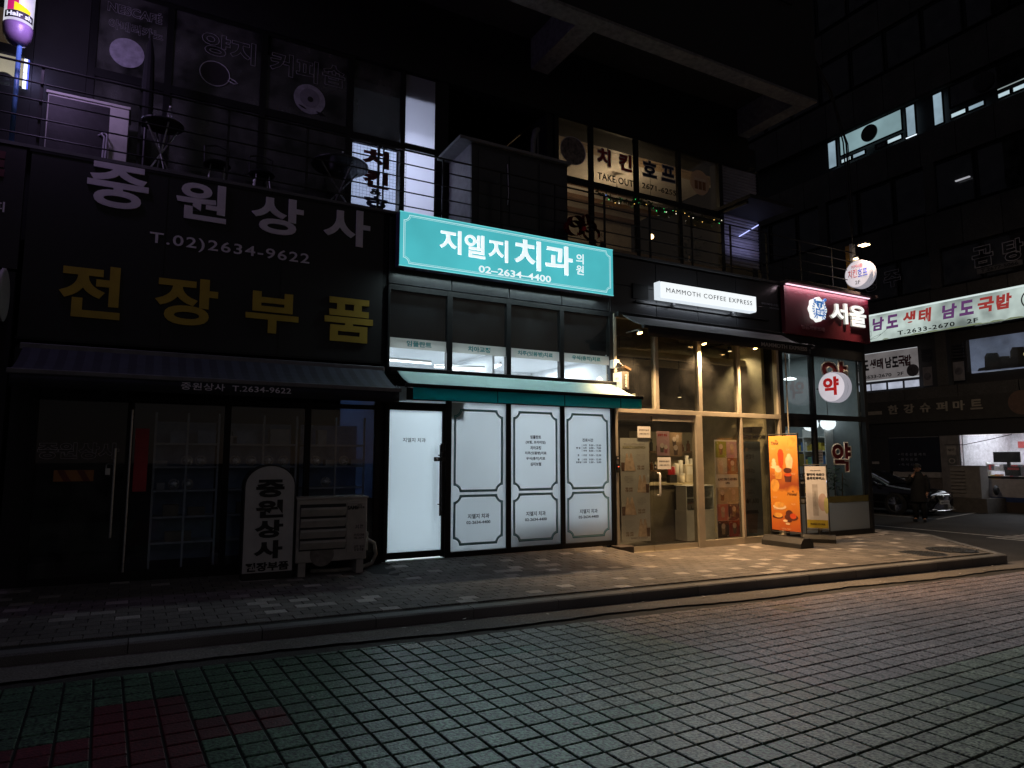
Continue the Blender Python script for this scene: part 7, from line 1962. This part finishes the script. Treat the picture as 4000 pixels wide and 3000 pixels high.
bx('footing', XW - 0.15, XW + 0.2, -6, 4.0, -0.25, 0.137, pm('footing_brown', (0.06, 0.045, 0.035), 0.8), MT)
bx('window_return', XW - 0.03, XW + 0.1, 3.851, 4.64, -0.25, 0.92, pm('pier_grey', (0.16, 0.15, 0.15), 0.8), MT)
M_mw = pm('mart_wall', (0.72, 0.70, 0.72), 0.7)
bx('room_back', XW + 3.6, XW + 3.7, -6, 4.7, 0.0, 2.9, M_mw, MT)
bx('room_side', XW + 0.2, XW + 3.6, 4.66, 4.72, 0.0, 2.9, M_mw, MT)
bx('room_ceiling', XW + 0.2, XW + 3.6, -6, 4.66, 2.75, 2.8, M_mw, MT)
bx('room_floor', XW + 0.1, XW + 3.6, -6, 4.66, -0.1, -0.05, M_floor, MT)
lamp('room_light', 'AREA', (XW + 1.7, 1.5, 2.7), 170, (0.95, 0.94, 1.0), 2.5, 6, (0, 0, -1), MT)
bx('red_band', XW + 3.55, XW + 3.59, -5, 4.4, 2.05, 2.3, pm('mart_red', (0.55, 0.10, 0.09), 0.5), MT)
for k in range(3):
    t = thing('mart_tube_light', ('left', 'middle', 'right')[k] + ' of three white ceiling tubes inside the bright mart', 'lamp', (XW + 1, 4.2 - k * 1.1, 2.6), 'ceiling tubes in the mart')
    MB().tube([(XW + 0.7, 4.3 - k * 1.15, 2.60), (XW + 0.7, 3.4 - k * 1.15, 2.62)], 0.035, 8).build('tube', M_tubel, t)
    MB().tube([(XW + 0.7, 4.35 - k * 1.15, 2.65), (XW + 0.7, 3.35 - k * 1.15, 2.67)], 0.02, 6).build('batten', M_wht, t)
pcols = [pm('goods_%d' % k, c, 0.5) for k, c in enumerate(((0.55, 0.05, 0.05), (0.60, 0.55, 0.5), (0.65, 0.25, 0.05), (0.1, 0.1, 0.12), (0.5, 0.4, 0.1)))]
for n_, (x, y0, y1) in enumerate(((XW + 1.3, 2.4, 4.4), (XW + 2.6, 0.0, 3.0), (XW + 1.0, -3.0, 1.6))):
    t = thing('goods_shelf', ('low shelf of red and white packets behind the mart window', 'deeper shelf of goods in the middle of the mart', 'shelf of goods at the right of the mart')[n_], 'shelf', (x, (y0 + y1) / 2, 0), 'goods shelves in the mart')
    for z in (0.5, 0.85, 1.18, 1.42): bx('board', x - 0.15, x + 0.15, y0, y1, z, z + 0.03, M_wht, t)
    for y in (y0, y1): bx('side_panel', x - 0.15, x + 0.15, y - 0.02, y + 0.02, 0, 1.5, M_wht, t)
    st_ = MB()
    for z in (0.53, 0.88, 1.21):
        y = y0 + 0.03
        while y < y1 - 0.12:
            w = random.uniform(0.08, 0.2); st_.box(x - 0.145, x + 0.1, y, y + w - 0.01, z + 0.001, z + random.uniform(0.12, 0.22), random.randrange(5)); y += w
    st_.build('packets', pcols, t, kind='stuff')
MC = thing('till_monitor', 'dark monitor back seen through the mart window', 'monitor', (XW + 0.5, 3.2, 1.45))
bx('screen', XW + 0.45, XW + 0.49, 2.95, 3.80, 1.50, 1.87, M_black, MC)
bx('stand', XW + 0.5, XW + 0.55, 3.3, 3.4, 1.2, 1.499, M_black, MC)
bx('screen_foot', XW + 0.4, XW + 0.65, 3.2, 3.5, 1.18, 1.197, M_black, MC)
BXS = thing('window_carton', 'dark carton low in the mart window beside the till', 'box', (XW + 0.3, 3.1, 1.03))
bx('carton', XW + 0.2, XW + 0.45, 2.85, 3.35, 1.03, 1.36, M_black, BXS)
bx('label_strip', XW + 0.195, XW + 0.199, 2.9, 3.25, 1.24, 1.32, pm('goods_0', (0.55, 0.05, 0.05), 0.5), BXS)
for k, (z, s, lb) in enumerate(((1.95, 'NEXT', 'small pale notice on the grey pier beside the mart window, upper one'), (1.55, '○', 'small round-marked notice on the grey pier beside the mart window, lower one'))):
    t = thing('pier_notice', lb, 'notice', (XW - 0.04, 4.98, z), 'notices on the grey pier')
    bx('sheet', XW - 0.036, XW - 0.031, 4.80, 5.12, z - 0.17, z + 0.17, pm('notice_grey', (0.30, 0.28, 0.26), 0.6) if k == 0 else pm('notice_dark', (0.10, 0.10, 0.10), 0.6), t)
    text(s, 4.96, z, 0.24, 0.09 if k == 0 else 0.2, XW - 0.037, M_ink if k == 0 else pm('notice_grey', (0.30, 0.28, 0.26), 0.6), t, plane='S', ext=0, bold=0.03)
WC = thing('overhead_cable', 'thin dark cable sagging across the mart window', 'cable', (XW - 0.3, 4, 2.3))
MB().tube([(XW - 0.2, 5.1, 2.15), (XW - 0.25, 4.4, 2.13), (XW - 0.3, 3.6, 2.28), (XW - 0.3, 2.8, 2.46)], 0.012, 5).build('cable', M_black, WC)
# condenser on a plinth by the mart
MCU = thing('mart_condenser', 'tall grey louvred condenser on a plinth beside the mart window', 'air conditioner', (25.5, 3.9, -0.2))
M_mc = pm('mart_condenser_grey', (0.20, 0.185, 0.17), 0.6, var=0.2)
bx('body', 25.25, 25.75, 3.42, 4.42, 0.28, 1.36, M_mc, MCU, bevel=0.015)
bx('top_cover', 25.22, 25.78, 3.39, 4.45, 1.363, 1.39, M_mc, MCU)
for k in range(7):
    z = 0.42 + k * 0.125
    MB().prism([(25.245, 3.90, z), (25.20, 3.90, z + 0.03), (25.20, 3.90, z + 0.045), (25.245, 3.90, z + 0.085)], (0, 0.48, 0)).build('louvre', M_mc, MCU)
bx('plinth', 25.1, 26.3, 3.2, 4.5, -0.25, 0.277, pm('plinth_concrete', (0.09, 0.08, 0.07), 0.85, var=0.3), MCU)
MB().lathe((25.9, 3.3, 0.55), (0, -1, 0), [(0.16, 0), (0.18, 0.03), (0.10, 0.08)], 16).build('hose_reel', M_black, MCU)
TL_ = tag(bx('window_glint', XW - 0.10, XW - 0.02, 3.6, 4.1, 12.0, 12.04, em('glint_glow', (0.5, 0.5, 0.55), 0.7), None), 'faint pale glint, a glowing bar, on a dark upper window across the side street', 'lamp')  # window glint built as a small glowing bar
# wall sign far left of mart: small pale plate
NP = tag(bx('small_plate', XW - 0.04, XW - 0.03, 7.8, 8.1, 1.42, 1.52, pm('notice_grey', (0.30, 0.28, 0.26), 0.6), None), 'small pale plate on the dark wall left of the mart board', 'plate')

# ================================================================== PARKED CAR (faces -y)
CAR = thing('parked_car', 'black sedan with a wide chrome grille parked along the side street', 'car', (22.9, 5.8, -0.2))
M_cp = pm('car_paint', (0.006, 0.006, 0.008), 0.12, 0.0, var=0.05, spec=0.8, rvar=0.03)
M_cg = pm('car_glass', (0.004, 0.005, 0.006), 0.05, 0.0, var=0.05, spec=0.8, rvar=0.02)
M_chr = pm('car_chrome', (0.75, 0.74, 0.70), 0.15, 1.0, var=0.05)
M_tyre = pm('tyre', (0.012, 0.012, 0.012), 0.8, var=0.2)
cy0, zg = 3.46, -0.20       # nose, ground
# body: loft of half-width sections along its length
def car_sec(t):
    """t metres behind the nose: (half width, sill, waist, top of panel)"""
    pts = [(0.0, 0.62, 0.22, 0.50, 0.68), (0.06, 0.78, 0.20, 0.52, 0.74), (0.30, 0.90, 0.18, 0.60, 0.80), (0.95, 0.93, 0.18, 0.66, 0.88), (1.5, 0.935, 0.18, 0.70, 0.96), (2.5, 0.94, 0.18, 0.72, 0.99), (3.6, 0.94, 0.18, 0.74, 1.01), (4.3, 0.92, 0.20, 0.74, 1.03), (4.8, 0.88, 0.24, 0.72, 1.02), (4.95, 0.80, 0.28, 0.66, 0.92)]
    for a, b in zip(pts[:-1], pts[1:]):
        if a[0] <= t <= b[0]:
            f = (t - a[0]) / (b[0] - a[0]); return [a[i] + (b[i] - a[i]) * f for i in range(1, 5)]
    return list(pts[-1][1:])
xc = 22.93
bm_ = MB(); rings = []
ts = [0, 0.06, 0.15, 0.3, 0.5, 0.75, 0.95, 1.2, 1.5, 2.0, 2.5, 3.0, 3.6, 4.0, 4.3, 4.6, 4.8, 4.95]
for t_ in ts:
    hw, zs, zw, zt = car_sec(t_)
    sec = [(-hw * 0.9, zs), (-hw * 0.985, zs + 0.1), (-hw, zw), (-hw * 0.96, zt - 0.08), (-hw * 0.86, zt - 0.01), (-hw * 0.4, zt + 0.03), (0, zt + 0.04), (hw * 0.4, zt + 0.03), (hw * 0.86, zt - 0.01), (hw * 0.96, zt - 0.08), (hw, zw), (hw * 0.985, zs + 0.1), (hw * 0.9, zs)]
    rings.append([(xc + x, cy0 + t_, zg + z) for x, z in sec])
k0 = len(bm_.v)
for r in rings: bm_.v += r
m_ = len(rings[0])
for i in range(len(rings) - 1):
    for j in range(m_ - 1):
        bm_.f.append((k0 + i * m_ + j, k0 + i * m_ + j + 1, k0 + (i + 1) * m_ + j + 1, k0 + (i + 1) * m_ + j)); bm_.mi.append(0)
bm_.f.append(tuple(k0 + j for j in reversed(range(m_)))); bm_.mi.append(0)
bm_.f.append(tuple(k0 + (len(rings) - 1) * m_ + j for j in range(m_))); bm_.mi.append(0)
bm_.build('body', M_cp, CAR, smooth=True)
# cabin
cab = MB(); rings = []
for t_, hw, zt in ((1.35, 0.70, 0.99), (1.7, 0.70, 1.16), (2.05, 0.67, 1.34), (2.4, 0.63, 1.43), (2.9, 0.62, 1.455), (3.4, 0.61, 1.42), (3.8, 0.62, 1.32), (4.2, 0.66, 1.14), (4.45, 0.68, 1.04)):
    zb_ = 0.93
    rings.append([(xc + x, cy0 + t_, zg + z) for x, z in ((-0.86, zb_), (-hw - 0.02, zt - 0.07), (-hw * 0.8, zt - 0.01), (0, zt + 0.01), (hw * 0.8, zt - 0.01), (hw + 0.02, zt - 0.07), (0.86, zb_))])
for r in rings: cab.v += r
m_ = 7
for i in range(len(rings) - 1):
    for j in range(m_ - 1):
        cab.f.append((i * m_ + j, i * m_ + j + 1, (i + 1) * m_ + j + 1, (i + 1) * m_ + j)); cab.mi.append(0 if j in (0, 5) and 1 <= i <= 6 else 1)
        if (i <= 2 and j in (1, 2, 3, 4)) or (i >= 6 and j in (1, 2, 3, 4)): cab.mi[-1] = 0
cab.build('cabin', [M_cg, M_cp], CAR, smooth=True)
ch_ = MB()
for s in (-1, 1):
    ch_.tube([(xc + s * 0.875, cy0 + 1.45, zg + 0.965), (xc + s * 0.885, cy0 + 2.6, zg + 0.995), (xc + s * 0.875, cy0 + 4.2, zg + 1.03)], 0.010, 5)
    ch_.tube([(xc + s * 0.74, cy0 + 1.62, zg + 1.10), (xc + s * 0.66, cy0 + 2.35, zg + 1.385), (xc + s * 0.64, cy0 + 3.1, zg + 1.40), (xc + s * 0.68, cy0 + 3.9, zg + 1.22)], 0.008, 5)
ch_.build('chrome_trim', M_chr, CAR, smooth=True)
# wheels
def wheel(x, y, s):
    w = MB().lathe((x - s * 0.10, y, zg + 0.335), (s, 0, 0), [(0.24, 0), (0.32, 0.01), (0.335, 0.05), (0.335, 0.17), (0.32, 0.21), (0.25, 0.215), (0.245, 0.10)], 32).build('wheel', M_tyre, CAR, smooth=True)
    xo = x + s * 0.117
    MB().lathe((xo, y, zg + 0.335), (s, 0, 0), [(0.245, -0.03), (0.245, 0.0), (0.225, 0.0), (0.22, -0.03)], 32).build('rim', M_chr, w)
    MB().cyl((xo - s * 0.05, y, zg + 0.335), (s, 0, 0), 0.215, 0.015, 24).build('brake_disc', M_black, w)
    sp_ = MB()
    for k in range(10):
        a = R(36 * k + 8); c, q = math.cos(a), math.sin(a)
        p0, p1 = Vector((xo - s * 0.012, y + 0.03 * c, zg + 0.335 + 0.03 * q)), Vector((xo - s * 0.012, y + 0.225 * c, zg + 0.335 + 0.225 * q))
        for dw in (-0.016, 0.016):
            o_ = Vector((0, -q * dw, c * dw)); sp_.tube([p0 + o_ * 0.5, p1 + o_ * 1.6], 0.009, 4)
    sp_.lathe((xo - s * 0.02, y, zg + 0.335), (s, 0, 0), [(0.04, 0), (0.035, 0.02), (0.01, 0.025)], 12)
    sp_.build('spokes', M_chr, w)
for s in (-1, 1):
    for yy in (cy0 + 0.97, cy0 + 3.84):
        wheel(xc + s * 0.85, yy, s)
        MB().lathe((xc + s * 0.925, yy, zg + 0.335), (s, 0, 0), [(0.355, 0), (0.375, 0.006), (0.375, 0.012), (0.355, 0.012)], 32).build('arch_lip', M_black, CAR)
# face: spindle grille, lamps, plate
grs = [(-0.36, 0.66), (0.36, 0.66), (0.24, 0.46), (0.62, 0.20), (-0.62, 0.20), (-0.24, 0.46)]
def nose(x, z, d=0.0): return (xc + x, cy0 - 0.05 + 0.045 * (abs(x) / 0.6) ** 2 + 0.03 * (z - 0.4) - d, zg + z)
gm_ = MB().face([nose(-0.36, 0.66), nose(-0.24, 0.46), nose(-0.62, 0.20), nose(0, 0.20), nose(0, 0.66)]).face([nose(0, 0.66), nose(0, 0.20), nose(0.62, 0.20), nose(0.24, 0.46), nose(0.36, 0.66)])
gr_ = gm_.build('grille', M_black, CAR)
bars = MB()
for k in range(-9, 10):
    f = k / 9
    top, mid, bot = 0.34 * f, 0.24 * f, 0.60 * f
    bars.tube([nose(top, 0.65, 0.012), nose(mid, 0.46, 0.014), nose(bot, 0.21, 0.012)], 0.0075, 4)
bars.build('grille_bars', M_chr, gr_)
sur = MB(); sur.tube([nose(x, z, 0.012) for x, z in grs] + [nose(*grs[0], 0.012)], 0.014, 5)
sur.tube([nose(-0.75, 0.17, 0.0), nose(-0.4, 0.165, 0.01), nose(0, 0.16, 0.02), nose(0.4, 0.165, 0.01), nose(0.75, 0.17, 0.0)], 0.012, 5)
sur.build('grille_surround', M_chr, gr_)
for s in (-1, 1):
    hl = MB().prism([nose(s * 0.42, 0.64, 0.02), nose(s * 0.80, 0.70, -0.10), nose(s * 0.78, 0.60, -0.08), nose(s * 0.50, 0.55, 0.0)], (0, 0.03, 0)).build('headlight', pm('headlamp', (0.5, 0.5, 0.5), 0.12, 0.7, var=0.4, scale=30), CAR)
    MB().tube([nose(s * 0.44, 0.60, 0.025), nose(s * 0.60, 0.56, -0.01), nose(s * 0.66, 0.50, -0.03)], 0.012, 5).build('lamp_strip', M_chr, hl)
    mr_ = MB().lathe((xc + s * 0.93, cy0 + 1.62, zg + 1.0), (s, 0, 0), [(0.03, 0), (0.07, 0.02), (0.075, 0.12), (0.04, 0.17)], 14).build('mirror', M_cp, CAR, smooth=True)
pl_ = bx('number_plate', xc - 0.26, xc + 0.26, cy0 - 0.092, cy0 - 0.08, zg + 0.37, zg + 0.48, pm('plate_white', (0.55, 0.53, 0.48), 0.5), CAR)
text('384호1913', xc, zg + 0.425, 0.44, 0.075, cy0 - 0.093, M_ink, pl_, ext=0.001, bold=0.02)
MB().lathe((xc, cy0 - 0.066, zg + 0.58), (0, -1, 0), [(0.055, 0), (0.06, 0.008), (0.05, 0.012)], 20).build('badge', M_chr, CAR)
CO = thing('post_guard', 'short pale yellow corner guard standing beside the pharmacy corner', 'guard', (20, 5.2, -0.2))
bx('guard_face', 19.95, 20.02, 5.02, 5.14, 0.72, 1.08, pm('guard_yellow', (0.55, 0.46, 0.2), 0.5), CO)
bx('guard_post', 19.97, 20.0, 5.06, 5.10, -0.21, 0.717, M_black, CO)
# ================================================================== PERSON
def skin(name, verts, edges, radii, mat, parent, sub=2, root=0):
    me = bpy.data.meshes.new(name); me.from_pydata([tuple(v) for v in verts], edges, []); me.materials.append(mat)
    o = bpy.data.objects.new(name, me); COL.objects.link(o)
    sk = o.modifiers.new('skin', 'SKIN'); sk.use_smooth_shade = True
    sk.branch_smoothing = 0.4
    for i, r in enumerate(radii):
        sv = me.skin_vertices[0].data[i]; sv.radius = r if isinstance(r, tuple) else (r, r); sv.use_root = (i == root)
    ss = o.modifiers.new('sub', 'SUBSURF'); ss.levels = sub; ss.render_levels = sub
    bpy.context.view_layer.update()
    dg = bpy.context.evaluated_depsgraph_get()
    m2 = bpy.data.meshes.new_from_object(o.evaluated_get(dg)); bpy.data.objects.remove(o)
    m2.name = name; m2.materials.clear(); m2.materials.append(mat)
    for p in m2.polygons: p.use_smooth = True
    return link(name, m2, parent)
PX, PY, PZ = 20.15, 2.55, -0.205
PR = thing('person', 'person in long dark coat and cap standing in the side street, hand raised to face', 'person', (PX, PY, PZ))
# local frame: faces roughly to the camera, turned a little to the picture's left
fa = Vector((-0.93, -0.37, 0)); ra = Vector((fa.y, -fa.x, 0))     # ra = the person's right
def W(r, f, z): return Vector((PX, PY, PZ)) + ra * r + fa * f + Vector((0, 0, z))
M_skin = pm('skin', (0.42, 0.22, 0.14), 0.55, var=0.08)
M_coat = pm('coat', (0.006, 0.006, 0.007), 0.85, var=0.3, scale=8)
M_trs = pm('trousers', (0.005, 0.005, 0.006), 0.85, var=0.3, scale=8)
M_hair = pm('hair', (0.012, 0.010, 0.009), 0.6, var=0.3, scale=30)
V_, E_, Rr = [], [], []
def add(p, r, par=None):
    V_.append(p); Rr.append(r)
    if par is not None: E_.append((par, len(V_) - 1))
    return len(V_) - 1
pel = add(W(0, 0, 0.86), (0.15, 0.11)); wa = add(W(0, 0.0, 1.02), (0.14, 0.105), pel); chs = add(W(0, 0.0, 1.24), (0.165, 0.115), wa); nk = add(W(0, 0.01, 1.38), 0.06, chs); hb = add(W(0, 0.03, 1.45), 0.055, nk)
h1 = add(W(0, 0.045, 1.52), (0.075, 0.09), hb); h2 = add(W(0, 0.03, 1.60), (0.07, 0.08), h1)
for s in (1, -1):
    hp = add(W(s * 0.09, 0, 0.80), 0.10, pel); kn = add(W(s * 0.10, 0.03, 0.46), 0.065, hp); an = add(W(s * 0.11, 0.0, 0.09), 0.045, kn); ft = add(W(s * 0.13, 0.15, 0.045), 0.04, an)
    sh_ = add(W(s * 0.17, 0.0, 1.32), 0.065, chs)
    if s == 1:      # right hand raised to the mouth
        el = add(W(0.24, 0.10, 1.08), 0.048, sh_); wr = add(W(0.10, 0.22, 1.32), 0.034, el); pa = add(W(0.06, 0.19, 1.40), 0.036, wr)
    else:
        el = add(W(-0.23, -0.02, 1.06), 0.048, sh_); wr = add(W(-0.22, 0.06, 0.84), 0.034, el); pa = add(W(-0.21, 0.08, 0.76), 0.036, wr)
skin('body', V_, E_, Rr, M_skin, PR, 2, pel)
# nose, ears, mouth, eyes
fc = MB()
fc.prism([W(-0.012, 0.125, 1.52), W(0.012, 0.125, 1.52), W(0.004, 0.135, 1.56), W(-0.004, 0.135, 1.56)], fa * 0.022)
for s in (1, -1): fc.lathe(W(s * 0.078, 0.03, 1.53), ra * s, [(0.028, 0), (0.03, 0.01), (0.012, 0.018)], 8)
fc.build('nose_and_ears', M_skin, PR)
eye = MB()
for s in (1, -1): eye.box(*(lambda p: (p.x - 0.012, p.x + 0.012, p.y - 0.012, p.y + 0.012, p.z - 0.006, p.z + 0.006))(W(s * 0.032, 0.118, 1.555)))
eye.box(*(lambda p: (p.x - 0.014, p.x + 0.014, p.y - 0.014, p.y + 0.014, p.z - 0.004, p.z + 0.004))(W(0, 0.118, 1.485)))
eye.build('eyes_and_mouth', M_hair, PR)
MB().lathe(W(0, 0.02, 1.575), Vector((0, 0, 1)), [(0.098, 0), (0.104, 0.03), (0.09, 0.075), (0.05, 0.105), (0.01, 0.115)], 20).build('hair', M_hair, PR, smooth=True)
MB().prism([W(-0.075, 0.085, 1.585), W(0.075, 0.085, 1.585), W(0.05, 0.185, 1.575), W(-0.05, 0.185, 1.575)], (0, 0, 0.012)).build('cap_peak', M_hair, PR)
# coat: lofted shell with collar; sleeves; trousers; shoes
ct = MB(); rings = []
for z, rx, ry in ((0.58, 0.225, 0.185), (0.75, 0.215, 0.175), (0.95, 0.20, 0.155), (1.05, 0.195, 0.15), (1.2, 0.215, 0.155), (1.30, 0.205, 0.145), (1.37, 0.13, 0.115), (1.43, 0.095, 0.095), (1.455, 0.09, 0.09)):
    rings.append([W(rx * math.cos(R(a)) * (1 + 0.02 * math.sin(a * 0.2 + z * 9)), ry * math.sin(R(a)), z) for a in range(0, 360, 18)])
for r in rings: ct.v += [tuple(p) for p in r]
for i in range(len(rings) - 1):
    for j in range(20): ct.f.append((i * 20 + j, i * 20 + (j + 1) % 20, (i + 1) * 20 + (j + 1) % 20, (i + 1) * 20 + j)); ct.mi.append(0)
coat = ct.build('coat', M_coat, PR, smooth=True)
sl_ = MB()
sl_.tube([W(0.15, 0, 1.33), W(0.20, 0.02, 1.25), W(0.245, 0.10, 1.08), W(0.18, 0.17, 1.19), W(0.11, 0.215, 1.30)], [0.085, 0.078, 0.07, 0.062, 0.052], 12)
sl_.tube([W(-0.15, 0, 1.33), W(-0.20, 0.0, 1.25), W(-0.235, -0.02, 1.06), W(-0.225, 0.05, 0.86)], [0.085, 0.078, 0.07, 0.054], 12)
sl_.build('sleeves', M_coat, coat, smooth=True)
tr_ = MB()
for s in (1, -1): tr_.tube([W(s * 0.09, 0, 0.85), W(s * 0.10, 0.02, 0.5), W(s * 0.11, 0.0, 0.08)], [0.115, 0.088, 0.066], 12)
tr_.build('trousers', M_trs, PR, smooth=True)
for s in (1, -1):
    MB().prism([W(s * 0.11 - 0.05, -0.08, 0), W(s * 0.11 + 0.05, -0.08, 0), W(s * 0.135 + 0.048, 0.13, 0), W(s * 0.135 + 0.02, 0.20, 0), W(s * 0.135 - 0.025, 0.20, 0), W(s * 0.12 - 0.05, 0.13, 0)], (0, 0, 0.085)).build('shoe', M_black, PR, bevel=0.015)
# hands: four fingers and a thumb each
def hand(pc, fwd, side, nm):
    fwd = fwd.normalized(); side = side.normalized(); up_ = fwd.cross(side)
    for k, (o_, ln) in enumerate(((0.024, 0.062), (0.008, 0.07), (-0.008, 0.066), (-0.023, 0.052))):
        a = pc + side * o_
        b = a + fwd * ln * 0.55 + up_ * 0.006; c = b + fwd * ln * 0.25 - up_ * 0.02
        MB().tube([a, b, c], [0.0095, 0.0085, 0.007], 6).build('finger', M_skin, PR, smooth=True)
    a = pc + side * 0.026 - fwd * 0.02
    MB().tube([a, a + side * 0.02 + fwd * 0.025, a + side * 0.022 + fwd * 0.05], [0.011, 0.010, 0.008], 6).build('thumb', M_skin, PR, smooth=True)
hand(W(0.055, 0.185, 1.41), Vector((0, 0, 1)) - ra * 0.4 - fa * 0.3, fa, 'raised')
hand(W(-0.21, 0.08, 0.755), Vector((0, 0, -1)) + fa * 0.3, fa, 'hanging')
